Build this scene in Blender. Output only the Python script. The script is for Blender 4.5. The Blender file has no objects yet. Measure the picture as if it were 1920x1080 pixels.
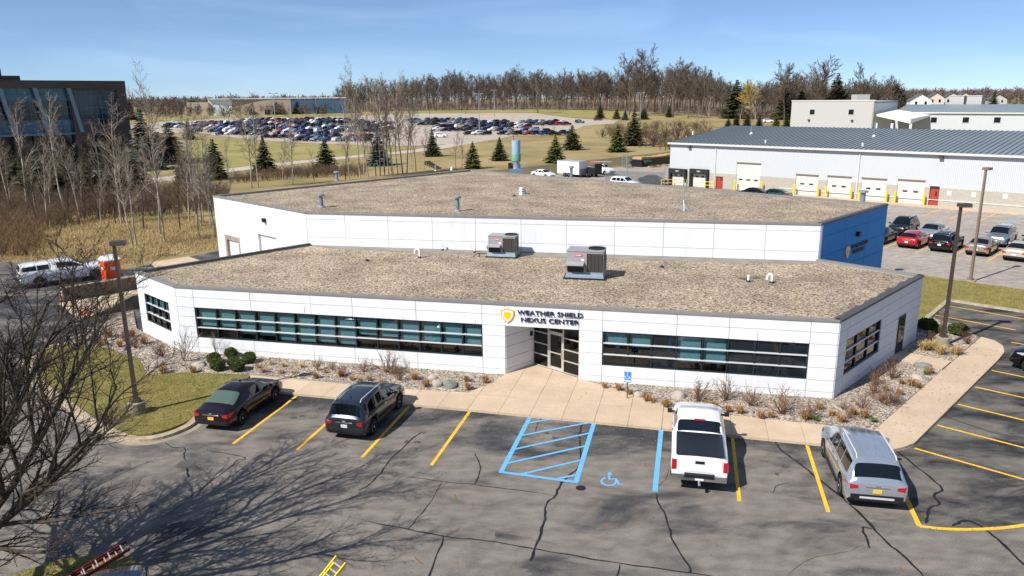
import bpy, bmesh, math, random
import numpy as np
from mathutils import Vector, Matrix
R_ = math.radians
rnd = random.Random(7)
S = bpy.context.scene
COL = S.collection

# ------------------------------------------------------------------ camera, sky, sun, exposure
FPX, PITCH, ROLL, CAMH = 1416.609, R_(14.16147), R_(-0.63445), 13.8
TH, BB = R_(13.37637), R_(30.88703)          # heading of the parking bays, angle from them to the building grid
_cp, _sp, _cr, _sr = math.cos(PITCH), math.sin(PITCH), math.cos(ROLL), math.sin(ROLL)
FW = np.array([0, _cp, -_sp]); _up = np.array([0, _sp, _cp]); _rt = np.array([1., 0, 0])
RT = _cr * _rt + _sr * _up; UP = -_sr * _rt + _cr * _up
cam = bpy.data.cameras.new('camera'); cam.sensor_width = 36; cam.lens = FPX / 1920 * 36
cam.clip_start = 0.5; cam.clip_end = 6000
co = bpy.data.objects.new('camera', cam); COL.objects.link(co)
m = Matrix.Identity(4)
for i in range(3):
    m[i][0], m[i][1], m[i][2] = RT[i], UP[i], -FW[i]
m[0][3], m[1][3], m[2][3] = 0, 0, CAMH
co.matrix_world = m
S.camera = co
SUN_H, SUN_E = R_(233), R_(45)
W = bpy.data.worlds.new('World'); S.world = W; W.use_nodes = True
nt = W.node_tree; bg = nt.nodes['Background']; sky = nt.nodes.new('ShaderNodeTexSky')
sky.sky_type = 'NISHITA'; sky.sun_disc = False; sky.sun_elevation = SUN_E; sky.sun_rotation = SUN_H
sky.altitude = 250; sky.air_density = 0.6; sky.dust_density = 0.0; sky.ozone_density = 8.0
# thin cirrus: a faint white veil over the clear sky, the same all round
tc = nt.nodes.new('ShaderNodeTexCoord'); mp = nt.nodes.new('ShaderNodeMapping'); mp.inputs['Scale'].default_value = (1.2, 1.2, 7)
nz = nt.nodes.new('ShaderNodeTexNoise'); nz.inputs['Scale'].default_value = 2.2; nz.inputs['Detail'].default_value = 7; nz.inputs['Distortion'].default_value = .8
mr = nt.nodes.new('ShaderNodeMapRange'); mr.inputs['From Min'].default_value = .48; mr.inputs['From Max'].default_value = .8
mr.inputs['To Min'].default_value = .12; mr.inputs['To Max'].default_value = .34
mx = nt.nodes.new('ShaderNodeMix'); mx.data_type = 'RGBA'; mx.inputs['B'].default_value = (7.6, 9.8, 12.6, 1)
nt.links.new(tc.outputs['Generated'], mp.inputs['Vector']); nt.links.new(mp.outputs[0], nz.inputs['Vector'])
nt.links.new(nz.outputs['Fac'], mr.inputs['Value']); nt.links.new(mr.outputs[0], mx.inputs['Factor'])
nt.links.new(sky.outputs[0], mx.inputs['A']); nt.links.new(mx.outputs['Result'], bg.inputs['Color'])
bg.inputs['Strength'].default_value = 0.082
sl = bpy.data.lights.new('sun', 'SUN'); sl.energy = 5.0; sl.angle = R_(.42); sl.color = (1, .955, .885)
so = bpy.data.objects.new('sun', sl); COL.objects.link(so)
SDIR = Vector((math.cos(SUN_E) * math.sin(SUN_H), math.cos(SUN_E) * math.cos(SUN_H), math.sin(SUN_E)))
so.rotation_euler = SDIR.to_track_quat('Z', 'Y').to_euler(); so.location = (-60, -60, 90)
S.view_settings.view_transform = 'Standard'; S.view_settings.look = 'None'
S.view_settings.exposure = 0.41; S.view_settings.gamma = 1.0; S.view_settings.use_curve_mapping = False
S.cycles.max_bounces = 6; S.cycles.transparent_max_bounces = 12; S.cycles.use_denoising = True

# ------------------------------------------------------------------ frames: survey grid of the site
FD = np.array([math.cos(TH), -math.sin(TH)]); SD = np.array([math.sin(TH), math.cos(TH)])
HU = TH + BB; HW = HU - math.pi / 2
UD = np.array([math.sin(HU), math.cos(HU)]); WD = np.array([math.sin(HW), math.cos(HW)])
def F(a, d): return a * FD + d * SD                      # along the bays, depth
def U(u, w): return u * UD + w * WD                      # the building grid
SLOPE0, SLOPE1, SLP = 280., 600., .0168
def hgt(x, y): return max(0., min(y, SLOPE1) - SLOPE0) * SLP
def ray(px, py): return (px - 960) / FPX * RT - (py - 540) / FPX * UP + FW
def g(px, py, z=0.):                                     # survey of a ground point from the photograph
    d = ray(px, py); t = (z - CAMH) / d[2]
    return d[:2] * t
def gt(px, py, dz=0.):                                   # the same on the rising ground at the back
    d = ray(px, py)
    t = (dz - CAMH) / d[2] if d[2] < 0 else 1e9
    if d[1] * t > SLOPE0:
        den = d[2] - SLP * d[1]
        t = (SLP * -SLOPE0 + dz - CAMH) / den if den < 0 else 1e9
        if d[1] * t > SLOPE1:
            t = (SLP * (SLOPE1 - SLOPE0) + dz - CAMH) / d[2] if d[2] < 0 else 2500 / d[1]
            t = min(t, 2500 / d[1])
    x, y = d[:2] * t
    return np.array([x, y, hgt(x, y) + dz])
def at(px, dist):                                        # plan point in the direction of a column, so far ahead
    d = ray(px, 190); t = dist / d[1]
    return np.array([d[0] * t, dist])
def zat(px, py, p):                                      # height seen at a row above plan point p
    d = ray(px, py); t = p[1] / d[1]
    return CAMH + d[2] * t

# ------------------------------------------------------------------ mesh helpers
class MB:
    def __init__(s): s.v = []; s.f = []; s.m = []
    def add(s, vs, fs, mi=0):
        o = len(s.v); s.v.extend([tuple(map(float, p)) for p in vs]); s.f.extend([tuple(i + o for i in f) for f in fs]); s.m.extend([mi] * len(fs)); return s
    def box(s, x0, x1, y0, y1, z0, z1, mi=0, M=None):
        vs = [(x, y, z) for z in (z0, z1) for y in (y0, y1) for x in (x0, x1)]
        if M is not None: vs = [tuple(M @ Vector(p)) for p in vs]
        return s.add(vs, [(0, 2, 3, 1), (4, 5, 7, 6), (0, 1, 5, 4), (2, 6, 7, 3), (0, 4, 6, 2), (1, 3, 7, 5)], mi)
    def obox(s, p0, p1, t0, t1, z0, z1, mi=0):             # box along plan segment p0-p1, from t0 to t1 to the left of it
        p0 = np.array(p0[:2]); p1 = np.array(p1[:2]); d = (p1 - p0) / np.linalg.norm(p1 - p0); n = np.array([-d[1], d[0]])
        q = [p0 + n * t0, p1 + n * t0, p1 + n * t1, p0 + n * t1]
        return s.prism(q, z0, z1, mi)
    def prism(s, poly, z0, z1, mi=0, bottom=True):
        n = len(poly)
        a = sum(poly[i][0] * poly[(i + 1) % n][1] - poly[(i + 1) % n][0] * poly[i][1] for i in range(n))
        if a < 0: poly = poly[::-1]
        vs = [(p[0], p[1], z0) for p in poly] + [(p[0], p[1], z1) for p in poly]
        fs = [tuple(range(n, 2 * n))] + ([tuple(range(n))[::-1]] if bottom else []) + [(i, (i + 1) % n, n + (i + 1) % n, n + i) for i in range(n)]
        return s.add(vs, fs, mi)
    def flat(s, poly, z, mi=0):
        n = len(poly)
        a = sum(poly[i][0] * poly[(i + 1) % n][1] - poly[(i + 1) % n][0] * poly[i][1] for i in range(n))
        if a < 0: poly = poly[::-1]
        return s.add([(p[0], p[1], z) for p in poly], [tuple(range(n))], mi)
    def tube(s, pts, rad, sides=6, mi=0, cap=True):
        pts = [np.array(p, float) for p in pts]; n = len(pts)
        if not hasattr(rad, '__len__'): rad = [rad] * n
        vs = []
        for i in range(n):
            t = pts[min(i + 1, n - 1)] - pts[max(i - 1, 0)]; t = t / (np.linalg.norm(t) + 1e-9)
            a = np.cross(t, [0, 0, 1.]) if abs(t[2]) < .95 else np.cross(t, [1., 0, 0]); a /= np.linalg.norm(a); b = np.cross(a, t)
            for k in range(sides):
                q = 2 * math.pi * k / sides; vs.append(pts[i] + rad[i] * (math.cos(q) * a + math.sin(q) * b))
        fs = [(i * sides + k, (i + 1) * sides + k, (i + 1) * sides + (k + 1) % sides, i * sides + (k + 1) % sides) for i in range(n - 1) for k in range(sides)]
        if cap: fs += [tuple(range(sides)), tuple(range((n - 1) * sides, n * sides))[::-1]]
        return s.add(vs, fs, mi)
    def lathe(s, prof, cx=0, cy=0, seg=14, mi=0, axis='z'):   # prof: (radius, height)
        n = len(prof); vs = []
        for r, h in prof:
            for k in range(seg):
                q = 2 * math.pi * k / seg
                if axis == 'z': vs.append((cx + r * math.cos(q), cy + r * math.sin(q), h))
                else: vs.append((cx + r * math.cos(q), h, cy + r * math.sin(q)))
        fs = []
        for i in range(n - 1):
            for k in range(seg):
                q = (i * seg + k, i * seg + (k + 1) % seg, (i + 1) * seg + (k + 1) % seg, (i + 1) * seg + k)
                fs.append(q if axis == 'z' else q[::-1])
        if prof[0][0] > 1e-4: fs.append(tuple(range(seg))[::-1] if axis == 'z' else tuple(range(seg)))
        if prof[-1][0] > 1e-4: fs.append(tuple(range((n - 1) * seg, n * seg)) if axis == 'z' else tuple(range((n - 1) * seg, n * seg))[::-1])
        return s.add(vs, fs, mi)
    def ribbon(s, pts, width, z, mi=0):
        pts = [np.array(p[:2], float) for p in pts]; n = len(pts); wd = width if hasattr(width, '__len__') else [width] * n; vs = []
        for i in range(n):
            t = pts[min(i + 1, n - 1)] - pts[max(i - 1, 0)]; t /= np.linalg.norm(t) + 1e-9; nn = np.array([-t[1], t[0]])
            zz = z if not callable(z) else z(*pts[i])
            for sg in (1, -1): vs.append((*(pts[i] + sg * nn * wd[i] / 2), zz))
        return s.add(vs, [(2 * i + 1, 2 * i + 3, 2 * i + 2, 2 * i) for i in range(n - 1)], mi)
    def kerb(s, pts, width, z0, z1, mi=0):
        pts = [np.array(p[:2], float) for p in pts]; n = len(pts); vs = []
        for i in range(n):
            t = pts[min(i + 1, n - 1)] - pts[max(i - 1, 0)]; t /= np.linalg.norm(t) + 1e-9; nn = np.array([-t[1], t[0]])
            for sg, z in ((1, z0), (.92, z1), (-.92, z1), (-1, z0)): vs.append((*(pts[i] + sg * nn * width / 2), z))
        fs = [(4 * i + k, 4 * i + k + 1, 4 * i + k + 5, 4 * i + k + 4)[::-1] for i in range(n - 1) for k in range(3)]
        fs += [(0, 1, 2, 3)[::-1], tuple(4 * (n - 1) + k for k in range(4))]
        return s.add(vs, fs, mi)
    def mesh(s, name, mats, smooth=0):
        me = bpy.data.meshes.new(name); me.from_pydata(s.v, [], s.f)
        for mt in (mats if isinstance(mats, (list, tuple)) else [mats]): me.materials.append(mt)
        if any(s.m): me.polygons.foreach_set('material_index', s.m)
        if smooth:
            me.polygons.foreach_set('use_smooth', [True] * len(me.polygons)); me.set_sharp_from_angle(angle=R_(smooth))
        me.update(); return me
def cr(pts, n=6, closed=False):                           # smooth curve through points
    P = [np.array(p, float) for p in pts]; out = []; L = len(P)
    for i in range(L if closed else L - 1):
        p1, p2 = P[i], P[(i + 1) % L]; p0 = P[i - 1] if (i or closed) else p1; p3 = P[(i + 2) % L] if (closed or i + 2 < L) else p2
        for k in range(n):
            t = k / n; out.append(.5 * ((2 * p1) + (p2 - p0) * t + (2 * p0 - 5 * p1 + 4 * p2 - p3) * t * t + (3 * p1 - p0 - 3 * p2 + p3) * t ** 3))
    if not closed: out.append(P[-1])
    return out
def clip(poly, cell):                                      # polygon inside a convex cell (counter-clockwise)
    out = [np.array(p, float) for p in poly]
    for i in range(len(cell)):
        a = np.array(cell[i]); b = np.array(cell[(i + 1) % len(cell)]); e = b - a; src = out; out = []
        side = lambda p: e[0] * (p[1] - a[1]) - e[1] * (p[0] - a[0])
        for k in range(len(src)):
            p, q = src[k - 1], src[k]; sp, sq = side(p), side(q)
            if sp * sq < 0: out.append(p + (q - p) * sp / (sp - sq))
            if sq >= 0: out.append(q)
        if not out: return []
    return out
def inside(p, poly):
    c = False; n = len(poly)
    for i in range(n):
        a, b = poly[i], poly[i - 1]
        if (a[1] > p[1]) != (b[1] > p[1]) and p[0] < (b[0] - a[0]) * (p[1] - a[1]) / (b[1] - a[1]) + a[0]: c = not c
    return c
def area(poly): return abs(sum(poly[i][0] * poly[(i + 1) % len(poly)][1] - poly[(i + 1) % len(poly)][0] * poly[i][1] for i in range(len(poly)))) / 2

def link(name, me, parent=None, loc=None, rz=None, scale=None):
    o = bpy.data.objects.new(name, me); COL.objects.link(o)
    if parent is not None: o.parent = parent
    if loc is not None: o.location = (loc[0], loc[1], loc[2] if len(loc) > 2 else 0)
    if rz is not None: o.rotation_euler = (0, 0, rz)
    if scale is not None: o.scale = scale if hasattr(scale, '__len__') else (scale,) * 3
    return o
def tag(o, label=None, cat=None, group=None, kind=None):
    if label: o['label'] = label
    if cat: o['category'] = cat
    if group: o['group'] = group
    if kind: o['kind'] = kind
    return o
def obj(name, mb, mats, parent=None, smooth=0): return link(name, mb.mesh(name, mats, smooth), parent)
def empty(name, loc=(0, 0, 0), rz=0, label=None, cat=None, group=None):
    o = link(name, None, None, loc, rz); o.empty_display_size = .2
    return tag(o, label, cat, group)
def struct(name, mb, mats, smooth=0): return tag(obj(name, mb, mats, None, smooth), kind='structure')
def copy_tree(o, parent=None):
    c = o.copy(); COL.objects.link(c); c.parent = parent
    for ch in o.children: copy_tree(ch, c)
    return c
def heading(h): return math.pi / 2 - h                     # rotation that turns local +x to a compass heading

# ------------------------------------------------------------------ materials
def nodes(name):
    mt = bpy.data.materials.new(name); mt.use_nodes = True; n = mt.node_tree
    return mt, n, n.nodes['Principled BSDF']
def M(name, c, c2=None, scale=3., rough=.7, bump=0., bscale=None, metal=0., spec=.4, coat=0., detail=5., lo=.35, hi=.65, c3=None, s3=40., stretch=None, rand=0., emit=None):
    mt, n, b = nodes(name); N = n.nodes.new; L = n.links.new
    b.inputs['Base Color'].default_value = (*c, 1); b.inputs['Roughness'].default_value = rough; b.inputs['Metallic'].default_value = metal
    b.inputs['Specular IOR Level'].default_value = spec; b.inputs['Coat Weight'].default_value = coat; b.inputs['Coat Roughness'].default_value = .06
    col = None; geo = N('ShaderNodeNewGeometry'); vec = geo.outputs['Position']
    if stretch:
        mp = N('ShaderNodeMapping'); mp.inputs['Scale'].default_value = stretch[:3]
        if len(stretch) > 3: mp.inputs['Rotation'].default_value = (0, 0, stretch[3])
        L(vec, mp.inputs['Vector']); vec = mp.outputs[0]
    if c2:
        t = N('ShaderNodeTexNoise'); t.inputs['Scale'].default_value = scale; t.inputs['Detail'].default_value = detail; t.inputs['Roughness'].default_value = .62; L(vec, t.inputs['Vector'])
        r = N('ShaderNodeMapRange'); r.inputs['From Min'].default_value = lo; r.inputs['From Max'].default_value = hi; L(t.outputs['Fac'], r.inputs['Value'])
        x = N('ShaderNodeMix'); x.data_type = 'RGBA'; x.inputs['A'].default_value = (*c, 1); x.inputs['B'].default_value = (*c2, 1); L(r.outputs[0], x.inputs['Factor']); col = x.outputs['Result']
    if c3:
        t = N('ShaderNodeTexNoise'); t.inputs['Scale'].default_value = s3; t.inputs['Detail'].default_value = 3; L(geo.outputs['Position'], t.inputs['Vector'])
        r = N('ShaderNodeMapRange'); r.inputs['From Min'].default_value = .52; r.inputs['From Max'].default_value = .7; L(t.outputs['Fac'], r.inputs['Value'])
        x = N('ShaderNodeMix'); x.data_type = 'RGBA'; x.inputs['B'].default_value = (*c3, 1); L(r.outputs[0], x.inputs['Factor'])
        if col: L(col, x.inputs['A'])
        else: x.inputs['A'].default_value = (*c, 1)
        col = x.outputs['Result']
    if rand:
        oi = N('ShaderNodeObjectInfo'); gi = geo.outputs['Random Per Island']
        ad = N('ShaderNodeMath'); ad.operation = 'ADD'; L(oi.outputs['Random'], ad.inputs[0]); L(gi, ad.inputs[1])
        fr = N('ShaderNodeMath'); fr.operation = 'FRACT'; L(ad.outputs[0], fr.inputs[0])
        r = N('ShaderNodeMapRange'); r.inputs['To Min'].default_value = 1 - rand; r.inputs['To Max'].default_value = 1 + rand; L(fr.outputs[0], r.inputs['Value'])
        x = N('ShaderNodeMix'); x.data_type = 'RGBA'; x.blend_type = 'MULTIPLY'; x.inputs['Factor'].default_value = 1; L(r.outputs[0], x.inputs['B'])
        if col: L(col, x.inputs['A'])
        else: x.inputs['A'].default_value = (*c, 1)
        col = x.outputs['Result']
    if col: L(col, b.inputs['Base Color'])
    if bump:
        t = N('ShaderNodeTexNoise'); t.inputs['Scale'].default_value = bscale or 30; t.inputs['Detail'].default_value = 4; L(geo.outputs['Position'], t.inputs['Vector'])
        bp = N('ShaderNodeBump'); bp.inputs['Strength'].default_value = bump; bp.inputs['Distance'].default_value = .02; L(t.outputs['Fac'], bp.inputs['Height']); L(bp.outputs[0], b.inputs['Normal'])
    if emit: b.inputs['Emission Color'].default_value = (*emit, 1); b.inputs['Emission Strength'].default_value = 1
    return mt
def gravel(name, cols, scale, rough=.9, bump=.6, var=None, big=.25):   # loose stone: one colour to each stone
    mt, n, b = nodes(name); N = n.nodes.new; L = n.links.new; geo = N('ShaderNodeNewGeometry')
    v = N('ShaderNodeTexVoronoi'); v.inputs['Scale'].default_value = scale; L(geo.outputs['Position'], v.inputs['Vector'])
    rp = N('ShaderNodeValToRGB'); rp.color_ramp.interpolation = 'CONSTANT'
    el = rp.color_ramp.elements
    while len(el) < len(cols): el.new(.5)
    for i, c in enumerate(cols): el[i].position = i / len(cols); el[i].color = (*c, 1)
    sp = N('ShaderNodeSeparateColor'); L(v.outputs['Color'], sp.inputs[0]); L(sp.outputs[0], rp.inputs['Fac'])
    t = N('ShaderNodeTexNoise'); t.inputs['Scale'].default_value = .35; t.inputs['Detail'].default_value = 6; L(geo.outputs['Position'], t.inputs['Vector'])
    r = N('ShaderNodeMapRange'); r.inputs['From Min'].default_value = .3; r.inputs['From Max'].default_value = .7; r.inputs['To Min'].default_value = 1 - big; r.inputs['To Max'].default_value = 1 + big * .6; L(t.outputs['Fac'], r.inputs['Value'])
    x = N('ShaderNodeMix'); x.data_type = 'RGBA'; x.blend_type = 'MULTIPLY'; x.inputs['Factor'].default_value = 1; L(rp.outputs[0], x.inputs['A']); L(r.outputs[0], x.inputs['B']); L(x.outputs['Result'], b.inputs['Base Color'])
    bp = N('ShaderNodeBump'); bp.inputs['Strength'].default_value = bump; bp.inputs['Distance'].default_value = .03; bp.invert = True; L(v.outputs['Distance'], bp.inputs['Height']); L(bp.outputs[0], b.inputs['Normal'])
    b.inputs['Roughness'].default_value = rough; b.inputs['Specular IOR Level'].default_value = .2
    return mt
def asphalt(name, worn, dark, crackdark=.5, blot=.22, lo=.42, hi=.62, rot=0, edge=False):
    mt, n, b = nodes(name); N = n.nodes.new; L = n.links.new; geo = N('ShaderNodeNewGeometry')
    mp = N('ShaderNodeMapping'); mp.inputs['Rotation'].default_value = (0, 0, rot); mp.inputs['Scale'].default_value = (1, 1.9, 1); L(geo.outputs['Position'], mp.inputs['Vector'])
    t = N('ShaderNodeTexNoise'); t.inputs['Scale'].default_value = blot; t.inputs['Detail'].default_value = 9; t.inputs['Roughness'].default_value = .62; t.inputs['Distortion'].default_value = .6; L(mp.outputs[0], t.inputs['Vector'])
    r = N('ShaderNodeMapRange'); r.inputs['From Min'].default_value = lo; r.inputs['From Max'].default_value = hi; r.interpolation_type = 'SMOOTHSTEP'; src = t.outputs['Fac']
    if edge:                                              # the old sealcoat survives best by the kerb, where no wheel runs
        dt = N('ShaderNodeVectorMath'); dt.operation = 'DOT_PRODUCT'; dt.inputs[1].default_value = (math.sin(TH), math.cos(TH), 0); L(geo.outputs['Position'], dt.inputs[0])
        er = N('ShaderNodeMapRange'); er.inputs['From Min'].default_value = 26.5; er.inputs['From Max'].default_value = 30.6; er.inputs['To Max'].default_value = .13; L(dt.outputs['Value'], er.inputs['Value'])
        ea = N('ShaderNodeMath'); ea.operation = 'ADD'; L(src, ea.inputs[0]); L(er.outputs[0], ea.inputs[1]); src = ea.outputs[0]
    L(src, r.inputs['Value'])
    x = N('ShaderNodeMix'); x.data_type = 'RGBA'; x.inputs['A'].default_value = (*worn, 1); x.inputs['B'].default_value = (*dark, 1); L(r.outputs[0], x.inputs['Factor'])
    v = N('ShaderNodeTexNoise'); v.inputs['Scale'].default_value = 28; v.inputs['Detail'].default_value = 3; v.inputs['Roughness'].default_value = .8; L(geo.outputs['Position'], v.inputs['Vector'])
    r2 = N('ShaderNodeMapRange'); r2.inputs['From Min'].default_value = .3; r2.inputs['From Max'].default_value = .7; r2.inputs['To Min'].default_value = .5; r2.inputs['To Max'].default_value = 1.5; L(v.outputs['Fac'], r2.inputs['Value'])
    y = N('ShaderNodeMix'); y.data_type = 'RGBA'; y.blend_type = 'MULTIPLY'; y.inputs['Factor'].default_value = 1; L(x.outputs['Result'], y.inputs['A']); L(r2.outputs[0], y.inputs['B'])
    s = N('ShaderNodeTexNoise'); s.inputs['Scale'].default_value = 1.3; s.inputs['Detail'].default_value = 5; L(mp.outputs[0], s.inputs['Vector'])
    r3 = N('ShaderNodeMapRange'); r3.inputs['From Min'].default_value = .35; r3.inputs['From Max'].default_value = .68; r3.inputs['To Min'].default_value = 1.14; r3.inputs['To Max'].default_value = .76; L(s.outputs['Fac'], r3.inputs['Value'])
    z = N('ShaderNodeMix'); z.data_type = 'RGBA'; z.blend_type = 'MULTIPLY'; z.inputs['Factor'].default_value = 1; L(y.outputs['Result'], z.inputs['A']); L(r3.outputs[0], z.inputs['B'])
    L(z.outputs['Result'], b.inputs['Base Color']); b.inputs['Roughness'].default_value = .88; b.inputs['Specular IOR Level'].default_value = .25
    bp = N('ShaderNodeBump'); bp.inputs['Strength'].default_value = .35; bp.inputs['Distance'].default_value = .01; L(v.outputs['Fac'], bp.inputs['Height']); L(bp.outputs[0], b.inputs['Normal'])
    return mt
def glass(name, tint, refl=.10):
    mt, n, b = nodes(name); n.nodes.remove(b); N = n.nodes.new; L = n.links.new
    tr = N('ShaderNodeBsdfTransparent'); tr.inputs[0].default_value = (*tint, 1); gl = N('ShaderNodeBsdfGlossy'); gl.inputs['Roughness'].default_value = .015
    fr = N('ShaderNodeLayerWeight'); fr.inputs['Blend'].default_value = .5; pw = N('ShaderNodeMath'); pw.operation = 'POWER'; pw.inputs[1].default_value = 4.5; L(fr.outputs['Facing'], pw.inputs[0]); ad = N('ShaderNodeMath'); ad.operation = 'ADD'; ad.inputs[1].default_value = refl; ad.use_clamp = True
    mx = N('ShaderNodeMixShader'); L(pw.outputs[0], ad.inputs[0]); L(ad.outputs[0], mx.inputs[0]); L(tr.outputs[0], mx.inputs[1]); L(gl.outputs[0], mx.inputs[2]); L(mx.outputs[0], n.nodes['Material Output'].inputs['Surface'])
    return mt
def paint(name, c, metal=.35, rough=.2): return M(name, c, rough=rough, metal=metal, coat=.8 if max(c) > .03 else .45, spec=.5 if max(c) > .03 else .25)

m_asph = asphalt('asphalt_worn', (.188, .167, .144), (.042, .044, .049), lo=.46, hi=.70, rot=TH, edge=True)
m_asph_r = asphalt('asphalt_sealed', (.15, .136, .118), (.022, .024, .028), blot=.3, lo=.36, hi=.64, rot=.9)
m_asph_b = asphalt('asphalt_grey', (.35, .305, .265), (.27, .24, .21), blot=.2, lo=.4, hi=.7)
m_conc = M('walk_concrete', (.55, .425, .30), (.47, .36, .25), scale=.7, rough=.85, bump=.12, bscale=60, c3=(.46, .35, .245), s3=7, rand=.05)
m_kerb = M('kerb_concrete', (.50, .40, .28), (.30, .235, .165), scale=2.2, rough=.9, bump=.2)
m_conc_g = M('concrete_grey', (.34, .29, .22), (.24, .20, .15), scale=1.5, rough=.9)
m_conc_d = M('concrete_dark', (.19, .155, .11), (.10, .08, .058), scale=1.2, rough=.92)  # concrete in a darker, mottled tone
m_wallw = M('white_wall', (.715, .73, .745), (.62, .635, .645), scale=.8, lo=.45, hi=.85, stretch=(2.2, 2.2, .3), rough=.65, spec=.3, bump=.08, bscale=90, rand=.03)
m_wallj = M('wall_joint', (.27, .27, .27), rough=.9)
m_wall_shade = M('shade_blue_wall', (.018, .26, .66), (.016, .24, .62), scale=.6, rough=.65, spec=.3)  # blue shade on the hall's end wall, put into the panel colour
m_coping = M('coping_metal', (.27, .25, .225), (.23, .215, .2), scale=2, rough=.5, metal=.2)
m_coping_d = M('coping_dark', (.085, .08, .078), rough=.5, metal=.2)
m_roof = gravel('roof_gravel', [(.375, .295, .20), (.20, .15, .10), (.53, .425, .295), (.30, .25, .19), (.105, .08, .06), (.44, .365, .275), (.335, .25, .155), (.25, .215, .19)], 12.5, big=.3, bump=.9)
m_roofm = M('roof_membrane', (.26, .235, .205), (.18, .165, .145), scale=1, rough=.9)
m_bed = gravel('bed_stone', [(.44, .37, .30), (.26, .215, .17), (.56, .49, .41), (.16, .13, .105), (.38, .31, .25), (.48, .42, .36)], 10)
m_frame = M('window_frame_dark', (.012, .022, .028), rough=.35, spec=.5)
m_rail = M('window_rail', (.72, .75, .77), rough=.35, metal=.3)
m_alu = M('aluminium', (.62, .61, .58), rough=.38, metal=.55)
m_glass = glass('tinted_glass', (.56, .69, .715), .05)
m_glassd = glass('dark_glass', (.22, .27, .30), .06)
m_blind = M('blind_fabric', (.78, .80, .78), rough=.9)
m_dark = M('dark_interior', (.02, .022, .025), rough=.9)
m_navy = M('sign_navy', (.012, .012, .045), rough=.4)
m_orange = M('sign_orange', (.85, .34, .03), rough=.4)
m_gold = M('sign_gold', (1., .52, .005), rough=.4)
m_white = M('white_paint', (.8, .8, .79), rough=.45)
m_yel = M('yellow_line_paint', (.90, .50, .02), (.78, .42, .02), scale=6, rough=.75, c3=(.36, .25, .10), s3=16)
m_blue = M('blue_line_paint', (.13, .42, .74), (.11, .36, .64), scale=5, rough=.75, c3=(.14, .28, .42), s3=16)
m_tar = M('crack_tar', (.012, .012, .013), rough=.55)
m_grass = M('lawn', (.165, .145, .033), (.25, .205, .066), scale=1.1, rough=.95, bump=.8, bscale=30, c3=(.13, .13, .025), s3=5)
m_blade = M('grass_blade', (.18, .16, .034), (.31, .25, .085), scale=.7, rough=.85, rand=.35)
m_dry = M('dry_blade', (.50, .375, .18), (.34, .245, .10), scale=.25, rough=.9, rand=.3)
m_field = M('field', (.33, .245, .11), (.19, .155, .055), scale=.05, rough=.95, bump=.6, bscale=5, c3=(.27, .20, .09), s3=.6, lo=.4, hi=.62)
m_steel = M('galvanised', (.42, .45, .47), (.32, .36, .38), scale=5, rough=.45, metal=.5)
m_bluegal = M('blue_grey_metal', (.22, .30, .36), (.17, .24, .29), scale=4, rough=.45, metal=.3)
m_pvc = M('white_pipe', (.82, .82, .80), rough=.4)
m_hvac = M('hvac_grey', (.33, .32, .33), (.29, .28, .29), scale=2, rough=.5)
m_coil = M('hvac_coil', (.035, .033, .028), (.06, .055, .045), scale=30, rough=.6, stretch=(1, 1, 20))
m_red = M('red_badge', (.62, .035, .02), rough=.4)
m_bronze = M('bronze_pole', (.075, .055, .045), rough=.5, metal=.2)
m_bronze2 = M('brown_pole', (.24, .165, .125), rough=.5, metal=.2)
m_black = M('black_plastic', (.012, .012, .014), rough=.5)
m_tyre = M('tyre_rubber', (.012, .012, .012), rough=.8, spec=.2)
m_rim = M('alloy_rim', (.58, .59, .61), rough=.35, metal=.15)
m_chrome = M('chrome', (.8, .8, .8), rough=.12, metal=1)
m_tail = M('tail_light', (.42, .008, .012), rough=.12, coat=.6)
m_head = M('head_light', (.65, .66, .68), rough=.1, metal=.4, coat=.8)
m_cglass = M('car_glass', (.004, .006, .008), rough=.03, spec=.6)
m_cglass2 = M('car_glass_pale', (.075, .11, .092), rough=.04, spec=.6)
m_plate = M('licence_plate', (.72, .74, .78), rough=.5)
m_platey = M('licence_plate_yellow', (.75, .45, .06), rough=.5)
m_stone = M('boulder', (.42, .37, .32), (.30, .265, .23), scale=2.5, rough=.9, bump=.4, bscale=9)
m_stoneg = M('boulder_green', (.20, .22, .19), (.14, .15, .13), scale=2.5, rough=.9, bump=.4, bscale=9)
m_chip = M('bed_stone_chip', (.245, .205, .165), rough=.9, rand=.75)
m_yellow = M('safety_yellow', (.85, .55, .01), rough=.5)
m_orangep = M('orange_plastic', (.88, .10, .008), rough=.4)
m_bark = M('dark_bark', (.035, .027, .020), (.075, .06, .042), scale=6, rough=.95)
m_twig = M('dark_twig', (.024, .018, .013), (.045, .034, .022), scale=2, rough=.95)
m_barkb = M('pale_bark', (.47, .41, .34), (.19, .155, .115), scale=1.6, rough=.9, stretch=(1, 1, .5))
m_twigb = M('pale_twig', (.19, .15, .112), (.27, .215, .16), scale=.6, rough=.95)
m_barkf = M('wood_bark', (.095, .074, .055), (.135, .108, .082), scale=.05, rough=.95, rand=.25)
m_twigf = M('wood_twig', (.092, .068, .046), (.130, .10, .072), scale=.03, rough=.95, rand=.25)
m_twigr = M('reddish_twig', (.135, .08, .066), (.165, .105, .085), scale=.05, rough=.95, rand=.2)
m_willow = M('willow_twig', (.50, .35, .07), (.42, .29, .06), scale=.3, rough=.95, rand=.2)
m_brush = M('brush_twig', (.155, .105, .062), (.09, .062, .04), scale=.15, rough=.95, rand=.3)
m_needle = M('conifer_needles', (.026, .034, .007), (.055, .062, .013), scale=1.2, rough=.9, rand=.45)
m_needle2 = M('conifer_needles_bright', (.065, .085, .010), (.11, .125, .018), scale=1.2, rough=.9, rand=.4)
m_box = M('boxwood_leaf', (.040, .066, .008), (.085, .115, .018), scale=6, rough=.7, rand=.5)
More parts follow.
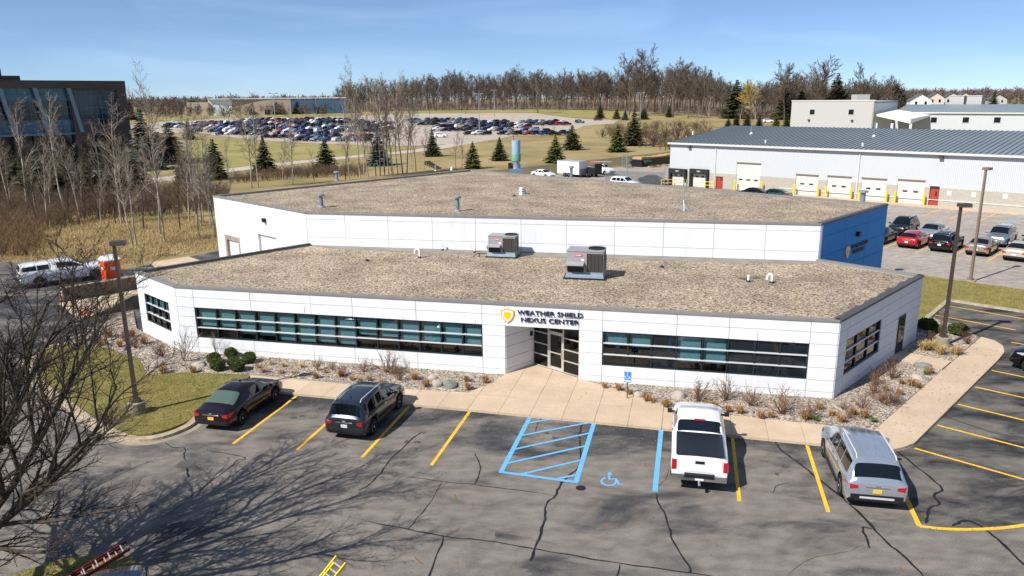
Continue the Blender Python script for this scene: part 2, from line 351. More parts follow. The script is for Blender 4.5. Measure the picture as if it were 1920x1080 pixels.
m_shrub = M('dry_shrub', (.22, .125, .07), (.14, .08, .05), scale=3, rough=.95, rand=.35)
m_drygr = M('dry_ornamental_grass', (.40, .24, .095), (.26, .14, .055), scale=2, rough=.95, rand=.4)
# ================================================================== the setting: ground, lots, walks
mb = MB(); ys = [-200, SLOPE0, SLOPE1, 5200]
for i in range(3):
    mb.add([(-5000, ys[i], hgt(0, ys[i]) - .03), (5000, ys[i], hgt(0, ys[i]) - .03), (5000, ys[i + 1], hgt(0, ys[i + 1]) - .03), (-5000, ys[i + 1], hgt(0, ys[i + 1]) - .03)], [(0, 1, 2, 3)])
struct('ground', mb, m_field)
lotp = [np.array([-90, 2.]), np.array([95, 2.]), U(56.7, -75), U(56.7, 13.5), U(48, 13.3), U(30, 60), U(31, 69), U(22, 67.2), g(150, 500), g(0, 490), g(-300, 478)]
lot = struct('parking_lot', MB().flat(lotp, 0), m_asph)
rlot = [g(1657, 846), g(1725, 987), g(1820, 993), g(1920, 985), U(24, -40), U(56.4, -40), U(56.4, 13.4), U(51.5, 13.3), U(45, 9)]
right_lot = struct('side_parking_lot', MB().flat(rlot, .004), m_asph_r)
rear = [U(61.5, -75), U(103.4, -75), U(103.4, 66.2), U(150, 66.2), U(150, 90.8), U(57, 90.8), U(56.5, 18), U(50, 17.5), U(58, 14)]
rear_lot = struct('rear_parking_lot', MB().flat(rear, .004), m_asph_b)

def line(parent, pts, width=.13, z=.008, mat=m_yel, name='stall_line'): return obj(name, MB().ribbon(pts, width, z), mat, parent)
def P(*q): return [g(*p) for p in q]
# bay lines
for a, d0, d1 in [(-17.98, 25.35, 30.6), (-15.1, 25.4, 30.6), (-12.22, 25.3, 30.55), (-9.3, 25.25, 30.5), (2.16, 24.97, 30.2), (5.06, 24.87, 30.05)]:
    line(lot, [F(a, d0), F(a, d1)], .135)
line(lot, P((1657, 845), (1690, 914), (1724, 987)), .16)
line(lot, cr(P((1724, 987), (1770, 992), (1820, 993), (1870, 991), (1920, 985), (1990, 970)), 4), .16, .012)
for q in (((939, 886), (995, 780)), ((1080, 904), (1114, 792)), ((1228, 922), (1240, 803))): line(lot, P(*q), .19, .008, m_blue, 'access_line')
line(lot, P((937, 885), (1084, 905)), .16, .012, m_blue, 'access_line')
for a, b in (((750, 218), (975, 178)), ((705, 310), (1250, 205)), ((655, 412), (1225, 290)), ((600, 518), (1200, 385)), ((715, 598), (1165, 492)), ((985, 632), (1120, 605))):
    line(lot, P((800 + a[0] / 4, 740 + a[1] / 4), (800 + b[0] / 4, 740 + b[1] / 4)), .13, .016, m_blue, 'hatch_line')
zz = lambda *L: P(*[(800 + x / 4, 740 + y / 4) for x, y in L])
sy = MB(); sy.flat(zz((1356, 592), (1372, 584), (1391, 592), (1386, 606), (1362, 607)), .010)
sy.ribbon(zz((1368, 610), (1372, 636), (1416, 632)), .10, .010); sy.ribbon(zz((1416, 630), (1440, 672), (1470, 676)), .10, .011)
sy.ribbon(cr(zz((1342, 622), (1316, 640), (1314, 662), (1345, 680), (1385, 682), (1414, 668), (1422, 650)), 4), .085, .010)
obj('wheelchair_symbol', sy, m_blue, lot)
for u in (31.04, 34.03, 37.1, 40.0, 43.1): line(right_lot, [U(u, 7.85), U(u, 2.2)], .125, .012)
for a, b in (((1757, 570), (1925, 599)), ((1732, 587), (1905, 619)), ((1896, 642), (1960, 653))): line(right_lot, P(a, b), .125, .012)
for w in (23.0, 20.15, 17.35, 14.65, 11.85, 25.8): line(rear_lot, [U(72, w), U(82.5, w)], .11, .010)
line(rear_lot, [U(77.3, 30), U(77.3, 5)], .11, .014)
for w in (26.4, 23.5, 20.6): line(rear_lot, [U(95.1, w), U(102.3, w)], .11, .010)
line(rear_lot, [U(95.1, 17.9), U(102.2, 17.9)], .13, .010, m_blue, 'access_line')
# tarred cracks
def crack(parent, pts, w=.05, z=.0055, seed=0, n=4):
    q = cr(P(*pts), n); r = random.Random(seed + len(pts)); out = []; wd = []
    for p in q: out.append(p + np.array([r.uniform(-.03, .03), r.uniform(-.03, .03)])); wd.append(w * r.uniform(.6, 1.35))
    wd[0] = wd[-1] = w * .4
    return obj('crack_seal', MB().ribbon(out, wd, z), m_tar, parent)
for k, (w, pts) in enumerate([
 (.085, [(1097, 790), (1090, 802), (1086, 827), (1089, 852), (1085, 877), (1065, 892), (1050, 910), (1041, 930), (1025, 944), (1023, 967), (1017, 990), (1003, 1029), (996, 1052)]),
 (.035, [(762, 893), (830, 903), (890, 909), (969, 919), (1039, 929)]), (.045, [(890, 850), (898, 868), (900, 885), (890, 908)]), (.035, [(829, 905), (805, 945), (780, 975), (765, 992)]),
 (.055, [(690, 978), (765, 992), (830, 1006), (880, 1011), (930, 1016), (1003, 1029), (1150, 1055), (1300, 1075), (1390, 1090)]), (.06, [(832, 1007), (820, 1040), (804, 1086)]),
 (.06, [(1230, 925), (1236, 945), (1245, 963), (1256, 995), (1263, 1015), (1290, 1060), (1295, 1074)]), (.05, [(1162, 1058), (1154, 1086)]),
 (.09, [(1451, 823), (1466, 846), (1485, 859), (1525, 890), (1558, 916), (1600, 952), (1634, 987), (1669, 1022), (1687, 1036), (1735, 1084)]), (.07, [(1636, 992), (1618, 989), (1624, 1010), (1631, 1029)]),
 (.012, [(1618, 1022), (1585, 1035), (1540, 1042), (1505, 1055), (1475, 1082)]),
 (.05, [(310, 830), (325, 839), (346, 840), (345, 855), (350, 864)]), (.07, [(350, 877), (351, 886), (355, 895)]), (.04, [(390, 845), (447, 854), (460, 861), (445, 863), (425, 882), (390, 907), (350, 937), (315, 965)]),
 (.055, [(790, 810), (772, 824), (736, 858), (714, 887), (695, 906), (673, 920)]), (.02, [(1255, 880), (1250, 893), (1232, 915)]), (.04, [(1015, 784), (1008, 795), (1004, 810)]), (.03, [(1480, 905), (1455, 912), (1450, 925)])]):
    crack(lot, pts, w, .0055 + .0003 * (k % 3), k)
for k, (w, pts) in enumerate([(.09, [(1679, 845), (1705, 865), (1737, 890), (1767, 917), (1752, 927), (1760, 945), (1742, 955), (1737, 982)]), (.10, [(1787, 987), (1807, 977), (1830, 982), (1862, 1005), (1890, 1029), (1925, 1063)]),
 (.05, [(1770, 781), (1815, 796), (1865, 812), (1918, 822), (1960, 830)]), (.03, [(1855, 895), (1880, 905), (1908, 914)]), (.03, [(1888, 604), (1925, 612)])]):
    crack(right_lot, pts, w, .009, k + 50)
def disc(parent, name, px, py, r, mat, z=.012, seg=20, ry=None):
    c = g(px, py); return obj(name, MB().flat([c + (rnd.uniform(.8, 1.15) if 'stain' in name else 1) * np.array([r * math.cos(q * 2 * math.pi / seg), (ry or r) * math.sin(q * 2 * math.pi / seg)]) for q in range(seg)], z), mat, parent)
m_iron = M('cast_iron', (.10, .10, .105), (.07, .07, .075), scale=12, rough=.7)
m_patch = M('oil_patch', (.12, .108, .094), (.17, .152, .13), scale=3, rough=.9)
disc(lot, 'manhole_rim', 350, 869, .36, m_iron, .0065); disc(lot, 'manhole_cover', 350, 869, .31, M('manhole', (.095, .09, .088), (.07, .068, .066), scale=14, rough=.8), .014)
disc(lot, 'tar_patch', 1089, 915, .19, m_tar, .0065); disc(lot, 'oil_stain', 904, 1009, .5, m_patch, .0045, ry=.62); disc(lot, 'oil_stain', 960, 1076, .55, m_patch, .0045, ry=.35)
m_rust = M('rust_stain', (.19, .10, .045), rough=.9)
for a, b in (((852, 926), (856, 936)), ((885, 942), (888, 950)), ((778, 1045), (792, 1058)), ((1135, 982), (1140, 990)), ((1209, 868), (1211, 874)), ((1688, 1065), (1694, 1072))): obj('rust_stain', MB().ribbon(P(a, b), [.05, .09], .0045), m_rust, lot)

# ---- concrete walks, slab by slab
walkf = [F(-21.6, 32.45), F(-20.5, 30.75), F(-18, 30.64), F(-9.2, 30.52), F(-.75, 30.28), F(7.5, 30.02), F(8.3, 30.15), F(8.8, 30.5), U(31.28, 7.95), U(31.49, 9.57), F(3.29, 32.2), F(-.86, 32.93), F(-3.75, 34.75), F(-4.97, 35.27), F(-5.03, 35.45), F(-7.69, 36.98), F(-8.72, 35.3), F(-9.3, 33.63), F(-9.92, 32.44), F(-13.9, 32.25), F(-19.6, 32.4)]
walkr = [U(31.28, 7.95), U(44.8, 7.93), U(46.4, 7.98), U(47.6, 8.3), U(48.4, 8.9), U(48.6, 9.62), U(31.49, 9.57)]
walk = struct('sidewalk', MB().flat(walkf, .006).flat(walkr, .006), m_kerb)
def slab(poly, parent, z0=.007, z1=.12, gap=.012, mat=m_conc, name='slab'):
    if len(poly) < 3 or area(poly) < .05: return
    c = sum(poly) / len(poly); q = [p + (c - p) * min(.4, gap / (np.linalg.norm(c - p) + 1e-6)) for p in poly]
    # drop repeated points
    r = [q[i] for i in range(len(q)) if np.linalg.norm(q[i] - q[i - 1]) > .01]
    if len(r) >= 3: obj(name, MB().prism(r, z0, z1 + rnd.uniform(-.004, .004)), mat, parent)
rows = [29, 32.28, 33.95, 35.6, 38]
for k in range(-11, 12):
    a = -6.5 + 1.44 * k
    for j in range(4): slab(clip(walkf, [F(a, rows[j]), F(a + 1.44, rows[j]), F(a + 1.44, rows[j + 1]), F(a, rows[j + 1])]), walk)
for k in range(6):
    u = 31.2 + 3.05 * k; slab(clip(walkr, [U(u, 7), U(u + 3.05, 7), U(u + 3.05, 10.5), U(u, 10.5)][::-1]) or clip(walkr, [U(u, 7), U(u + 3.05, 7), U(u + 3.05, 10.5), U(u, 10.5)]), walk)
for w0, w1 in ((9.66, 10.95), (10.95, 12.22)): slab([U(41.3, w0), U(42.9, w0), U(42.9, w1), U(41.3, w1)], walk)

# ---- landscape beds of loose stone
bedA = [F(-9.93, 32.47), F(-9.33, 33.65), F(-8.78, 35.22), F(-27.6, 35.22), U(16.0, 41.9), U(15.95, 48.2), g(250, 585), g(160, 618), g(132, 648), g(200, 655), g(262, 677), g(275, 705), g(350, 702), g(462, 706), F(-21.6, 32.5), F(-19.6, 32.43), F(-13.9, 32.28)]
bedB = [F(-4.95, 35.22), F(-3.72, 34.72), F(-.85, 32.97), F(3.3, 32.25), U(31.52, 9.61), U(41.25, 9.63), U(41.25, 12.2), U(33.85, 12.2), F(6.82, 35.22)]
bedC = [U(42.95, 9.65), U(48.5, 9.68), U(50.2, 11.2), U(51.2, 13.2), U(47, 13.2), U(45.9, 12.2), U(42.95, 12.2)]
beds = []
for bp_ in (bedA, bedB, bedC): beds.append(struct('landscape_bed', MB().prism(bp_, .01, .085), m_bed))
def scatter_stone(poly, n, seed, parent):
    r = random.Random(seed); xs = [p[0] for p in poly]; ys = [p[1] for p in poly]; vs = []; fs = []; k = 0
    base = [(1, 0, 0), (0, 1, 0), (-1, 0, 0), (0, -1, 0), (0, 0, 1), (0, 0, -1)]
    while k < n:
        p = (r.uniform(min(xs), max(xs)), r.uniform(min(ys), max(ys)))
        if not inside(p, poly): continue
        k += 1; s = r.uniform(.018, .05) * (1.6 if r.random() < .05 else 1); q = r.uniform(0, 6.3); c, sn = math.cos(q), math.sin(q); o = len(vs)
        sx, sy, sz = s * r.uniform(.8, 1.5), s * r.uniform(.7, 1.1), s * r.uniform(.5, .8)
        for b in base:
            x, y, z = b[0] * sx + r.uniform(-.3, .3) * s, b[1] * sy + r.uniform(-.3, .3) * s, b[2] * sz
            vs.append((p[0] + x * c - y * sn, p[1] + x * sn + y * c, .088 + z * .9))
        fs += [(o + a, o + b, o + 4) for a, b in ((0, 1), (1, 2), (2, 3), (3, 0))]
    me = bpy.data.meshes.new('loose_stone'); me.from_pydata(vs, [], fs); me.materials.append(m_chip)
    return tag(link('loose_stone', me), {'A': 'pale loose stone covering the bed in front of the long left window', 'B': 'pale loose stone in the bed round the right front corner', 'C': 'pale loose stone under the lamp post by the side walk'}[parent], 'stone', kind='stuff')
for n_, pl, ct in (('A', bedA, 15000), ('B', bedB, 12000), ('C', bedC, 2500)): scatter_stone(pl, ct, ord(n_), n_)

# ---- lawns with kerbs
isl = [g(462, 706), g(350, 702), g(275, 705), g(262, 677), g(200, 655), g(132, 648), g(100, 655), g(72, 672), g(64, 690), g(75, 710), g(105, 735), g(160, 775), g(212, 805), g(255, 818), g(300, 813), g(345, 797), F(-21.2, 27.6), F(-21.2, 30.6), F(-21.6, 32.4)]
isl = isl[:6] + cr(isl[6:17], 3) + isl[17:]
lawn = struct('lawn', MB().prism(isl, .0, .11), m_grass)
kp = cr([g(132, 646), g(98, 652), g(66, 671), g(57, 691), g(70, 714), g(102, 741), g(157, 781), g(210, 812), g(256, 826), g(304, 821), g(350, 803), F(-21.0, 27.5), F(-20.95, 30.2), F(-20.8, 30.8)], 5)
obj('kerb', MB().kerb(kp, .34, .0, .13), m_kerb, lawn)
obj('gutter', MB().ribbon([p for p in kp], .95, .006), m_conc_g, lawn)
isl2 = cr([g(-60, 1110), g(40, 1080), g(110, 1056), g(190, 1047), g(245, 1052), g(262, 1085), g(240, 1160), g(100, 1300), g(-200, 1300)], 5)
lawn2 = struct('lawn_island', MB().prism(isl2, .0, .12), m_grass)
strip = [U(62.7, -75), U(62.9, 17), U(50, 17.3), U(47, 13.2), U(51.4, 13.25), U(56.5, 13.45), U(56.6, -75)]
lawn3 = struct('grass_strip', MB().prism(strip, .0, .10), m_grass)
obj('kerb', MB().kerb([U(50.9, 13.1), U(56.3, 13.35), U(56.45, 12.6), U(56.5, -75)], .3, 0, .13), m_kerb, lawn3)
obj('kerb', MB().kerb([U(62.9, -75), U(62.95, 17)], .18, 0, .12), m_conc_g, lawn3)
def blades(poly, n, seed, hmin, hmax, mat, z, label, name='grass'):
    r = random.Random(seed); xs = [p[0] for p in poly]; ys = [p[1] for p in poly]; vs = []; fs = []; k = 0
    while k < n:
        x, y = r.uniform(min(xs), max(xs)), r.uniform(min(ys), max(ys))
        if not inside((x, y), poly): continue
        k += 1; h = r.uniform(hmin, hmax); q = r.uniform(0, 6.3); w = min(.02, h * r.uniform(.12, .3)); lx, ly = r.uniform(-.5, .5) * h, r.uniform(-.5, .5) * h; o = len(vs)
        vs += [(x - w * math.cos(q), y - w * math.sin(q), z), (x + w * math.cos(q), y + w * math.sin(q), z), (x + lx, y + ly, z + h)]; fs.append((o, o + 1, o + 2))
    me = bpy.data.meshes.new(name); me.from_pydata(vs, [], fs); me.materials.append(mat)
    return tag(link(name, me), label, 'grass', kind='stuff')
blades(isl, 45000, 3, .025, .06, m_blade, .105, 'short lawn grass on the kerbed island beside the black sedan')
blades(isl2, 12000, 4, .025, .06, m_blade, .115, 'short lawn grass at the foot of the big bare tree')
blades([U(62.6, -8), U(62.8, 16.9), U(50, 17.2), U(47.2, 13.4), U(56.4, 13.5), U(56.5, -8)], 12000, 5, .06, .13, m_blade, .095, 'green grass strip between the side lot and the rear lot')
fld = [g(-40, 486), g(60, 494), g(225, 500), g(405, 466), g(440, 430), g(330, 400), g(200, 405), g(60, 430), g(-60, 450)]
struct('dry_field', MB().flat(fld, -.02), M('straw_ground', (.36, .28, .16), (.22, .18, .085), scale=.35, rough=.95, bump=.5, bscale=6, c3=(.24, .20, .07), s3=1.2))
blades(fld, 60000, 6, .08, .32, m_dry, 0, 'tall dry straw coloured grass in the field behind the white pickup', 'dry_grass')

# ================================================================== the white building
def frame_of(p0, p1):
    p0 = np.array(p0); p1 = np.array(p1); L = np.linalg.norm(p1 - p0); d = (p1 - p0) / L
    return p0, d, np.array([d[1], -d[0]]), L
def wall(parent, p0, p1, joints, bands, openings, mat, core_top, thick=.25, z0=0.):
    p0, d, n, L = frame_of(p0, p1); c = MB(); s = 0
    for (s0, s1, za, zb) in sorted(openings):
        if s0 > s: c.obox(p0 + d * s, p0 + d * s0, 0, thick, z0, core_top)
        if za > z0: c.obox(p0 + d * s0, p0 + d * s1, 0, thick, z0, za)
        c.obox(p0 + d * s0, p0 + d * s1, 0, thick, zb, core_top); s = s1
    if s < L: c.obox(p0 + d * s, p0 + d * L, 0, thick, z0, core_top)
    wl = obj('wall', c, m_wallj, parent)
    js = [0.] + [j for j in joints if .05 < j < L - .05] + [L]
    for i in range(len(js) - 1):
        for j in range(len(bands) - 1):
            sm, zm = (js[i] + js[i + 1]) / 2, (bands[j] + bands[j + 1]) / 2
            if any(s0 < sm < s1 and za < zm < zb for s0, s1, za, zb in openings): continue
            q = rnd.uniform(0, .006)
            obj('panel', MB().obox(p0 + d * (js[i] + .012), p0 + d * (js[i + 1] - .012), -.03 - q, -.002, bands[j] + .011, bands[j + 1] - .011), mat, wl)
    return wl
def on(p0, d, n, s, off, z): q = p0 + d * s + n * off; return (q[0], q[1], z)
def slabx(mb_, fr, s0, s1, o0, o1, z0, z1, mi=0):           # box in wall coordinates, offsets outward
    p0, d, n, L = fr; a = p0 + d * s0; b = p0 + d * s1
    return mb_.obox(a, b, -o1, -o0, z0, z1, mi)
def window(parent, fr, s0, s1, z0, z1, mull, rails, drops, gm=None, opaque=(), label=None):
    f_ = MB(); t = .05
    for a, b in ((s0, s0 + t), (s1 - t, s1)): slabx(f_, fr, a, b, -.16, -.02, z0, z1)
    for a, b in ((z0, z0 + t), (z1 - t, z1)): slabx(f_, fr, s0 + t, s1 - t, -.16, -.02, a, b)
    ms = [s0 + .02] + list(mull) + [s1 - .02]
    for q in mull: slabx(f_, fr, q - .035, q + .035, -.15, -.025, z0 + t, z1 - t)
    wn = obj('window', f_, m_frame, parent); 
    if label: wn['label'] = label
    zs = [z1 - .02] + list(rails) + [z0 + .02]
    for i in range(len(ms) - 1):
        for j in range(len(zs) - 1):
            q = rnd.uniform(-.004, .004)
            obj('pane', slabx(MB(), fr, ms[i] + .03, ms[i + 1] - .03, -.105 + q, -.095 + q, zs[j + 1] + .012, zs[j] - .012), (gm or m_glass) if i not in opaque else m_spandrel, wn)
        if drops and drops[i] > 0:
            obj('blind', slabx(MB(), fr, ms[i] + .07, ms[i + 1] - .07, -.24, -.225, z1 - .09 - (z1 - z0 - .14) * drops[i], z1 - .09), m_blind, wn)
    for z in rails: obj('rail', slabx(MB(), fr, s0 + .01, s1 - .01, -.09, -.01, z - .028, z + .028), m_rail, wn)
    return wn
m_spandrel = M('dark_spandrel', (.010, .014, .020), rough=.06, spec=.5)
FLp, FRp, RRp, LLp = F(-27.62, 35.3), F(6.85, 35.28), U(45.75, 12.28), U(16.05, 47.4)
RBp, LBp = U(46.15, 18.4), U(27.95, 47.45)
low = empty('office_building', tuple(F(-10, 40)) + (0,), 0, 'low white panel office with gravel roof, long windows and corner entrance', 'building')
low.location = (0, 0, 0)
B7 = [0, .37, .94, 1.55, 2.13, 2.68, 3.25, 3.76]
a0 = -27.62
fj = [a - a0 for a in (-26.53, -23.0, -19.42, -17.03, -13.49, -9.96, -8.76, -5.03, -3.87, -.34, 2.06, 5.64)]
wl = wall(low, FLp, FRp, fj, B7, [(-26.53 - a0, -9.96 - a0, .94, 2.68), (-8.76 - a0, -5.03 - a0, -1, 2.68), (-3.87 - a0, 5.64 - a0, .94, 2.68)], m_wallw, 3.78)
frF = frame_of(FLp, FRp)
mL = [x - a0 for x in (-25.24, -24.05, -22.84, -21.66, -20.48, -19.28, -18.11, -16.93, -15.72, -14.53, -13.36, -12.18, -11.03)]
window(low, frF, -26.50 - a0, -9.99 - a0, .95, 2.67, mL, (2.08, 1.52), [.62, .62, .84, .86, .97, .97, .94, .96, .58, .60, .66, .66, .67, .67])
window(low, frF, -3.84 - a0, 5.61 - a0, .95, 2.67, [x - a0 for x in (-2.63, -1.5, -.33, .88, 2.05, 3.27, 4.39)], (2.08, 1.50), [.40, .42, 0, .80, .80, 0, 0, 0], opaque=(2, 5, 6, 7))
m_streak = M('rust_streak', (.75, .50, .30), rough=.8)
for a_, z_, h_ in ((-19.8, 2.76, .34), (-9.9 - .4, 2.72, .16), (3.33, 2.72, .42), (4.92, 2.70, .16), (-14.2, 2.72, .12)): obj('rust_streak', slabx(MB(), frF, a_ - a0 - .012, a_ - a0 + .012, .052, .0535, z_, z_ + h_), m_streak, low)
# entrance: a triangular recess under the front panels
I_ = F(-7.69, 36.99); E0 = F(-8.76, 35.3); E1 = F(-5.03, 35.5)
wall(low, E0, I_, [], [0, .37, .94, 1.55, 2.13, 2.70], [], m_wallw, 2.72, .2)
ent = frame_of(I_, E1); LE = ent[3]; e = MB(); bz = [0, .34 * LE, .66 * LE, LE]
for s in bz: slabx(e, ent, max(0, s - .04), min(LE, s + .04), -.1, 0, .12, 2.70)
for i in range(3):
    hs = (.12, .75, 1.35, 1.95, 2.64) if i != 1 else (.12, 2.14, 2.64)
    for z in hs: slabx(e, ent, bz[i] + .04, bz[i + 1] - .04, -.09, -.01, z, z + .055)
ew = obj('entrance_frame', e, m_alu, low)
for i in range(3):
    if i == 1: continue
    zs = (.175, .75, 1.35, 1.95, 2.64)
    for j in range(4): obj('pane', slabx(MB(), ent, bz[i] + .045, bz[i + 1] - .045, -.055, -.045, zs[j] + (.06 if j else 0), zs[j + 1] - .005), m_glassd, ew)
obj('pane', slabx(MB(), ent, bz[1] + .045, bz[2] - .045, -.055, -.045, 2.2, 2.635), m_glassd, ew)
dr = MB(); x0, x1 = bz[1] + .05, bz[2] - .05
for a, b in ((x0, x0 + .07), (x1 - .07, x1)): slabx(dr, ent, a, b, -.075, -.02, .13, 2.13)
for a, b in ((.13, .30), (2.02, 2.13), (1.02, 1.08)): slabx(dr, ent, x0 + .07, x1 - .07, -.07, -.025, a, b)
dd = obj('door', dr, m_alu, low); obj('pane', slabx(MB(), ent, x0 + .075, x1 - .075, -.052, -.044, .3, 2.02), m_glassd, dd)
obj('handle', slabx(MB(), ent, x1 - .05, x1 - .02, -.02, .05, .85, 1.3), m_chrome, dd)
obj('card_reader', slabx(MB(), frame_of(E0, I_), 1.72, 1.86, .046, .12, 1.75, 1.98), m_black, low)
obj('soffit', MB().prism([E0 + SD * .02, I_ + SD * .3, E1 + SD * .02 + FD * .0], 2.69, 2.74), m_wallj, low)
obj('lintel', MB().obox(E0 + SD * .005, F(-5.03, 35.3) + SD * .005, 0, .24, 2.685, 2.76), m_wallj, low)
# side walls
jr = [2.9, 5.9, 8.9]
wall(low, FRp, RRp, [1.0, 5.65, 8.4], B7, [(1.0, 5.65, .94, 2.68), (8.4, 9.35, 0, 2.13)][:1], m_wallw, 3.78)
frR = frame_of(FRp, RRp)
window(low, frR, 1.03, 5.62, .95, 2.67, (2.55, 4.1), (2.1, 1.52), [0, 0, 0], gm=m_glassd)
sd_ = MB(); slabx(sd_, frR, 8.38, 9.42, .05, .09, .10, 2.16); sdo = obj('side_door', sd_, m_frame, low)
obj('pane', slabx(MB(), frR, 8.48, 9.32, .09, .095, .25, 2.08), m_spandrel, sdo); obj('handle', slabx(MB(), frR, 9.22, 9.27, .095, .14, 1.0, 1.2), m_chrome, sdo)
wall(low, LLp, FLp, [1.0, 4.45], B7, [(1.0, 4.45, .94, 2.68)], m_wallw, 3.78)
window(low, frame_of(LLp, FLp), 1.03, 4.42, .95, 2.67, (1.9, 2.75, 3.6), (2.08, 1.5), [.3, .3, .35, .3])
wall(low, RRp, RBp, [3.0], B7, [], m_wallw, 3.78); wall(low, LBp, LLp, [3.5, 7.2], B7, [], m_wallw, 3.78)
obj('floor', MB().flat([FLp + SD * .3, F(-8.9, 35.6), I_ + SD * .25, F(-4.9, 35.7), FRp + SD * .3, RRp, RBp, LBp, LLp], .012), M('carpet', (.05, .05, .055), rough=.95), low)
rp_ = [LLp, FLp, FRp, RRp, RBp, LBp]; rc = sum(rp_) / 6
inset = lambda P_, k: [p + (rc_ - p) / np.linalg.norm(rc_ - p) * k for p in P_ for rc_ in [sum(P_) / len(P_)]]
rf = obj('roof', MB().prism(inset(rp_, .3), 3.45, 3.70), m_roof, low)
def bare(parent, a, b, off_, z, seed, n=26):                 # wind-bared membrane along a parapet
    r = random.Random(seed); a, b = np.array(a), np.array(b); d = (b - a) / np.linalg.norm(b - a); nn = np.array([-d[1], d[0]]); pts = [a + (b - a) * (.02 + .96 * k / n) + nn * off_ for k in range(n + 1)]
    obj('bare_membrane', MB().ribbon(pts, [r.uniform(.05, .42) for _ in pts], z), m_bare, parent)
m_bare = M('bare_roof_membrane', (.06, .055, .05), (.11, .10, .085), scale=3, rough=.9)
bare(low, FRp, RRp, .42, 3.705, 1); bare(low, FLp, FRp, .32, 3.705, 2, 60); bare(low, LLp, FLp, .32, 3.705, 3)
def coping(parent, p0, p1, z, mat, out=.075, inn=.25, h=.11): obj('coping', MB().obox(np.array(p0), np.array(p1), -out, inn, z, z + h), mat, parent)
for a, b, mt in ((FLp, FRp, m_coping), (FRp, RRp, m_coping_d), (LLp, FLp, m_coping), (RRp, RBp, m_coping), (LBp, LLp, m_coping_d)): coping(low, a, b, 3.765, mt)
obj('flashing_strip', MB().prism([LBp + SD * -.05, LBp - SD * .9 + FD * 2.5, F(-9.8, 47.1), F(6.9, 48.0), RBp - SD * .35, RBp], 3.70, 3.712), m_roofm, low)
# tall rear hall
TL, TR, TRR, TBK, TLL = U(27.95, 47.5), U(46.15, 18.4), U(57.6, 18.35), U(57.2, 62.0), U(28.0, 62.15)
hall = empty('warehouse_hall', (0, 0, 0), 0, 'tall white panel hall with tan gravel roof behind the low office', 'building')
LT = np.linalg.norm(TR - TL); off = -26.5
wall(hall, TL, TR, [x - off for x in (-23.59, -20.4, -17.19, -14.14, -10.99, -7.92, -4.77, -1.65, 1.48, 4.62)], [0, 1.6, 3.2, 3.72, 4.32, 5.60, 5.97], [], m_wallw, 5.99)
wall(hall, TLL, TL, [62.15 - 60.75, 62.15 - 58.1, 62.15 - 56.45, 62.15 - 55.2, 62.15 - 51.8, 62.15 - 50.65], [0, 1.2, 2.95, 4.05, 5.0, 5.55, 5.97], [(62.15 - 60.75, 62.15 - 58.1, 0, 2.95), (62.15 - 55.2, 62.15 - 51.8, 0, 4.05)], m_wallw, 5.99)
wall(hall, TR, TRR, [3.9, 7.75], [0, 1.4, 2.75, 3.95, 5.2, 5.97], [], m_wall_shade, 5.99)
obj('corner_trim', MB().obox(TR - UD * .02 + WD * 0, TR + UD * .22, -.055, -.046, 3.72, 5.97), m_wallw, hall)
wall(hall, TRR, TBK, [11, 22, 33], [0, 2, 4, 5.97], [], m_wallw, 5.99); wall(hall, TBK, TLL, [10, 20], [0, 2, 4, 5.97], [], m_wallw, 5.99)
frT = frame_of(TLL, TL)
for s0, s1, zt in ((62.15 - 60.75, 62.15 - 58.1, 2.95), (62.15 - 55.2, 62.15 - 51.8, 4.05)):
    dq = MB(); slabx(dq, frT, s0, s0 + .35, -.22, .055, 0, zt); slabx(dq, frT, s1 - .25, s1, -.22, .055, 0, zt); slabx(dq, frT, s0 + .35, s1 - .25, -.22, .055, zt - .35, zt)
    fo = obj('dock_door', dq, m_conc_g if zt < 3.5 else m_wallw, hall); z = .05 if zt < 3.5 else .7
    while z < zt - .4: obj('door_section', slabx(MB(), frT, s0 + .35, s1 - .25, -.2, -.16, z, min(z + .53, zt - .36)), m_white, fo); z += .54
tp = [TLL, TL, TR, TRR, TBK]; obj('roof', MB().prism(inset(tp, .3), 5.7, 5.94), m_roof, hall)
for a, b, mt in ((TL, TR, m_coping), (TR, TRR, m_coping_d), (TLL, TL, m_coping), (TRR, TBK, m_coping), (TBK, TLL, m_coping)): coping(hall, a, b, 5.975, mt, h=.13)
def wall_pack(parent, fr, s, z):
    q = MB(); slabx(q, fr, s - .17, s + .17, .045, .25, z, z + .2); slabx(q, fr, s - .14, s + .14, .05, .3, z + .2, z + .3); obj('wall_light', q, m_black, parent)
wall_pack(hall, frT, 62.15 - 53.5, 4.75); wall_pack(hall, frame_of(TR, TRR), 6.0, 4.5)
# lettering
def text(parent, body, fr, s0, s1, zb, cap, mat, off=.055, depth=.04, bold=.010):
    cu = bpy.data.curves.new('t', 'FONT'); cu.body = body; cu.size = 1; cu.extrude = .5; cu.offset = bold; cu.space_character = 1.04
    t = bpy.data.objects.new('t', cu); COL.objects.link(t); bpy.context.view_layer.update()
    me = bpy.data.meshes.new_from_object(t.evaluated_get(bpy.context.evaluated_depsgraph_get())); bpy.data.objects.remove(t)
    v = np.array([q.co[:] for q in me.vertices]); lo, hi = v.min(0), v.max(0); p0, d, n, L = fr
    for q, c in zip(me.vertices, v):
        x = (c[0] - lo[0]) / (hi[0] - lo[0]); y = (c[1] - lo[1]) / (hi[1] - lo[1]); z = (c[2] - lo[2]) / (hi[2] - lo[2]); q.co = on(p0, d, n, s0 + (s1 - s0) * x, off + depth * z, zb + cap * y)
    me.materials.clear(); me.materials.append(mat); me.update()
    return link('lettering', me, parent)
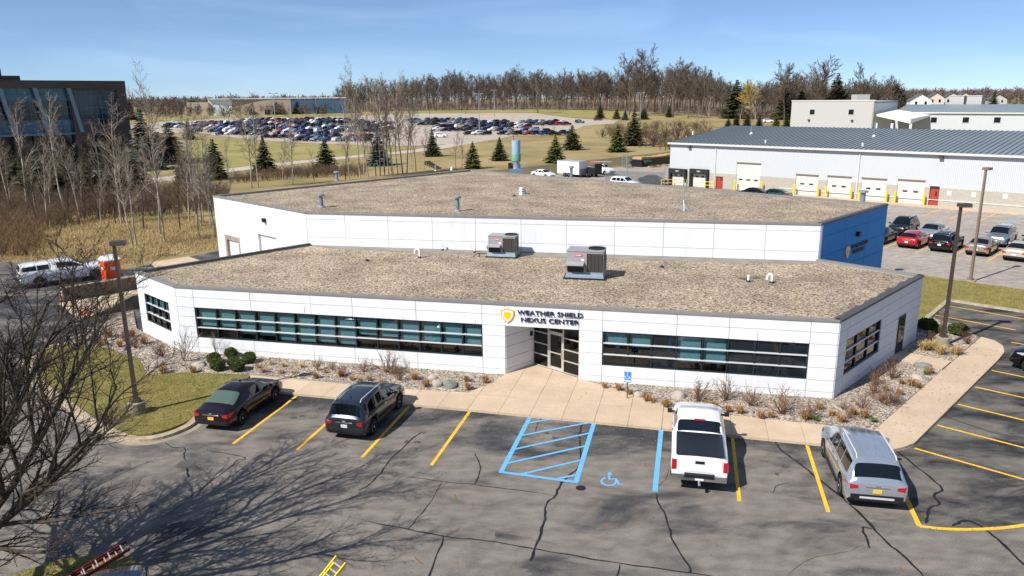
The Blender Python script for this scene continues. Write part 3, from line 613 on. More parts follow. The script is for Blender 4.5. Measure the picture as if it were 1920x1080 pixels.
def shield(parent, fr, s0, s1, z0, z1, off=.055):
    p0, d, n, L = fr; root = None
    prof = [(.5, 1.0), (.78, .9), (1.0, .87), (1.0, .60), (.93, .40), (.78, .20), (.5, 0)]; prof = prof + [(1 - x, y) for x, y in prof[1:-1][::-1]]
    for k, (sc, mt) in enumerate(((1., m_orange), (.82, m_white), (.58, m_gold))):
        q = [(s0 + (s1 - s0) * (.5 + (x - .5) * sc), z0 + (z1 - z0) * (.53 + (y - .53) * sc)) for x, y in prof]; b = MB(); m_ = len(q); o0, o1 = off - .01, off + .02 + .012 * k
        b.add([on(p0, d, n, s, o0, z) for s, z in q] + [on(p0, d, n, s, o1, z) for s, z in q], [tuple(range(m_, 2 * m_)), *[(i, (i + 1) % m_, m_ + (i + 1) % m_, m_ + i) for i in range(m_)]])
        o = obj(('emblem', 'emblem_ring', 'emblem_shield')[k], b, mt, parent if k == 0 else root); root = root or o
text(low, 'WEATHER SHIELD', frF, -8.12 - a0, -4.84 - a0, 3.325, .235, m_navy); text(low, 'NEXUS CENTER', frF, -7.93 - a0, -5.03 - a0, 2.955, .235, m_navy)
shield(low, frF, -8.96 - a0, -8.28 - a0, 2.84, 3.60)
frTR = frame_of(TR, TRR); m_ltr = M('letter_dark', (.008, .012, .03), rough=.4)
text(hall, 'WEATHER SHIELD', frTR, 5.15, 8.0, 3.72, .27, m_ltr); text(hall, 'UNIVERSITY', frTR, 5.5, 7.6, 3.33, .27, m_ltr); shield(hall, frTR, 4.2, 4.95, 3.15, 4.05)
text(low, '1101', ent, bz[1] + .28, bz[1] + .72, 2.36, .13, m_white, off=-.043, depth=.006, bold=.01)
# ---------------------------------------------------------------- on the roofs
def thing(name, px, py, z, label, cat, group=None, rz=0):
    p = g(px, py, z); return empty(name, (p[0], p[1], z), rz, label, cat, group)
def hvac(px, py, s, label, yaw):
    t = thing('rooftop_unit', px, py, 3.69, label, 'air conditioner', 'rooftop units', yaw); q = lambda *a: [v * s for v in a]
    b = MB(); b.add([(x * s, y * s, z * s) for x, y, z in ((-1.18, -.78, 0), (1.1, -.78, 0), (1.1, .78, 0), (-1.18, .78, 0), (-1.06, -.66, .36), (1.0, -.66, .36), (1.0, .66, .36), (-1.06, .66, .36))], [(0, 1, 5, 4), (1, 2, 6, 5), (2, 3, 7, 6), (3, 0, 4, 7), (4, 5, 6, 7)]); obj('roof_curb', b, m_bluegal, t)
    obj('curb_base', MB().box(*q(-1.25, 1.17, -.85, .85, -.02, .10)), m_black, t)
    obj('housing', MB().box(*q(-1.05, 1.02, -.65, .65, .365, 1.60)), m_hvac, t)
    obj('lid', MB().box(*q(-1.08, 1.05, -.68, .68, 1.602, 1.66)), m_hvac, t)
    obj('condenser_coil', MB().box(*q(.08, .98, -.675, -.652, .45, 1.5)), m_coil, t)
    for k in range(5): obj('coil_bar', MB().box(*q(.1 + .215 * k, .115 + .215 * k, -.69, -.676, .47, 1.48)), m_black, t)
    obj('side_coil', MB().box(*q(1.022, 1.045, -.5, .5, .45, 1.5)), m_coil, t)
    hd = MB(); hd.add([(x * s, y * s, z * s) for x, y, z in ((-1.08, -.66, 1.02), (-.06, -.66, 1.02), (-.06, -1.12, .92), (-1.08, -1.12, .92), (-1.08, -.66, .96), (-.06, -.66, .96), (-.06, -1.12, .86), (-1.08, -1.12, .86))], [(0, 3, 2, 1), (4, 5, 6, 7), (2, 3, 7, 6), (1, 2, 6, 5), (0, 4, 7, 3)])
    hd.add([(x * s, y * s, z * s) for x in (-1.08, -.06) for y, z in ((-.655, .5), (-.655, .98), (-1.1, .88))], [(0, 1, 2), (3, 5, 4)]); h = obj('intake_hood', hd, m_hvac, t)
    obj('intake_filter', MB().box(*q(-1.02, -.1, -.70, -.656, .42, .94)), m_black, t)
    fr_ = MB().lathe([(.48 * s, 1.662 * s), (.48 * s, 1.72 * s), (.42 * s, 1.72 * s), (.42 * s, 1.668 * s), (0, 1.668 * s)], .55 * s, .1 * s, 18); fn = obj('fan_ring', fr_, m_black, t, 40)
    gr = MB()
    for k in range(7): gr.box(*q(.15 + .13 * k, .165 + .13 * k, -.3, .5, 1.715, 1.725))
    obj('fan_grille', gr, m_coil, fn)
    bd = obj('badge', MB().box(*q(-.60, -.16, -.664, -.651, 1.33, 1.45)), m_red, t)
    obj('notice', MB().box(*q(-.24, -.06, -.664, -.651, 1.07, 1.18)), m_plate, t)
    cu = bpy.data.curves.new('t', 'FONT'); cu.body = 'bryant'; cu.size = .13 * s; cu.extrude = .004; cu.offset = .002; to = bpy.data.objects.new('t', cu); COL.objects.link(to); bpy.context.view_layer.update()
    me = bpy.data.meshes.new_from_object(to.evaluated_get(bpy.context.evaluated_depsgraph_get())); bpy.data.objects.remove(to); me.materials.append(m_white); me.transform(Matrix.Translation((-.56 * s, -.668 * s, 1.36 * s)) @ Matrix.Rotation(math.pi / 2, 4, 'X')); o = link('lettering', me, t)
    cd = MB(); cd.tube(q(1, 0, 0) and [(1.08 * s, -.5 * s, .0), (1.08 * s, -.5 * s, 1.1 * s)], .03 * s, 6); cd.tube([(1.08 * s, .2 * s, .05), (1.1 * s, .2 * s, 1.3 * s), (1.0 * s, .2 * s, 1.35 * s)], .025 * s, 6); obj('conduit', cd, m_steel, t)
    return t
YF = -TH
hvac(1100, 519, 1.0, 'large grey rooftop air conditioner in the middle of the low gravel roof', YF)
h2 = hvac(945, 480, .86, 'smaller grey rooftop air conditioner close to the tall white wall', YF)
lg = obj('gas_line', MB().tube([(-1.05, -.5, .25), (-1.6, -.7, .25), (-1.9, -.8, .03)], .03, 6).tube([(-1.5, -.68, 0), (-1.5, -.68, .25)], .03, 6), m_black, h2)
def vent(px, py, h, label, r=.15, big=1.):
    t = thing('roof_vent', px, py, 5.94, label, 'roof vent', 'tall hall roof vents')
    obj('flange', MB().lathe([(r * 1.7, 0), (r * 1.6, .10), (r * 1.05, .14)], seg=14), m_steel, t, 40); obj('stack', MB().lathe([(r, .1), (r, h - .2)], seg=14), m_bluegal, t, 40)
    obj('cap', MB().lathe([(r * 1.1, h - .2), (r * 1.9 * big, h - .17), (r * 1.95 * big, h - .04), (r * 1.3, h), (0, h + .02)], seg=16), m_steel, t, 40)
vent(603, 389, 1.05, 'blue grey capped vent pipe nearest the left end of the tall roof'); vent(858, 396, 1.12, 'blue grey capped vent pipe left of centre near the front of the tall roof')
vent(632, 339, .95, 'small capped vent pipe at the back left edge of the tall roof'); vent(1617, 382, 1.0, 'capped vent pipe at the right end of the tall roof', .17); vent(1071, 335, 1.25, 'grey capped vent standing in front of the white cargo trailer', .15)
t = thing('mushroom_vent', 979, 364, 5.94, 'low layered mushroom vent in the middle of the tall roof', 'roof vent')
obj('base', MB().lathe([(.42, 0), (.36, .12)], seg=16), m_steel, t, 40)
for k in range(3): obj('louvre_ring', MB().lathe([(.22, .12 + .16 * k), (.36 - .03 * k, .15 + .16 * k), (.33 - .03 * k, .22 + .16 * k), (.2, .28 + .16 * k)], seg=16), m_alu, t, 40)
t = thing('exhaust_stack', 968, 323, 5.94, 'big blue and green exhaust stack at the back of the tall roof', 'exhaust stack')
m_sg = M('stack_green', (.16, .36, .24), (.12, .29, .19), scale=3, rough=.6); m_sb = M('stack_blue', (.30, .42, .56), (.25, .36, .48), scale=2, rough=.55)
t.scale = (.64,) * 3; obj('base', MB().box(-1.1, 1.1, -1., 1., 0, .65), m_bluegal, t); obj('fan_housing', MB().lathe([(.75, .65), (.62, 1.6), (.7, 1.9)], seg=18), m_steel, t, 40); obj('green_band', MB().lathe([(.78, 1.9), (.80, 3.0), (.76, 3.1)], seg=20), m_sg, t, 40)
obj('barrel', MB().lathe([(.72, 3.1), (.74, 5.2), (.72, 5.35), (.66, 5.35), (.66, 4.6), (0, 4.6)], seg=20), m_sb, t, 40); obj('motor', MB().box(-1.35, -.7, -.6, .3, .65, 1.6), m_black, t); obj('motor', MB().box(.7, 1.1, -.5, .2, .75, 1.3), m_steel, t)
for px, py, h, lb in ((817, 320, .6, 'short blue vent pipe at the back edge of the tall roof left of the stack'), (847, 319, .35, 'stubby white pipe at the back edge of the tall roof beside the blue vent')):
    t = thing('pipe_vent', px, py, 5.94, lb, 'vent pipe'); obj('pipe', MB().lathe([(.13, 0), (.13, h), (.10, h + .02)], seg=10), m_bluegal if h > .5 else m_pvc, t, 40); obj('collar', MB().lathe([(.2, 0), (.16, .08)], seg=10), m_steel, t, 40)
t = thing('antenna_mast', 1281, 395, 5.94, 'thin tripod antenna mast with a white dish near the front of the tall roof', 'antenna')
obj('mast', MB().tube([(0, 0, 0), (0, 0, 2.1)], .03, 6), m_steel, t)
for k in range(3): q = k * 2.1 + .4; obj('leg', MB().tube([(.55 * math.cos(q), .55 * math.sin(q), .02), (0, 0, .75)], .022, 5), m_steel, t)
obj('ballast', MB().box(-.1, .6, -.25, .1, 0, .09), m_steel, t); dq = MB().lathe([(0, 0), (.12, .02), (.22, .07)], seg=12, axis='y'); o = obj('dish', dq, m_white, t, 40); o.location = (.14, 0, 1.75); o.rotation_euler = (0, 0, .8)
def pipe(px, py, pts, label, r=.06):
    t = thing('roof_pipe', px, py, 3.69, label, 'vent pipe', 'white roof pipes', YF); obj('pipe', MB().tube(pts, r, 8), m_pvc, t, 50); obj('boot', MB().lathe([(r * 2, 0), (r * 1.3, .12)], seg=10), m_black, t, 40)
goose = lambda h, w, s: [(0, 0, 0), (0, 0, h - .1)] + [(s * w / 2 * (1 - math.cos(q)), 0, h - .1 + .16 * math.sin(q)) for q in (.4, .9, 1.57, 2.2, 2.7)] + [(s * w, 0, h - .25)]
pipe(787, 484, goose(.55, .34, -1), 'white gooseneck pipe at the left back of the low roof', .065); pipe(830, 470, [(0, 0, 0), (0, 0, .52)], 'straight white pipe at the back of the low roof, left of the small unit', .06)
pipe(890, 474, goose(.52, .3, -1), 'white gooseneck pipe beside the smaller rooftop unit', .06); pipe(1403, 529, [(0, 0, 0), (0, 0, .40)], 'short straight white pipe on the right of the low roof', .07); pipe(1447, 531, goose(.45, .26, -1), 'white hook pipe on the right of the low roof', .07)

tag(obj('roof_cable', MB().tube([(*F(-18, 50.2), 5.96), (*F(-9, 50.35), 5.965), (*F(2.2, 51.2), 5.96)], .011, 5), m_roofm), 'thin tan cable lying along the front of the tall gravel roof', 'cable')
for k, (a, d, z, hst) in enumerate(((-20, 44, 3.70, 'low roof, left part'), (-1.5, 45.5, 3.70, 'low roof, behind the large unit'), (-14, 60, 5.94, 'tall roof, left of the mushroom vent'))):
    t = empty('roof_drain', (*F(a, d), z), 0, 'small dark drain dome on the ' + hst, 'drain'); obj('collar', MB().lathe([(.34, 0), (.3, .03)], seg=14), m_roofm, t); obj('dome', MB().lathe([(.16, .02), (.13, .1), (.05, .15), (0, .155)], seg=10), m_black, t, 40)
t = empty('roof_pavers', (*F(3.3, 43.5), 3.7), .3, 'two flat dark pavers lying on the right of the low gravel roof', 'paver')
for x in (-.35, .3): obj('paver', MB().box(x, x + .5, -.2, .2, 0, .05), m_conc_d, t)
# ================================================================== vehicles
# stations from tail to nose: x, top, belt, cabin (1) or deck (0), width, top width, underside
CAR = {
 'sedan': dict(L=4.62, W=1.80, R=.33, keys=[(-2.31, .84, .76, 0, .86, .74, .38), (-2.24, .99, .87, 0, .95, .78, .30), (-1.76, 1.05, .92, 0, 1, .78, .24), (-.92, 1.41, .93, 1, 1, .645, .22), (-.2, 1.47, .92, 1, 1, .665, .22), (.38, 1.42, .90, 1, 1, .64, .22), (1.18, 1.00, .88, 0, 1, .74, .22), (1.9, .90, .80, 0, .97, .70, .24), (2.2, .74, .66, 0, .90, .66, .28), (2.31, .58, .52, 0, .80, .60, .34)],
   rear=(-1.76, -.92), front=(.38, 1.18), side=[(-1.12, -.48), (-.40, .26), (.34, .92)], wx=(-1.36, 1.38)),
 'suv': dict(L=4.68, W=1.86, R=.36, keys=[(-2.34, 1.0, .93, 0, .89, .78, .42), (-2.31, 1.07, .98, 0, .955, .80, .37), (-2.25, 1.12, 1.0, 0, .985, .80, .30), (-2.04, 1.61, 1.02, 1, 1, .675, .27), (-1.8, 1.67, 1.02, 1, 1, .695, .26), (-.4, 1.725, 1.0, 1, 1, .71, .25), (.34, 1.67, .99, 1, 1, .68, .25), (1.08, 1.15, .98, 0, 1, .80, .25), (1.85, 1.06, .92, 0, .985, .76, .27), (2.2, .93, .80, 0, .93, .70, .32), (2.34, .66, .58, 0, .84, .64, .38)],
   rear=(-2.25, -2.04), front=(.34, 1.08), side=[(-1.86, -1.08), (-1.0, -.32), (-.24, .38), (.44, .82)], wx=(-1.40, 1.42)),
 'hatch': dict(L=4.36, W=1.80, R=.33, keys=[(-2.18, .90, .82, 0, .88, .74, .38), (-2.12, 1.0, .90, 0, .955, .76, .32), (-2.0, 1.05, .93, 0, .98, .74, .26), (-1.5, 1.40, .94, 1, 1, .63, .23), (-.3, 1.48, .92, 1, 1, .665, .22), (.42, 1.42, .90, 1, 1, .645, .22), (1.2, 1.0, .88, 0, 1, .74, .22), (1.8, .90, .80, 0, .96, .70, .25), (2.08, .76, .66, 0, .90, .66, .28), (2.18, .60, .52, 0, .82, .60, .34)],
   rear=(-2.0, -1.5), front=(.42, 1.2), side=[(-1.35, -.78), (-.70, -.2), (-.12, .42), (.48, .95)], wx=(-1.3, 1.32)),
 'pickup': dict(L=5.85, W=2.02, R=.40, keys=[(-2.92, 1.28, 1.20, 0, .955, .90, .62), (-2.88, 1.33, 1.24, 0, .985, .9, .52), (-2.0, 1.35, 1.26, 0, 1, .9, .42), (-.92, 1.36, 1.26, 0, 1, .9, .38), (-.84, 1.37, 1.27, 0, 1, .88, .37), (-.66, 1.84, 1.28, 1, 1, .75, .36), (0, 1.89, 1.28, 1, 1, .77, .36), (.62, 1.84, 1.27, 1, 1, .75, .36), (1.38, 1.37, 1.22, 0, 1, .82, .36), (2.35, 1.25, 1.10, 0, .98, .78, .40), (2.80, 1.12, .98, 0, .94, .76, .45), (2.92, .86, .76, 0, .86, .7, .52)],
   rear=(-.84, -.66), front=(.62, 1.38), side=[(-.54, -.1), (0, .6), (.66, 1.03)], wx=(-1.72, 1.9)),
 'pickup_cap': dict(L=5.85, W=2.02, R=.40, keys=[(-2.92, 1.24, 1.18, 0, .955, .85, .62), (-2.90, 1.30, 1.24, 0, .98, .85, .52), (-2.80, 1.76, 1.28, 1, .99, .76, .48), (-2.0, 1.83, 1.28, 1, 1, .78, .42), (-1.02, 1.83, 1.28, 1, 1, .77, .38), (-.98, 1.68, 1.28, .8, 1, .76, .38), (-.90, 1.68, 1.28, .8, 1, .76, .38), (-.84, 1.86, 1.28, 1, 1, .74, .37), (-.2, 1.89, 1.28, 1, 1, .75, .36), (.52, 1.84, 1.27, 1, 1, .73, .36), (1.3, 1.37, 1.22, 0, 1, .80, .36), (2.35, 1.25, 1.10, 0, .98, .78, .40), (2.80, 1.12, .98, 0, .94, .76, .45), (2.92, .86, .76, 0, .86, .7, .52)],
   rear=(-2.90, -2.80), front=(.52, 1.3), side=[(-2.7, -1.85), (-1.78, -1.05), (-.55, -.05), (.02, .5), (.56, .95)], wx=(-1.72, 1.9)),
}
CAR['minivan'] = dict(CAR['suv']); CAR['explorer'] = dict(CAR['suv'])
def carsurf(kind, sx=1., sy=1., sz=1.):
    c = CAR[kind]; K = c['keys']; xs = [k[0] for k in K]; W2 = c['W'] / 2; Ra = c['R'] + .06
    def ring(x):
        v = [np.interp(x, xs, [k[i] for k in K]) for i in range(1, 7)]
        zt, zbelt, gh, wf, wt, zb = v; w = W2 * wf
        for xw in c['wx']:
            if abs(x - xw) < Ra: zb = max(zb, c['R'] + math.sqrt(max(0, Ra * Ra - (x - xw) ** 2)))
        A = [(0, zb), (.78 * w, zb), (.965 * w, zb + .05), (1.0 * w, zb + .52 * (zbelt - zb)), (.985 * w, zbelt - .07), (.945 * w, zbelt)]
        G = [(wt * W2 + .035, zt - .09), (wt * W2 - .05, zt - .025), (wt * W2 * .5, zt - .002), (0, zt + .004)]
        Hd = [(.84 * w, zbelt + .55 * (zt - zbelt)), (.62 * w, zt - .018), (.3 * w, zt - .002), (0, zt)]
        return A + [(G[i][0] * gh + Hd[i][0] * (1 - gh), G[i][1] * gh + Hd[i][1] * (1 - gh)) for i in range(4)]
    def surf(x, v, side=1):
        r = ring(x); i = min(8, int(v)); t = v - i
        return np.array([x * sx, side * sy * (r[i][0] * (1 - t) + r[i + 1][0] * t), sz * (r[i][1] * (1 - t) + r[i + 1][1] * t)])
    return c, ring, surf
def car_meshes(kind, sx=1., sy=1., sz=1., fine=True):
    c, ring, surf = carsurf(kind, sx, sy, sz); Ra = c['R'] + .06
    xs = sorted(set([k[0] for k in c['keys']] + [xw + Ra * q for xw in c['wx'] for q in ((-1.005, -.97, -.8, -.45, 0, .45, .8, .97, 1.005) if fine else (-1.0, -.6, 0, .6, 1.0))]))
    body, under = MB(), MB(); n = 10; vs = []
    for x in xs:
        r = ring(x)
        vs += [(x * sx, sy * r[j][0], sz * r[j][1]) for j in range(n)] + [(x * sx, -sy * r[j][0], sz * r[j][1]) for j in range(n - 2, 0, -1)]
    m_ = 2 * n - 2; fb, fu = [], []
    for i in range(len(xs) - 1):
        for j in range(m_):
            f = (i * m_ + j, i * m_ + (j + 1) % m_, (i + 1) * m_ + (j + 1) % m_, (i + 1) * m_ + j)[::-1]
            (fu if (j < 2 or j >= m_ - 2) else fb).append(f)
    fb += [tuple(range(m_)), tuple(range((len(xs) - 1) * m_, len(xs) * m_))[::-1]]
    body.add(vs, fb); under.add(vs, fu)
    def patch(xa, xb, va, vb, sides=(1, -1), nx=4, nv=3, off=.009, both=False):
        b = MB()
        def pt(x, v, sd_):
            p = surf(x, v, sd_); e1 = surf(x + .02, v, sd_) - surf(x - .02, v, sd_); e2 = surf(x, min(9, v + .05), sd_) - surf(x, max(0, v - .05), sd_)
            nn = -np.cross(e1, e2) * sd_; nn /= np.linalg.norm(nn) + 1e-9
            return p + nn * off
        if both:
            vv = [(v, 1) for v in np.linspace(va, vb, nv)] + [(v, -1) for v in np.linspace(vb, va, nv)[1:]]
        else: vv = [(v, sides[0]) for v in np.linspace(va, vb, nv)]
        X = np.linspace(xa, xb, nx); P_ = [pt(x, v, s) for x in X for v, s in vv]; k = len(vv); fs = [(i * k + j, i * k + j + 1, (i + 1) * k + j + 1, (i + 1) * k + j) for i in range(nx - 1) for j in range(k - 1)]
        if both or sides[0] == 1: fs = [f[::-1] for f in fs]
        return b.add(P_, fs)
    return c, body, under, patch, surf
def wheel_parts(R, w=.22, spokes=5):
    t = MB().lathe([(R * .62, -w / 2), (R * .93, -w / 2), (R, -w / 2 + .04), (R, w / 2 - .04), (R * .93, w / 2), (R * .62, w / 2)], seg=20, axis='y')
    r = MB().lathe([(R * .66, w / 2 - .015), (R * .60, w / 2 + .003), (R * .60, w / 2 - .05)], seg=20, axis='y')
    for k in range(spokes):
        q = 2 * math.pi * k / spokes; c, s = math.cos(q), math.sin(q); h = R * .11 if spokes < 8 else R * .05
        for o in ((0,) if spokes < 8 else (-.05 * R, .05 * R)):
            P_ = [(R * .08, -h + o), (R * .62, -h * .8 + o), (R * .62, h * .8 + o), (R * .08, h + o)]
            r.add([(a * c - b * s, w / 2 - .005, a * s + b * c) for a, b in P_] + [(a * c - b * s, w / 2 - .04, a * s + b * c) for a, b in P_], [(0, 3, 2, 1)[::-1], (0, 1, 5, 4), (1, 2, 6, 5), (2, 3, 7, 6), (3, 0, 4, 7)])
    r.lathe([(R * .14, w / 2 + .004), (0, w / 2 + .008)], seg=10, axis='y'); d = MB().lathe([(R * .6, w / 2 - .06), (0, w / 2 - .055)], seg=16, axis='y')
    return t, r, d
def car(kind, name, label, cat, pos, head, pm, group=None, sx=1., sy=1., sz=1., gm=None, rg=None, plate=None, rails=False, clad=False, spokes=5, tail='side', chrome=True, seams=True):
    root = empty(name, (pos[0], pos[1], 0.005), heading(head), label, cat, group); gm = gm or m_cglass; tail = 'pickup' if kind.startswith('pickup') else tail
    c, body, under, patch, surf = car_meshes(kind, sx, sy, sz); L, R = c['L'] * sx, c['R'] * sz
    bo = obj('body', body, pm, root, 38); obj('underbody', under, m_black, root)
    x0, x1 = c['front']; obj('windshield', patch(x0 + (x1 - x0) * .05, x0 + (x1 - x0) * .93, 6.25, 9, both=True, nx=5, nv=5), m_cglass, root, 60)
    x0, x1 = c['rear']; k_ = (x1 - x0); obj('rear_window', patch(x0 + k_ * .10, x0 + k_ * .93, 6.3, 9, both=True, nx=5, nv=5), rg or gm, root, 60)
    for xa, xb in c['side']:
        for s in (1, -1): obj('side_window', patch(xa, xb, 5.14, 5.9, (s,), nx=3, nv=3), gm, root, 60)
    ends = [c['keys'][0], c['keys'][1]]; W2 = c['W'] / 2 * sy
    t, r, d = wheel_parts(R, .24, spokes); me_t, me_r, me_d = t.mesh('tyre', m_tyre, 40), r.mesh('rim', m_rim, 40), d.mesh('hub_disc', m_black)
    for xw in c['wx']:
        for s in (1, -1):
            w_ = link('wheel', me_d, root, (xw * sx, s * (W2 - .125), R), 0 if s == 1 else math.pi); link('tyre', me_t, w_); link('rim', me_r, w_)
    zb_, zt_ = c['keys'][1][2] * sz, c['keys'][0][6] * sz; xe = -L / 2; belt = c['keys'][2][2] * sz
    # lamps
    for s in (1, -1):
        if tail == 'tall': q = MB().box(xe - .015, xe + .16, s * W2 * .955 - .11, s * W2 * .955 + .045 * 0 + .02 * s, belt - .42, belt - .02)
        elif tail == 'pickup': q = MB().box(xe - .012, xe + .10, min(s * W2 * .80, s * W2 * .965), max(s * W2 * .80, s * W2 * .965), zb_ - .42, zb_ - .03)
        else:
            a, b = s * W2 * .62, s * W2 * .965; q = MB()
            q.add([(xe - .012, a, belt - .20), (xe - .012, s * W2 * .87, belt - .24), (xe + .08, b, belt - .22), (xe + .38, s * W2 * 1.0, belt - .10), (xe - .012, a, belt - .10), (xe - .012, s * W2 * .87, belt - .06), (xe + .08, b, belt - .05), (xe + .38, s * W2 * .995, belt - .05)], [(0, 1, 5, 4), (1, 2, 6, 5), (2, 3, 7, 6), (4, 5, 6, 7)] if s < 0 else [(4, 5, 1, 0), (5, 6, 2, 1), (6, 7, 3, 2), (7, 6, 5, 4)])
        tl = obj('taillight', q, m_tail, root)
        kf = c['keys'][-3]; xf = kf[0] * sx; zf = kf[1] * sz - .12; wf = W2 * kf[4]
        q = MB(); q.add([(xf - .15, s * wf * 1.03, zf - .06), (xf + .18, s * wf * .92, zf - .16), (xf + .34, s * wf * .60, zf - .22), (xf - .15, s * wf * 1.0, zf + .06), (xf + .18, s * wf * .90, zf - .02), (xf + .33, s * wf * .60, zf - .08)], [(0, 1, 4, 3), (1, 2, 5, 4)] if s > 0 else [(3, 4, 1, 0), (4, 5, 2, 1)])
        obj('headlight', q, m_head, root)
        xm = c['front'][1] * sx - .22; mr_ = MB().box(xm - .09, xm + .06, min(s * (W2 + .02), s * (W2 + .20)), max(s * (W2 + .02), s * (W2 + .20)), belt + .03, belt + .17); mr_.box(xm - .04, xm + .04, min(s * (W2 - .10), s * (W2 + .04)), max(s * (W2 - .10), s * (W2 + .04)), belt + .03, belt + .09)
        obj('mirror', mr_, m_black if kind.startswith('pickup') else pm, root)
        for xa, xb in c['side'][-3:-1]:
            p = surf(xa + .12, 4.35, s); obj('door_handle', MB().box(p[0] - .09, p[0] + .09, p[1] - .02, p[1] + .025, p[2] - .015, p[2] + .015), m_chrome if chrome else pm, root)
        if seams:
            for xa in [c['side'][-1][1] + .12] + [q_[0] - .04 for q_ in c['side'][-2:]]:
                pts = [surf(xa, v, s) + np.array([0, s * .004, 0]) for v in (2.3, 3, 4, 5)]; b = MB(); vs_ = []
                for p in pts: vs_ += [p - np.array([.006, 0, 0]), p + np.array([.006, 0, 0])]
                b.add(vs_, [(2 * i, 2 * i + 1, 2 * i + 3, 2 * i + 2) for i in range(3)]); obj('door_seam', b, m_black, root)
        if rails:
            xa, xb = c['keys'][3][0] * sx + .15, c['front'][0] * sx; ys_ = s * (c['keys'][5][5] * W2 - .08); zr = c['keys'][5][1] * sz
            obj('roof_rail', MB().tube([(xa, ys_, zr - .09), (xa + .12, ys_, zr + .015), (xb - .2, ys_, zr + .015), (xb, ys_, zr - .07)], .022, 6), m_rim, root, 50)
    # tail end
    lowr = zt_ + .02
    if kind.startswith('pickup'):
        obj('bumper', MB().box(xe - .16, xe + .02, -W2 * .93, W2 * .93, .50, .72), m_chrome, root); obj('bumper_step', MB().box(xe - .165, xe - .02, -W2 * .52, W2 * .52, .60, .735), m_black, root)
        obj('hitch', MB().box(xe - .36, xe, -.04, .04, .42, .49).lathe([(.03, .49), (.03, .55), (.05, .6), (0, .64)], xe - .32, 0, 8), m_steel, root)
        obj('tailgate', MB().box(xe - .012, xe + .02, -W2 * .76, W2 * .76, .78, 1.26), pm, root); obj('tailgate_handle', MB().box(xe - .03, xe - .01, -.16, .16, 1.10, 1.2), m_black, root)
        obj('licence_plate', MB().box(xe - .175, xe - .163, -.15, .15, .53, .60), m_plate, root)
        if kind == 'pickup':
            obj('bed_cover', MB().box(xe + .08, -.93 * sx, -W2 * .83, W2 * .83, 1.365 * sz, 1.40 * sz), M('bed_cover', (.012, .016, .024), rough=.45), root)
            obj('brake_light', MB().box(-.72, -.66, -.2, .2, 1.80 * sz, 1.85 * sz), m_tail, root)
    else:
        obj('bumper', MB().box(xe - .02, xe + .12, -W2 * .84, W2 * .84, lowr, lowr + (.17 if clad else .10)), m_black, root)
        if clad: obj('skid_plate', MB().box(xe - .03, xe + .08, -W2 * .55, W2 * .55, lowr + .03, lowr + .10), m_rim, root)
        obj('licence_plate', MB().box(xe - .022, xe + .02, -.14, .14, belt - .35, belt - .22), plate or m_plate, root)
        obj('garnish', MB().box(xe - .02, xe + .02, -.38, .38, belt - .155, belt - .115), m_chrome, root)
        obj('badge', MB().box(xe - .026, xe + .02, -.07, .07, belt - .105, belt - .06), m_chrome, root)
        if clad:
            for s in (1, -1): obj('side_cladding', MB().box(c['wx'][0] * sx + R + .1, c['wx'][1] * sx - R - .1, min(s * W2 * .93, s * (W2 + .012)), max(s * W2 * .93, s * (W2 + .012)), .26, .40), m_black, root)
    kf = c['keys'][-1]; xf = L / 2
    obj('grille', MB().box(xf - .10, xf + .012, -W2 * .5, W2 * .5, kf[6] * sz + .02, kf[1] * sz - .03), m_black, root)
    rf_ = c['keys'][4][0] * sx + .25; zr = np.interp(rf_ / sx, [k[0] for k in c['keys']], [k[1] for k in c['keys']]) * sz
    if not kind.startswith('pickup'): obj('antenna', MB().add([(rf_ - .09, 0, zr), (rf_ + .09, -.015, zr), (rf_ + .09, .015, zr), (rf_ - .07, 0, zr + .075)], [(0, 1, 3), (1, 2, 3), (2, 0, 3)]), pm, root)
    return root
PN = {k: paint('paint_' + k, c, mtl) for k, c, mtl in (('black', (.004, .004, .005), 0.), ('darkplum', (.009, .004, .007), .0), ('slate', (.022, .030, .040), .4), ('white', (.78, .79, .80), 0), ('silver', (.44, .49, .54), .65), ('steelblue', (.20, .25, .29), .5), ('red', (.48, .012, .014), .3), ('gold', (.40, .34, .27), .5), ('navy', (.008, .018, .055), .4), ('green', (.02, .05, .05), .4), ('grey', (.16, .17, .18), .5), ('maroon', (.12, .01, .018), .3), ('bluegreen', (.022, .05, .065), .4), ('beige', (.50, .44, .34), .2), ('midblue', (.02, .07, .2), .4))}
car('sedan', 'sedan', 'black sedan parked beside the lawn island, first car on the left', 'car', F(-19.5, 26.15 + 2.31), TH, PN['darkplum'], rg=m_cglass2, plate=m_platey, spokes=10, chrome=False)
car('suv', 'suv', 'dark slate blue SUV with roof rails in front of the long window', 'car', F(-13.45, 26.5 + 2.3), TH + .02, PN['slate'], sx=.985, sy=.985, sz=.98, rails=True, spokes=5)
car('pickup', 'pickup_truck', 'white pickup truck with black bed cover beside the blue accessible bay', 'pickup', F(.72, 25.3 + 2.93), TH - .015, PN['white'], sx=.985, spokes=5)
ex = car('suv', 'suv', 'silver SUV with black rear window parked at the right corner', 'car', F(6.52, 25.2 + 2.5), TH - .03, PN['silver'], sx=1.07, sy=1.07, sz=1.05, rails=True, clad=True, spokes=5, plate=m_platey)
for k in range(4):
    y = -.42 + .28 * k; obj('roof_rib', MB().box(-1.35, .30, y - .008, y + .008, 1.795, 1.818), PN['silver'], ex)
HUc = HU
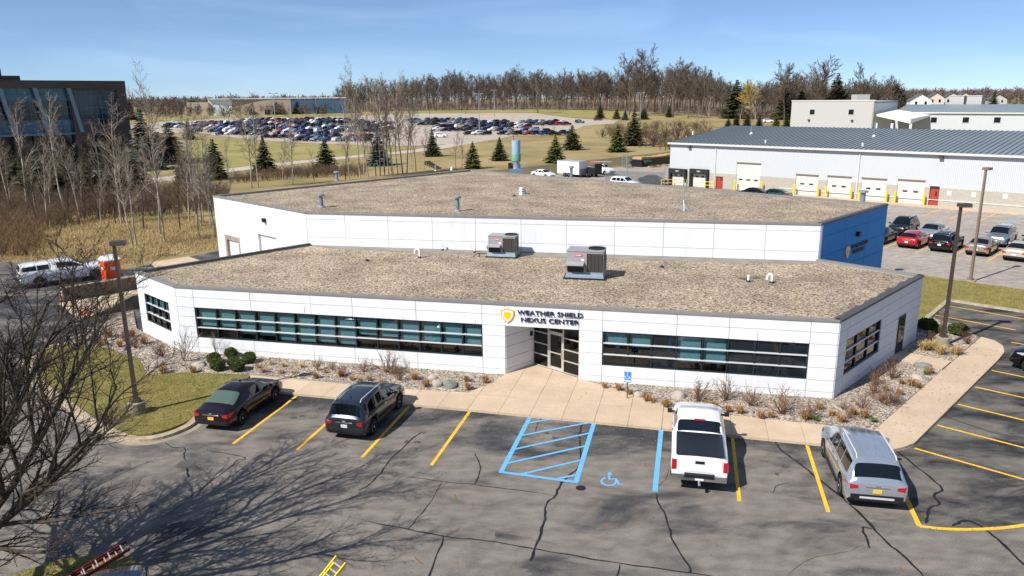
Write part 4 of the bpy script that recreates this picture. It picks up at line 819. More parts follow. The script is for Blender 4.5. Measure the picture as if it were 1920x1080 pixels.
for kind, nm, lb, ct, pos, hd, pm, kw in (
 ('sedan', 'sedan', 'black car half hidden behind the blue-shaded hall wall in the rear lot', 'car', U(73.7 + 2.2, 24.4), HU, 'black', {}),
 ('hatch', 'hatchback', 'bright red hatchback in the rear lot', 'car', U(73.5 + 2.18, 21.45), HU, 'red', {}),
 ('suv', 'suv', 'black SUV with its tail to us, beside the red hatchback', 'car', U(73.6 + 2.3, 18.75), HU, 'black', dict(rails=True)),
 ('sedan', 'sedan', 'gold beige sedan behind the brown lamp post in the rear lot', 'car', U(73.8 + 2.3, 15.95), HU, 'gold', {}),
 ('sedan', 'sedan', 'pale old saloon at the right edge of the rear lot', 'car', U(73.4 + 2.35, 13.05), HU, 'beige', dict(sx=1.04)),
 ('suv', 'suv', 'black SUV facing us in the back row of the rear lot', 'car', U(79.4 + 2.3, 24.3), HU + math.pi, 'black', dict(rails=True)),
 ('sedan', 'sedan', 'silver sedan facing us behind the red hatchback', 'car', U(78.7 + 2.3, 21.4), HU + math.pi, 'silver', {}),
 ('suv', 'suv', 'grey blue SUV facing us behind the gold beige sedan', 'car', U(79.4 + 2.3, 15.75), HU + math.pi, 'steelblue', dict(rails=True, clad=True)),
 ('suv', 'suv', 'dark blue car facing us at the right edge of the rear lot', 'car', U(79.6 + 2.3, 12.9), HU + math.pi, 'navy', {}),
 ('suv', 'suv', 'black SUV nosing in from the right edge by the side walk', 'car', U(44.85, 7.35 - 2.35), HW, 'black', dict(spokes=10)),
 ('sedan', 'sedan', 'dark blue green sedan parked by the left end of the long warehouse', 'car', np.array(g(1224, 345)), HU - 1.6 + 3.14, 'bluegreen', {}),
 ('sedan', 'sedan', 'dark car seen over the hall roof below the tall warehouse door, left one', 'car', np.array(g(1410, 371)), HW, 'black', {}),
 ('sedan', 'sedan', 'dark car seen over the hall roof below the tall warehouse door, right one', 'car', np.array(g(1450, 373)), HW, 'green', {}),
 ('sedan', 'sedan', 'white sedan behind the hall roof near the chain link fence', 'car', np.array(g(1018, 333)), HW + math.pi, 'white', {}),
 ('pickup', 'pickup_truck', 'white work pickup with ladders on its rack near the cargo trailer', 'pickup', np.array(g(1128, 327)), HW + math.pi + .2, 'white', {}),
 ('suv', 'suv', 'white vehicle roof just above the back edge of the hall roof', 'car', np.array(g(1171, 352)), HW + math.pi, 'white', {}),
 ('pickup_cap', 'pickup_truck', 'white pickup with a capped bed parked beside the dry field on the left', 'pickup', U(15.9 + 1.2, 66.1), HU + .12, 'white', dict(sx=1.06)),
): car(kind, nm, lb, ct, pos, hd, PN[pm], **kw)
# far car park: small cars, one mesh each, paint by object
def far_mesh(kind, sx=1., sz=1.):
    c, body, under, patch, surf = car_meshes(kind, sx, 1., sz, fine=False); a = MB(); mats = [None, m_cglass, m_black, m_tail, m_head, m_rim]
    a.add(body.v, body.f, 0); a.add(under.v, under.f, 2)
    for q in [patch(*[c['front'][0] + (c['front'][1] - c['front'][0]) * t for t in (.05, .93)], 6.2, 9, both=True, nx=2, nv=2), patch(*[c['rear'][0] + (c['rear'][1] - c['rear'][0]) * t for t in (.08, .93)], 6.2, 9, both=True, nx=2, nv=2)] + [patch(x0, x1, 5.14, 5.9, (s,), nx=2, nv=2, off=.02) for x0, x1 in c['side'] for s in (1, -1)]: a.add(q.v, q.f, 1)
    R = c['R']; W2 = c['W'] / 2
    for xw in c['wx']:
        for s in (1, -1):
            a.lathe([(R, s * (W2 - .23)), (R, s * (W2 - .02)), (R * .6, s * (W2 - .01))] if s > 0 else [(R * .6, s * (W2 - .01)), (R, s * (W2 - .02)), (R, s * (W2 - .23))], xw * sx, R, 10, 2, 'y')
            a.lathe([(R * .6, s * W2), (0, s * W2)] if s > 0 else [(0, s * W2), (R * .6, s * W2)], xw * sx, R, 8, 5, 'y')
    L = c['L'] * sx; b = c['keys'][2][2] * sz
    for s in (1, -1): a.box(-L / 2 - .02, -L / 2 + .1, min(s * .5, s * .86), max(s * .5, s * .86), b - .24, b - .06, 3); a.box(L / 2 - .35, L / 2 - .02, min(s * .5, s * .82), max(s * .5, s * .82), b - .26, b - .14, 4)
    me = a.mesh('far_' + kind, [PN['white'], m_cglass, m_black, m_tail, m_head, m_rim], 40); return me
FAR = {'sedan': far_mesh('sedan'), 'SUV': far_mesh('suv'), 'hatchback': far_mesh('hatch'), 'pickup': far_mesh('pickup')}
CN = dict(black='black', white='white', silver='silver', red='red', navy='dark blue', grey='grey', midblue='blue', maroon='maroon', bluegreen='blue green', slate='slate', beige='beige')
colw = ['black'] * 8 + ['white'] * 4 + ['silver'] * 3 + ['grey'] * 4 + ['navy'] * 8 + ['red'] * 1 + ['midblue'] * 2 + ['maroon', 'bluegreen', 'slate', 'slate', 'slate', 'beige', 'silver', 'white', 'black', 'black', 'grey']
def far_car(x, y, hd, kind, col, label, group):
    o = link({'sedan': 'sedan', 'SUV': 'suv', 'hatchback': 'hatchback', 'pickup': 'pickup_truck'}[kind], FAR[kind], None, (x, y, hgt(x, y) + .05), heading(hd))
    o.material_slots[0].link = 'OBJECT'; o.material_slots[0].material = PN[col]
    return tag(o, label, 'pickup' if kind == 'pickup' else 'car', group)
rc_ = random.Random(21); far_n = 0
def nth(k): return f'{k}{"th" if 10 < k % 100 < 14 else {1: "st", 2: "nd", 3: "rd"}.get(k % 10, "th")}'
def far_rows(rows, where, hd0, xmask, gap=.10):
    global far_n
    for j, (py, xa, xb) in enumerate(rows):
        px = xa; kk = 0
        while px < xb:
            p = gt(px, py); step = 2.85 * FPX / p[1] * 1.12
            if rc_.random() > gap and far_n < 296 and xmask(px, py):
                col = rc_.choice(colw); kind = rc_.choices(['sedan', 'SUV', 'hatchback', 'pickup'], [4, 4, 2, 1.5])[0]; far_n += 1; kk += 1
                lbl = f'{CN[col]} {kind}, {nth(kk)} from left, {nth(j + 1)} row, {where} of far car park'
                far_car(p[0], p[1] + rc_.uniform(-.5, .5), hd0 + (math.pi if rc_.random() < .5 else 0) + rc_.uniform(-.03, .03), kind, col, lbl, f'cars in the far car park, {where}')
            px += step * rc_.uniform(.96, 1.1)
far_rows([(265, 560, 700), (259, 500, 720), (253, 415, 640), (248, 370, 730), (243, 365, 740), (239.5, 312, 735), (236, 315, 735), (232, 372, 735), (228.5, 455, 700), (225.5, 470, 660)], 'left block', R_(32), lambda x, y: not (345 < x < 362))
far_rows([(262, 755, 785), (253, 880, 1070), (246, 820, 1010), (240, 820, 1000), (235, 790, 1075), (230.5, 775, 1060), (226.5, 770, 1065), (222.5, 770, 1030), (219, 800, 1000)], 'right block', R_(58), lambda x, y: True)
for px, py, hd, kd, col, lb in ((827, 258, R_(100), 'SUV', 'white', 'white SUV alone in the aisle at the front of the far car park'), (1087, 231, R_(120), 'SUV', 'navy', 'dark blue SUV apart from the others at the right end of the far car park'), (1028, 249, R_(95), 'SUV', 'black', 'black SUV at the front right of the far car park'), (1121, 226, R_(80), 'sedan', 'maroon', 'maroon car on the lane at the foot of the wood'), (1440, 230, R_(100), 'SUV', 'white', 'white van like car among conifers right of the wood'), (325, 233, R_(60), 'pickup', 'white', 'white truck at the left end of the far car park')):
    p = gt(px, py); far_car(p[0], p[1], hd, kd, col, lb, None)
# ================================================================== the long grey warehouse and other buildings
def plane_u(px, py, u0):
    d = ray(px, py); t = u0 / float(d[:2] @ UD); p = d[:2] * t
    return float(p @ WD), CAMH + d[2] * t
m_rib = None
def ribbed(name, c, c2, freq, axis_ang, depth=.6):          # pressed metal cladding, ribs finer than a pixel
    mt, n, b = nodes(name); N = n.nodes.new; L = n.links.new; geo = N('ShaderNodeNewGeometry'); mp = N('ShaderNodeMapping'); mp.inputs['Rotation'].default_value = (0, 0, axis_ang); L(geo.outputs['Position'], mp.inputs['Vector'])
    w = N('ShaderNodeTexWave'); w.inputs['Scale'].default_value = freq; w.wave_profile = 'TRI'; L(mp.outputs[0], w.inputs['Vector'])
    r = N('ShaderNodeMapRange'); r.inputs['From Min'].default_value = .75; r.inputs['From Max'].default_value = 1; L(w.outputs['Fac'], r.inputs['Value'])
    x = N('ShaderNodeMix'); x.data_type = 'RGBA'; x.inputs['A'].default_value = (*c, 1); x.inputs['B'].default_value = (*c2, 1); L(r.outputs[0], x.inputs['Factor']); L(x.outputs['Result'], b.inputs['Base Color'])
    bp = N('ShaderNodeBump'); bp.inputs['Strength'].default_value = depth; bp.inputs['Distance'].default_value = .03; L(r.outputs[0], bp.inputs['Height']); L(bp.outputs[0], b.inputs['Normal']); b.inputs['Roughness'].default_value = .55
    return mt
ang = math.atan2(WD[1], WD[0])
m_ribw = ribbed('ribbed_cladding', (.52, .545, .555), (.40, .42, .435), 1.6, -ang); m_ribg = ribbed('ribbed_grey', (.46, .455, .435), (.38, .375, .36), 1.6, -ang)
m_cmu = M('concrete_block', (.42, .39, .335), (.37, .34, .29), scale=2.5, rough=.9, stretch=(1, 1, 2))
m_stand = M('standing_seam_roof', (.235, .275, .295), (.20, .24, .26), scale=.15, rough=.45, metal=.2); m_seam = M('seam_metal', (.10, .125, .14), rough=.5); m_gut = M('gutter_trim', (.58, .57, .53), rough=.5)
m_dseal = M('dock_seal', (.018, .02, .022), rough=.8); m_rdoor = M('red_door', (.36, .045, .022), rough=.5); m_dwhite = M('overhead_door', (.62, .60, .545), rough=.6)
wh = empty('warehouse', (0, 0, 0), 0, 'long light grey metal warehouse with blue grey seamed roof and loading doors', 'building')
UF, UB, UR, WL, WR, ZE, ZR = 104.5, 143.5, 124., 66.5, -60., 6.6, 8.5
doors = []
for xa, xb, yt, kind in ((1260, 1285, 324, 'dock'), (1299, 1326, 325, 'dock'), (1382, 1427, 306, 'tall'), (1493, 1535, 328, 'std'), (1552, 1597, 331, 'std'), (1616, 1663, 335, 'std'), (1684, 1735, 338, 'std'), (1343, 1356, 330, 'man'), (1744, 1762, 351, 'man')):
    wa, z = plane_u(xa, yt, UF); wb, z2 = plane_u(xb, yt + 2, UF); doors.append((wa, wb, (z + z2) / 2, kind))
frW = frame_of(U(UF, WL), U(UF, WR))                       # runs left to right, outward towards us
sW = lambda w: WL - w
lowm = MB(); upm = MB(); s = 0.
for wa, wb, zt, kd in sorted(doors, key=lambda q: -q[0]):
    s0, s1 = sW(wa), sW(wb); slabx(lowm, frW, s, s0, -.25, .03, 0, 2.3); slabx(upm, frW, s, s0, -.2, 0, 2.3, ZE)
    if zt < 2.3: slabx(lowm, frW, s0, s1, -.25, .03, zt, 2.3); slabx(upm, frW, s0, s1, -.2, 0, 2.3, ZE)
    else: slabx(upm, frW, s0, s1, -.2, 0, zt, ZE)
    s = s1
slabx(lowm, frW, s, WL - WR, -.25, .03, 0, 2.3); slabx(upm, frW, s, WL - WR, -.2, 0, 2.3, ZE)
wlw = obj('block_wall', lowm, m_cmu, wh); obj('metal_wall', upm, m_ribw, wh); slabx_ = obj('wall_ledge', slabx(MB(), frW, sW(48), WL - WR, .031, .10, .78, .84), m_white, wh)
e0, e1 = U(UF, WL), U(UB, WL); rr = U(UR, WL)
gm_ = MB(); gm_.add([(*e0, 0), (*e1, 0), (*e1, ZE), (*rr, ZR), (*e0, ZE)], [(0, 1, 2, 3, 4)]); f0, f1, f2 = U(UF, WR), U(UB, WR), U(UR, WR); gm_.add([(*f0, 0), (*f1, 0), (*f1, ZE), (*f2, ZR), (*f0, ZE)], [(4, 3, 2, 1, 0)]); gm_.add([(*e1, 0), (*f1, 0), (*f1, ZE), (*e1, ZE)], [(0, 1, 2, 3)]); obj('end_wall', gm_, m_ribw, wh)
rm = MB(); o_ = .35; A_ = [U(UF - o_, WL + .25), U(UF - o_, WR), U(UR, WR), U(UR, WL + .25), U(UB + o_, WR), U(UB + o_, WL + .25)]; zs = (ZE + .06, ZE + .06, ZR + .08, ZR + .08, ZE + .06, ZE + .06)
rm.add([(*p, z) for p, z in zip(A_, zs)] + [(*p, z - .12) for p, z in zip(A_, zs)], [(0, 1, 2, 3), (3, 2, 4, 5), (0, 6, 7, 1), (3, 9, 6, 0), (5, 11, 9, 3)]); rfw = obj('roof', rm, m_stand, wh)
sm = MB(); d_ = np.array([UR - UF + o_, 0, ZR - ZE + .02]); sm.box(0, d_[0], -.045, .045, 0, .09); v2 = [(x, y, z + x * d_[2] / d_[0]) for x, y, z in sm.v]; sm.v = v2; sme = sm.mesh('seam', m_seam)
k = 0; w = WL
while w > -4:
    q = U(UF - o_, w); link('seam', sme, rfw, (q[0], q[1], ZE + .055), math.atan2(UD[1], UD[0])); w -= .66
obj('gutter', MB().obox(U(UF - o_, WL + .25), U(UF - o_, WR), -.14, .02, ZE - .22, ZE + .05), m_gut, wh)
obj('rake_trim', MB().add([(*U(UF - o_, WL + .28), ZE - .12), (*U(UF - o_, WL + .28), ZE + .1), (*U(UR, WL + .28), ZR + .12), (*U(UR, WL + .28), ZR - .1)], [(0, 1, 2, 3)]), m_gut, wh)
for px in (1341, 1610):
    w, _ = plane_u(px, 320, UF); obj('downspout', slabx(MB(), frW, sW(w) - .06, sW(w) + .06, .03, .14, 0, ZE - .2), m_gut, wh)
for wa, wb, zt, kd in doors:
    s0, s1 = sW(wa), sW(wb)
    if kd == 'man':
        dm = MB(); slabx(dm, frW, s0 + .06, s1 - .06, -.12, -.06, 0, zt - .05); o = obj('door', dm, m_rdoor, wh); obj('pane', slabx(MB(), frW, s1 - .45, s1 - .25, -.06, -.05, 1.25, 1.85), m_dseal, o); fm = MB(); slabx(fm, frW, s0, s0 + .06, -.14, .04, 0, zt); slabx(fm, frW, s1 - .06, s1, -.14, .04, 0, zt); slabx(fm, frW, s0, s1, -.14, .04, zt - .05, zt + (.18 if wa < 40 else 0)); obj('door_frame', fm, m_dseal, o)
        continue
    dm = MB(); n_ = max(4, int(zt / .55)); o = None
    for i in range(n_):
        z = zt * i / n_; p_ = obj('overhead_door' if i == 0 else 'door_section', slabx(MB(), frW, s0, s1, -.14, -.10, z + .01, z + zt / n_ - .01), m_dwhite, o or wh); o = o or p_
    for q in ((.2, .38), (.6, .78)) if kd != 'tall' else ((.1, .26), (.42, .58), (.74, .9)): obj('pane', slabx(MB(), frW, s0 + (s1 - s0) * q[0], s0 + (s1 - s0) * q[1], -.1, -.09, 1.5, 1.72), m_dseal, o)
    hd_ = slabx(MB(), frW, s0 - .05, s1 + .05, -.1, .045, zt, zt + .16); obj('door_header', hd_, m_bronze2 if kd != 'dock' else m_dseal, o)
    if kd == 'dock':
        sl_ = MB(); slabx(sl_, frW, s0 - .35, s0, -.05, .45, 0, zt); slabx(sl_, frW, s1, s1 + .35, -.05, .45, 0, zt); slabx(sl_, frW, s0 - .35, s1 + .35, .046, .5, zt, zt + .75); obj('dock_seal', sl_, m_dseal, o); obj('dock_number', slabx(MB(), frW, (s0 + s1) / 2 - .3, (s0 + s1) / 2 + .3, .5, .51, zt + .32, zt + .52), M('number_plate', (.42, .36, .24), rough=.6), o)
for px, py in ((1294, 276), (1766, 295)):
    w, z = plane_u(px, py, UF); obj('wall_light', slabx(MB(), frW, sW(w) - .25, sW(w) + .25, .0, .4, z - .15, z + .15), m_bronze, wh)
for px, py in ((1780, 362), (1826, 365), (1885, 368)):
    w, z = plane_u(px, py, UF); obj('notice', slabx(MB(), frW, sW(w) - .22, sW(w) + .22, .031, .04, z - .26, z + .26), m_white, wh)
for px, py, h, lb in ((1409, 247, 1.6, 0), (1637, 250, 2.2, 0)):
    p = U(UR - 9 if px < 1500 else UR - 8.5, plane_u(px, py, UR - 9)[0]); z = ZE + .06 + (ZR - ZE) * ((float(p @ UD) - UF) / (UR - UF)); obj('roof_pipe', MB().tube([(*p, z), (*p, z + h)], .09, 8), m_bluegal, wh, 40); obj('pipe_boot', MB().lathe([(.35, z - .1), (.12, z + .3)], p[0], p[1], 10), m_white, wh, 40)
for px, py in ((1299, 253), (1435, 272), (1617, 276)):
    w, z = plane_u(px, py, UF + 2.5 if px > 1300 else UF + 9); p = U(UF + 2.5 if px > 1300 else UF + 9, w); zz_ = ZE + (ZR - ZE) * ((float(p @ UD) - UF) / (UR - UF)); obj('roof_vent', MB().lathe([(.14, zz_ - .05), (.12, zz_ + .5), (.0, zz_ + .52)], p[0], p[1], 8), m_white, wh, 40)
obj('apron', MB().prism([U(UF - .03, 46), U(UF - .03, WR), U(102.6, WR), U(102.6, 46)], .006, .11), m_conc, wh)
def bollard(px, py, w=None):
    wq, _ = plane_u(px, py, 103.9); p = U(103.9, wq); t = tag(link('bollard', BOL[0], None, (p[0], p[1], .0)), None, 'bollard', 'yellow bollards by the warehouse doors'); link('cap', BOL[1], t); return t
BOL = [MB().lathe([(.14, 0), (.14, 1.45)], seg=10).mesh('bollard', m_yellow, 40), MB().lathe([(.14, 1.452), (.12, 1.52), (0, 1.56)], seg=10).mesh('bollard_cap', m_yellow, 40)]
for i, (px, py, nm) in enumerate(((1378, 352, 'left of the tall warehouse door'), (1428, 354, 'right of the tall warehouse door'), (1489, 360, 'left of the second white warehouse door'), (1533, 363, 'right of the second white warehouse door'), (1548, 363, 'left of the third white warehouse door'), (1595, 366, 'right of the third white warehouse door'), (1611, 367, 'left of the fourth white warehouse door'), (1661, 376, 'right of the fourth white warehouse door'), (1677, 378, 'left of the last white warehouse door'), (1731, 384, 'right of the last white warehouse door'))): bollard(px, py)['label'] = 'yellow steel bollard ' + nm
# second grey building beyond
b2 = empty('annex_building', (0, 0, 0), 0, 'plain light grey block with small square windows beyond the long warehouse roof', 'building')
U2 = 190.
wA, zA = plane_u(1485, 190, U2); wB, _ = plane_u(1641, 188, U2); dep = 16
obj('front_wall', MB().obox(U(U2, wA), U(U2, wB), 0, .3, 0, zA), m_ribg, b2); obj('side_wall', MB().obox(U(U2, wB), U(U2 + dep, wB), 0, .3, 0, zA - .05), m_ribw, b2); obj('back_wall', MB().obox(U(U2 + dep, wB), U(U2 + dep, wA), 0, .3, 0, zA - .05), m_ribg, b2); obj('left_wall', MB().obox(U(U2 + dep, wA), U(U2 + .3, wA), 0, .3, 0, zA - .05), m_ribg, b2)
obj('roof', MB().prism([U(U2 + .3, wA), U(U2 + .3, wB), U(U2 + dep, wB), U(U2 + dep, wA)], zA - .5, zA - .2), m_roofm, b2); obj('parapet', MB().obox(U(U2, wA + .1), U(U2, wB - .1), -.1, .4, zA, zA + .25), m_gut, b2)
fr2 = frame_of(U(U2, wA), U(U2, wB))
for px, py in ((1523, 210), (1596, 210)):
    w, z = plane_u(px, py, U2); wn = obj('window', slabx(MB(), fr2, wA - w - .75, wA - w + .75, .0, .05, z - .75, z + .75), m_gut, b2); obj('pane', slabx(MB(), fr2, wA - w - .62, wA - w + .62, .05, .06, z - .62, z + .62), m_spandrel, wn)
for px, py in ((1517, 225), (1598, 226)):
    w, z = plane_u(px, py, U2); obj('wall_light', slabx(MB(), fr2, wA - w - .25, wA - w + .25, .0, .3, z - .25, z + .2), m_bronze, b2)
q = U(U2 + 6, (wA + 2.6 * wB) / 3.6); obj('roof_hatch', MB().box(q[0] - 1.6, q[0] + 1.6, q[1] - 1.5, q[1] + 1.5, zA - .2, zA + 1.5), m_ribg, b2)
b3 = empty('office_wing', (0, 0, 0), 0, 'low white wing with dark roof band and small windows at the right behind the warehouse', 'building')
wC, zC = plane_u(1692, 206, U2 + dep); U3 = U2 + dep - 3
zC = plane_u(1700, 210, U3)[1]
obj('front_wall', MB().obox(U(U3, wB - .05), U(U3, wB - 95), 0, .3, 0, zC), m_ribw, b3); obj('roof_band', MB().add([(*U(U3 - .3, wB - .3), zC), (*U(U3 - .3, wB - 95), zC), (*U(U3 + 9, wB - 95), zC + 1.7), (*U(U3 + 9, wB - .3), zC + 1.7)], [(0, 1, 2, 3)]), m_stand, b3); obj('eave', MB().obox(U(U3 - .3, wB - .3), U(U3 - .3, wB - 95), -.1, .2, zC - .3, zC - .01), m_gut, b3)
obj('end_wall', MB().obox(U(U3 + .3, wB - .35), U(U3 + 18, wB - .35), 0, .2, 0, zC), m_ribw, b3)
fr3 = frame_of(U(U3, wB - .05), U(U3, wB - 95))
for px, py in ((1751, 225), (1811, 225), (1870, 225)):
    w, z = plane_u(px, py, U3); wn = obj('window', slabx(MB(), fr3, wB - .05 - w - .8, wB - .05 - w + .8, 0, .05, z - .75, z + .75), m_gut, b3); obj('pane', slabx(MB(), fr3, wB - .05 - w - .66, wB - .05 - w + .66, .05, .06, z - .62, z + .62), m_spandrel, wn)
cwa, cza = plane_u(1642, 214, U2); cv = MB(); c0 = U(U2 - 1, wB - 1.0); c1 = U(U2 - 1, wB - 8.5); c2 = U(U3 - .05, wB - 8.5); c3 = U(U3 - .05, wB - 1.0)
cv.add([(*c0, cza), (*c1, cza - 1.0), (*c2, cza - .4), (*c3, cza + .8)] + [(*c0, cza - .4), (*c1, cza - 2.), (*c2, cza - .8), (*c3, cza + .4)], [(0, 1, 2, 3), (7, 6, 5, 4), (0, 4, 5, 1), (1, 5, 6, 2), (0, 3, 7, 4)]); cn = empty('loading_canopy', (0, 0, 0), 0, 'white sloping canopy joining the grey block and the white wing', 'canopy'); obj('canopy_roof', cv, m_white, cn)
for p in (c0, c1, U(U2 - 1, wB - 4.5)): obj('post', MB().box(p[0] + .1, p[0] + .5, p[1] + .1, p[1] + .5, 0, cza - 2.02), m_white, cn)
for k, (px, py) in enumerate(((1828, 196), (1795, 197))):
    w, z = plane_u(px, py, U3 + 12); p = U(U3 + 12, w); q = empty('rooftop_box', (p[0], p[1], zC + 1.2), heading(HU), ('pale rooftop unit on the white wing, nearer the right edge', 'pale rooftop unit on the white wing, left of the other')[k], 'air conditioner'); obj('housing', MB().box(-1.2, 1.2, -1.6, 1.6, 0, 2.4), m_ribg, q); obj('lid', MB().box(-1.3, 1.3, -1.7, 1.7, 2.4, 2.55), m_gut, q); obj('stand', MB().box(-1., 1., -1.4, 1.4, -.9, 0), m_black, q)
# houses far right and in the trees
def house(px, py, dist, wd, hw, hr, mat, label, yaw=0., dp=11):
    p = at(px, dist); z0 = hgt(*p); zb = zat(px, py, p); t = empty('house', (p[0], p[1], z0), yaw, label, 'house', 'gabled houses'); H_ = zb - z0
    b = MB(); b.box(-wd / 2, wd / 2, 0, dp, 0, H_); b.add([(-wd / 2, 0, H_), (wd / 2, 0, H_), (0, 0, H_ + hr), (-wd / 2, dp, H_), (wd / 2, dp, H_), (0, dp, H_ + hr)], [(0, 1, 2), (5, 4, 3)]); obj('wall', b, mat, t)
    r = MB(); e_ = .5; r.add([(-wd / 2 - e_, -e_, H_ - e_ * .6), (0, -e_, H_ + hr + .12), (wd / 2 + e_, -e_, H_ - e_ * .6), (-wd / 2 - e_, dp, H_ - e_ * .6), (0, dp, H_ + hr + .12), (wd / 2 + e_, dp, H_ - e_ * .6)], [(0, 1, 4, 3), (1, 2, 5, 4)]); obj('roof', r, M('shingle', (.10, .095, .095), rough=.9), t)
    for x in (-wd * .22, wd * .22): wn = obj('window', MB().box(x - .6, x + .6, -.05, 0.001, H_ - 2.2, H_ - .6), m_white, t); obj('pane', MB().box(x - .48, x + .48, -.07, -.051, H_ - 2.1, H_ - .7), m_spandrel, wn)
m_siding = [M('siding_white', (.80, .79, .76), rough=.7), M('siding_cream', (.60, .52, .42), rough=.7), M('siding_grey', (.44, .46, .42), rough=.7), M('siding_tan', (.56, .47, .37), rough=.7), M('siding_yellow', (.62, .50, .30), rough=.7)]
house(1727, 187, 330, 8.2, 5, 2.4, m_siding[0], 'white gabled house beyond the warehouse, leftmost of the row', -.35); house(1755, 183, 345, 6.5, 5, 2.2, m_siding[1], 'cream gabled house second in the row beyond the warehouse', -.35); house(1785, 183, 350, 7.0, 5, 2.2, m_siding[2], 'grey green gabled house third in the row beyond the warehouse', -.35); house(1808, 182, 370, 6.0, 5, 2.2, m_siding[3], 'tan gabled house last in the row beyond the warehouse', -.35)
house(1400, 178, 420, 9, 5, 2.5, m_siding[4], 'small yellowish house among the bare trees by the willow', .2); house(1667, 187, 380, 6, 5, 2, m_siding[0], 'little white gable just above the grey block roof', -.3); house(1872, 185, 420, 8, 5, 2.3, m_siding[2], 'grey house at the far right half hidden by bare trees', -.35)
# distant building on the left skyline; one wall has its blue shade in the colour
fb = empty('distant_warehouse', (0, 0, 0), 0, 'long low distant building with white, tan and shade-blue walls on the left skyline', 'building')
def far_wall(pxa, pxb, ya, dist, mat, nm, d2=None, back=25):
    a, b = at(pxa, dist), at(pxb, d2 or dist); zt = zat((pxa + pxb) / 2, ya, a); return obj(nm, MB().obox(a, b, 0, back, hgt(*a) - 1, zt), mat, fb)
m_tan = M('tan_panel', (.40, .31, .23), (.34, .265, .20), scale=.1, rough=.8); m_shade_blue = M('shade_blue_panel', (.05, .13, .24), rough=.7)
far_wall(390, 434, 187, 520, m_white, 'white_wall', 524); far_wall(434.4, 545, 187.5, 524.2, m_tan, 'tan_wall', 530); far_wall(545.4, 650, 187.5, 530.2, m_shade_blue, 'shade_blue_wall', 540); far_wall(350, 390, 192, 519, m_tan, 'low_wing')
a, b = at(389, 519), at(651, 540); obj('roof_edge', MB().obox(a, b, -.3, 24, zat(390, 186.5, a), zat(390, 185, a)), m_white, fb)
for px in (470, 500, 520): p = at(px, 525); obj('dock_opening', MB().box(p[0] - 1.8, p[0] + 1.8, p[1] - .35, p[1] + .5, hgt(*p), hgt(*p) + 3.5), m_spandrel, fb)
# dark glass office on the left
ob = empty('glass_office', (0, 0, 0), 0, 'dark brown and glass office block with slanted columns on the left', 'building')
m_brown = M('brown_panel', (.072, .058, .054), (.058, .047, .045), scale=.2, rough=.7); m_oglass = M('office_glass', (.008, .016, .022), rough=.05, spec=.6); m_oglass2 = M('office_spandrel_glass', (.03, .12, .19), rough=.12, spec=.5); m_mull = M('office_mullion', (.07, .17, .26), rough=.4)
def plane_w(px, py, w0):
    d = ray(px, py); t = w0 / float(d[:2] @ WD); p = d[:2] * t
    return float(p @ UD), CAMH + d[2] * t
W0 = 176.; Ua = 2.; Ub = plane_w(233, 160, W0)[0]; frO = frame_of(U(Ua, W0), U(Ub, W0)); sO = lambda u: u - Ua; ZO = plane_w(120, 151, W0)[1]
pu = lambda px: plane_w(px, 200, W0)[0]; pz = lambda py: plane_w(120, py, W0)[1]
gR0, gR1, gL1 = pu(141), pu(221), pu(133); zg0, zg1, zl0, zl1 = pz(236), pz(169), pz(249), pz(165)
obj('facade', slabx(MB(), frO, 0, Ub - Ua, -24, -1.2, 0, ZO - .3), m_brown, ob)
fz = MB(); slabx(fz, frO, 0, Ub - Ua, -1.2, .6, zl1, ZO); slabx(fz, frO, sO(gR1), Ub - Ua, -1.2, .5, 0, zl1); slabx(fz, frO, sO(gL1), sO(gR0), -1.2, .45, 0, zl1); slabx(fz, frO, sO(gR0), sO(gR1), -1.2, .45, zg0 - 2.2, zg0); slabx(fz, frO, sO(gR0), sO(gR1), -1.2, .45, zg1, zl1); obj('brown_frame', fz, m_brown, ob)
def curtain(u0, u1, z0, z1, nu, nz, name, off=-.6, sp=()):
    wn = obj(name, slabx(MB(), frO, sO(u0), sO(u1), -1.199, off - .03, z0, z1), m_dark, ob)
    for i in range(nu):
        for j in range(nz):
            a, b = u0 + (u1 - u0) * i / nu, u0 + (u1 - u0) * (i + 1) / nu; c, d = z0 + (z1 - z0) * j / nz, z0 + (z1 - z0) * (j + 1) / nz; q = rnd.uniform(0, .02)
            obj('pane', slabx(MB(), frO, sO(a) + .06, sO(b) - .06, off - .02, off + q, c + .06, d - .06), m_oglass if j not in sp else m_oglass2, wn)
    g_ = MB()
    for i in range(nu + 1): a = u0 + (u1 - u0) * i / nu; slabx(g_, frO, sO(a) - .045, sO(a) + .045, off + .021, off + .12, z0, z1)
    for j in range(nz + 1): c = z0 + (z1 - z0) * j / nz; slabx(g_, frO, sO(u0), sO(u1), off + .121, off + .16, c - .045, c + .045)
    obj('mullions', g_, m_mull, wn)
curtain(gR0, gR1, zg0, zg1, 8, 6, 'curtain_wall'); curtain(12, gL1, zl0, zl1, 22, 7, 'curtain_wall', -.9, (0, 1, 5, 6))
m_pcol = M('pale_column', (.15, .22, .30), rough=.5)
for px in (-52, 8, 73, 136): u = pu(px); obj('slanted_column', MB().add([(*U(u + (.0 if k in (0, 3) else .7) + (.7 if z < zl0 + 1 else -.7), W0 - (.55 if k < 2 else -.3)), z) for z in (zl0, zl1) for k in range(4)], [(0, 1, 5, 4), (1, 2, 6, 5), (2, 3, 7, 6), (3, 0, 4, 7), (4, 5, 6, 7)]), m_pcol, ob)
obj('ledge', slabx(MB(), frO, 0, sO(gL1), -1.1, .5, zl0 - .35, zl0), m_mull, ob); obj('base_glazing', slabx(MB(), frO, 0, sO(gR1), -1.15, -1.1, 0, zl0 - .4), m_oglass, ob)
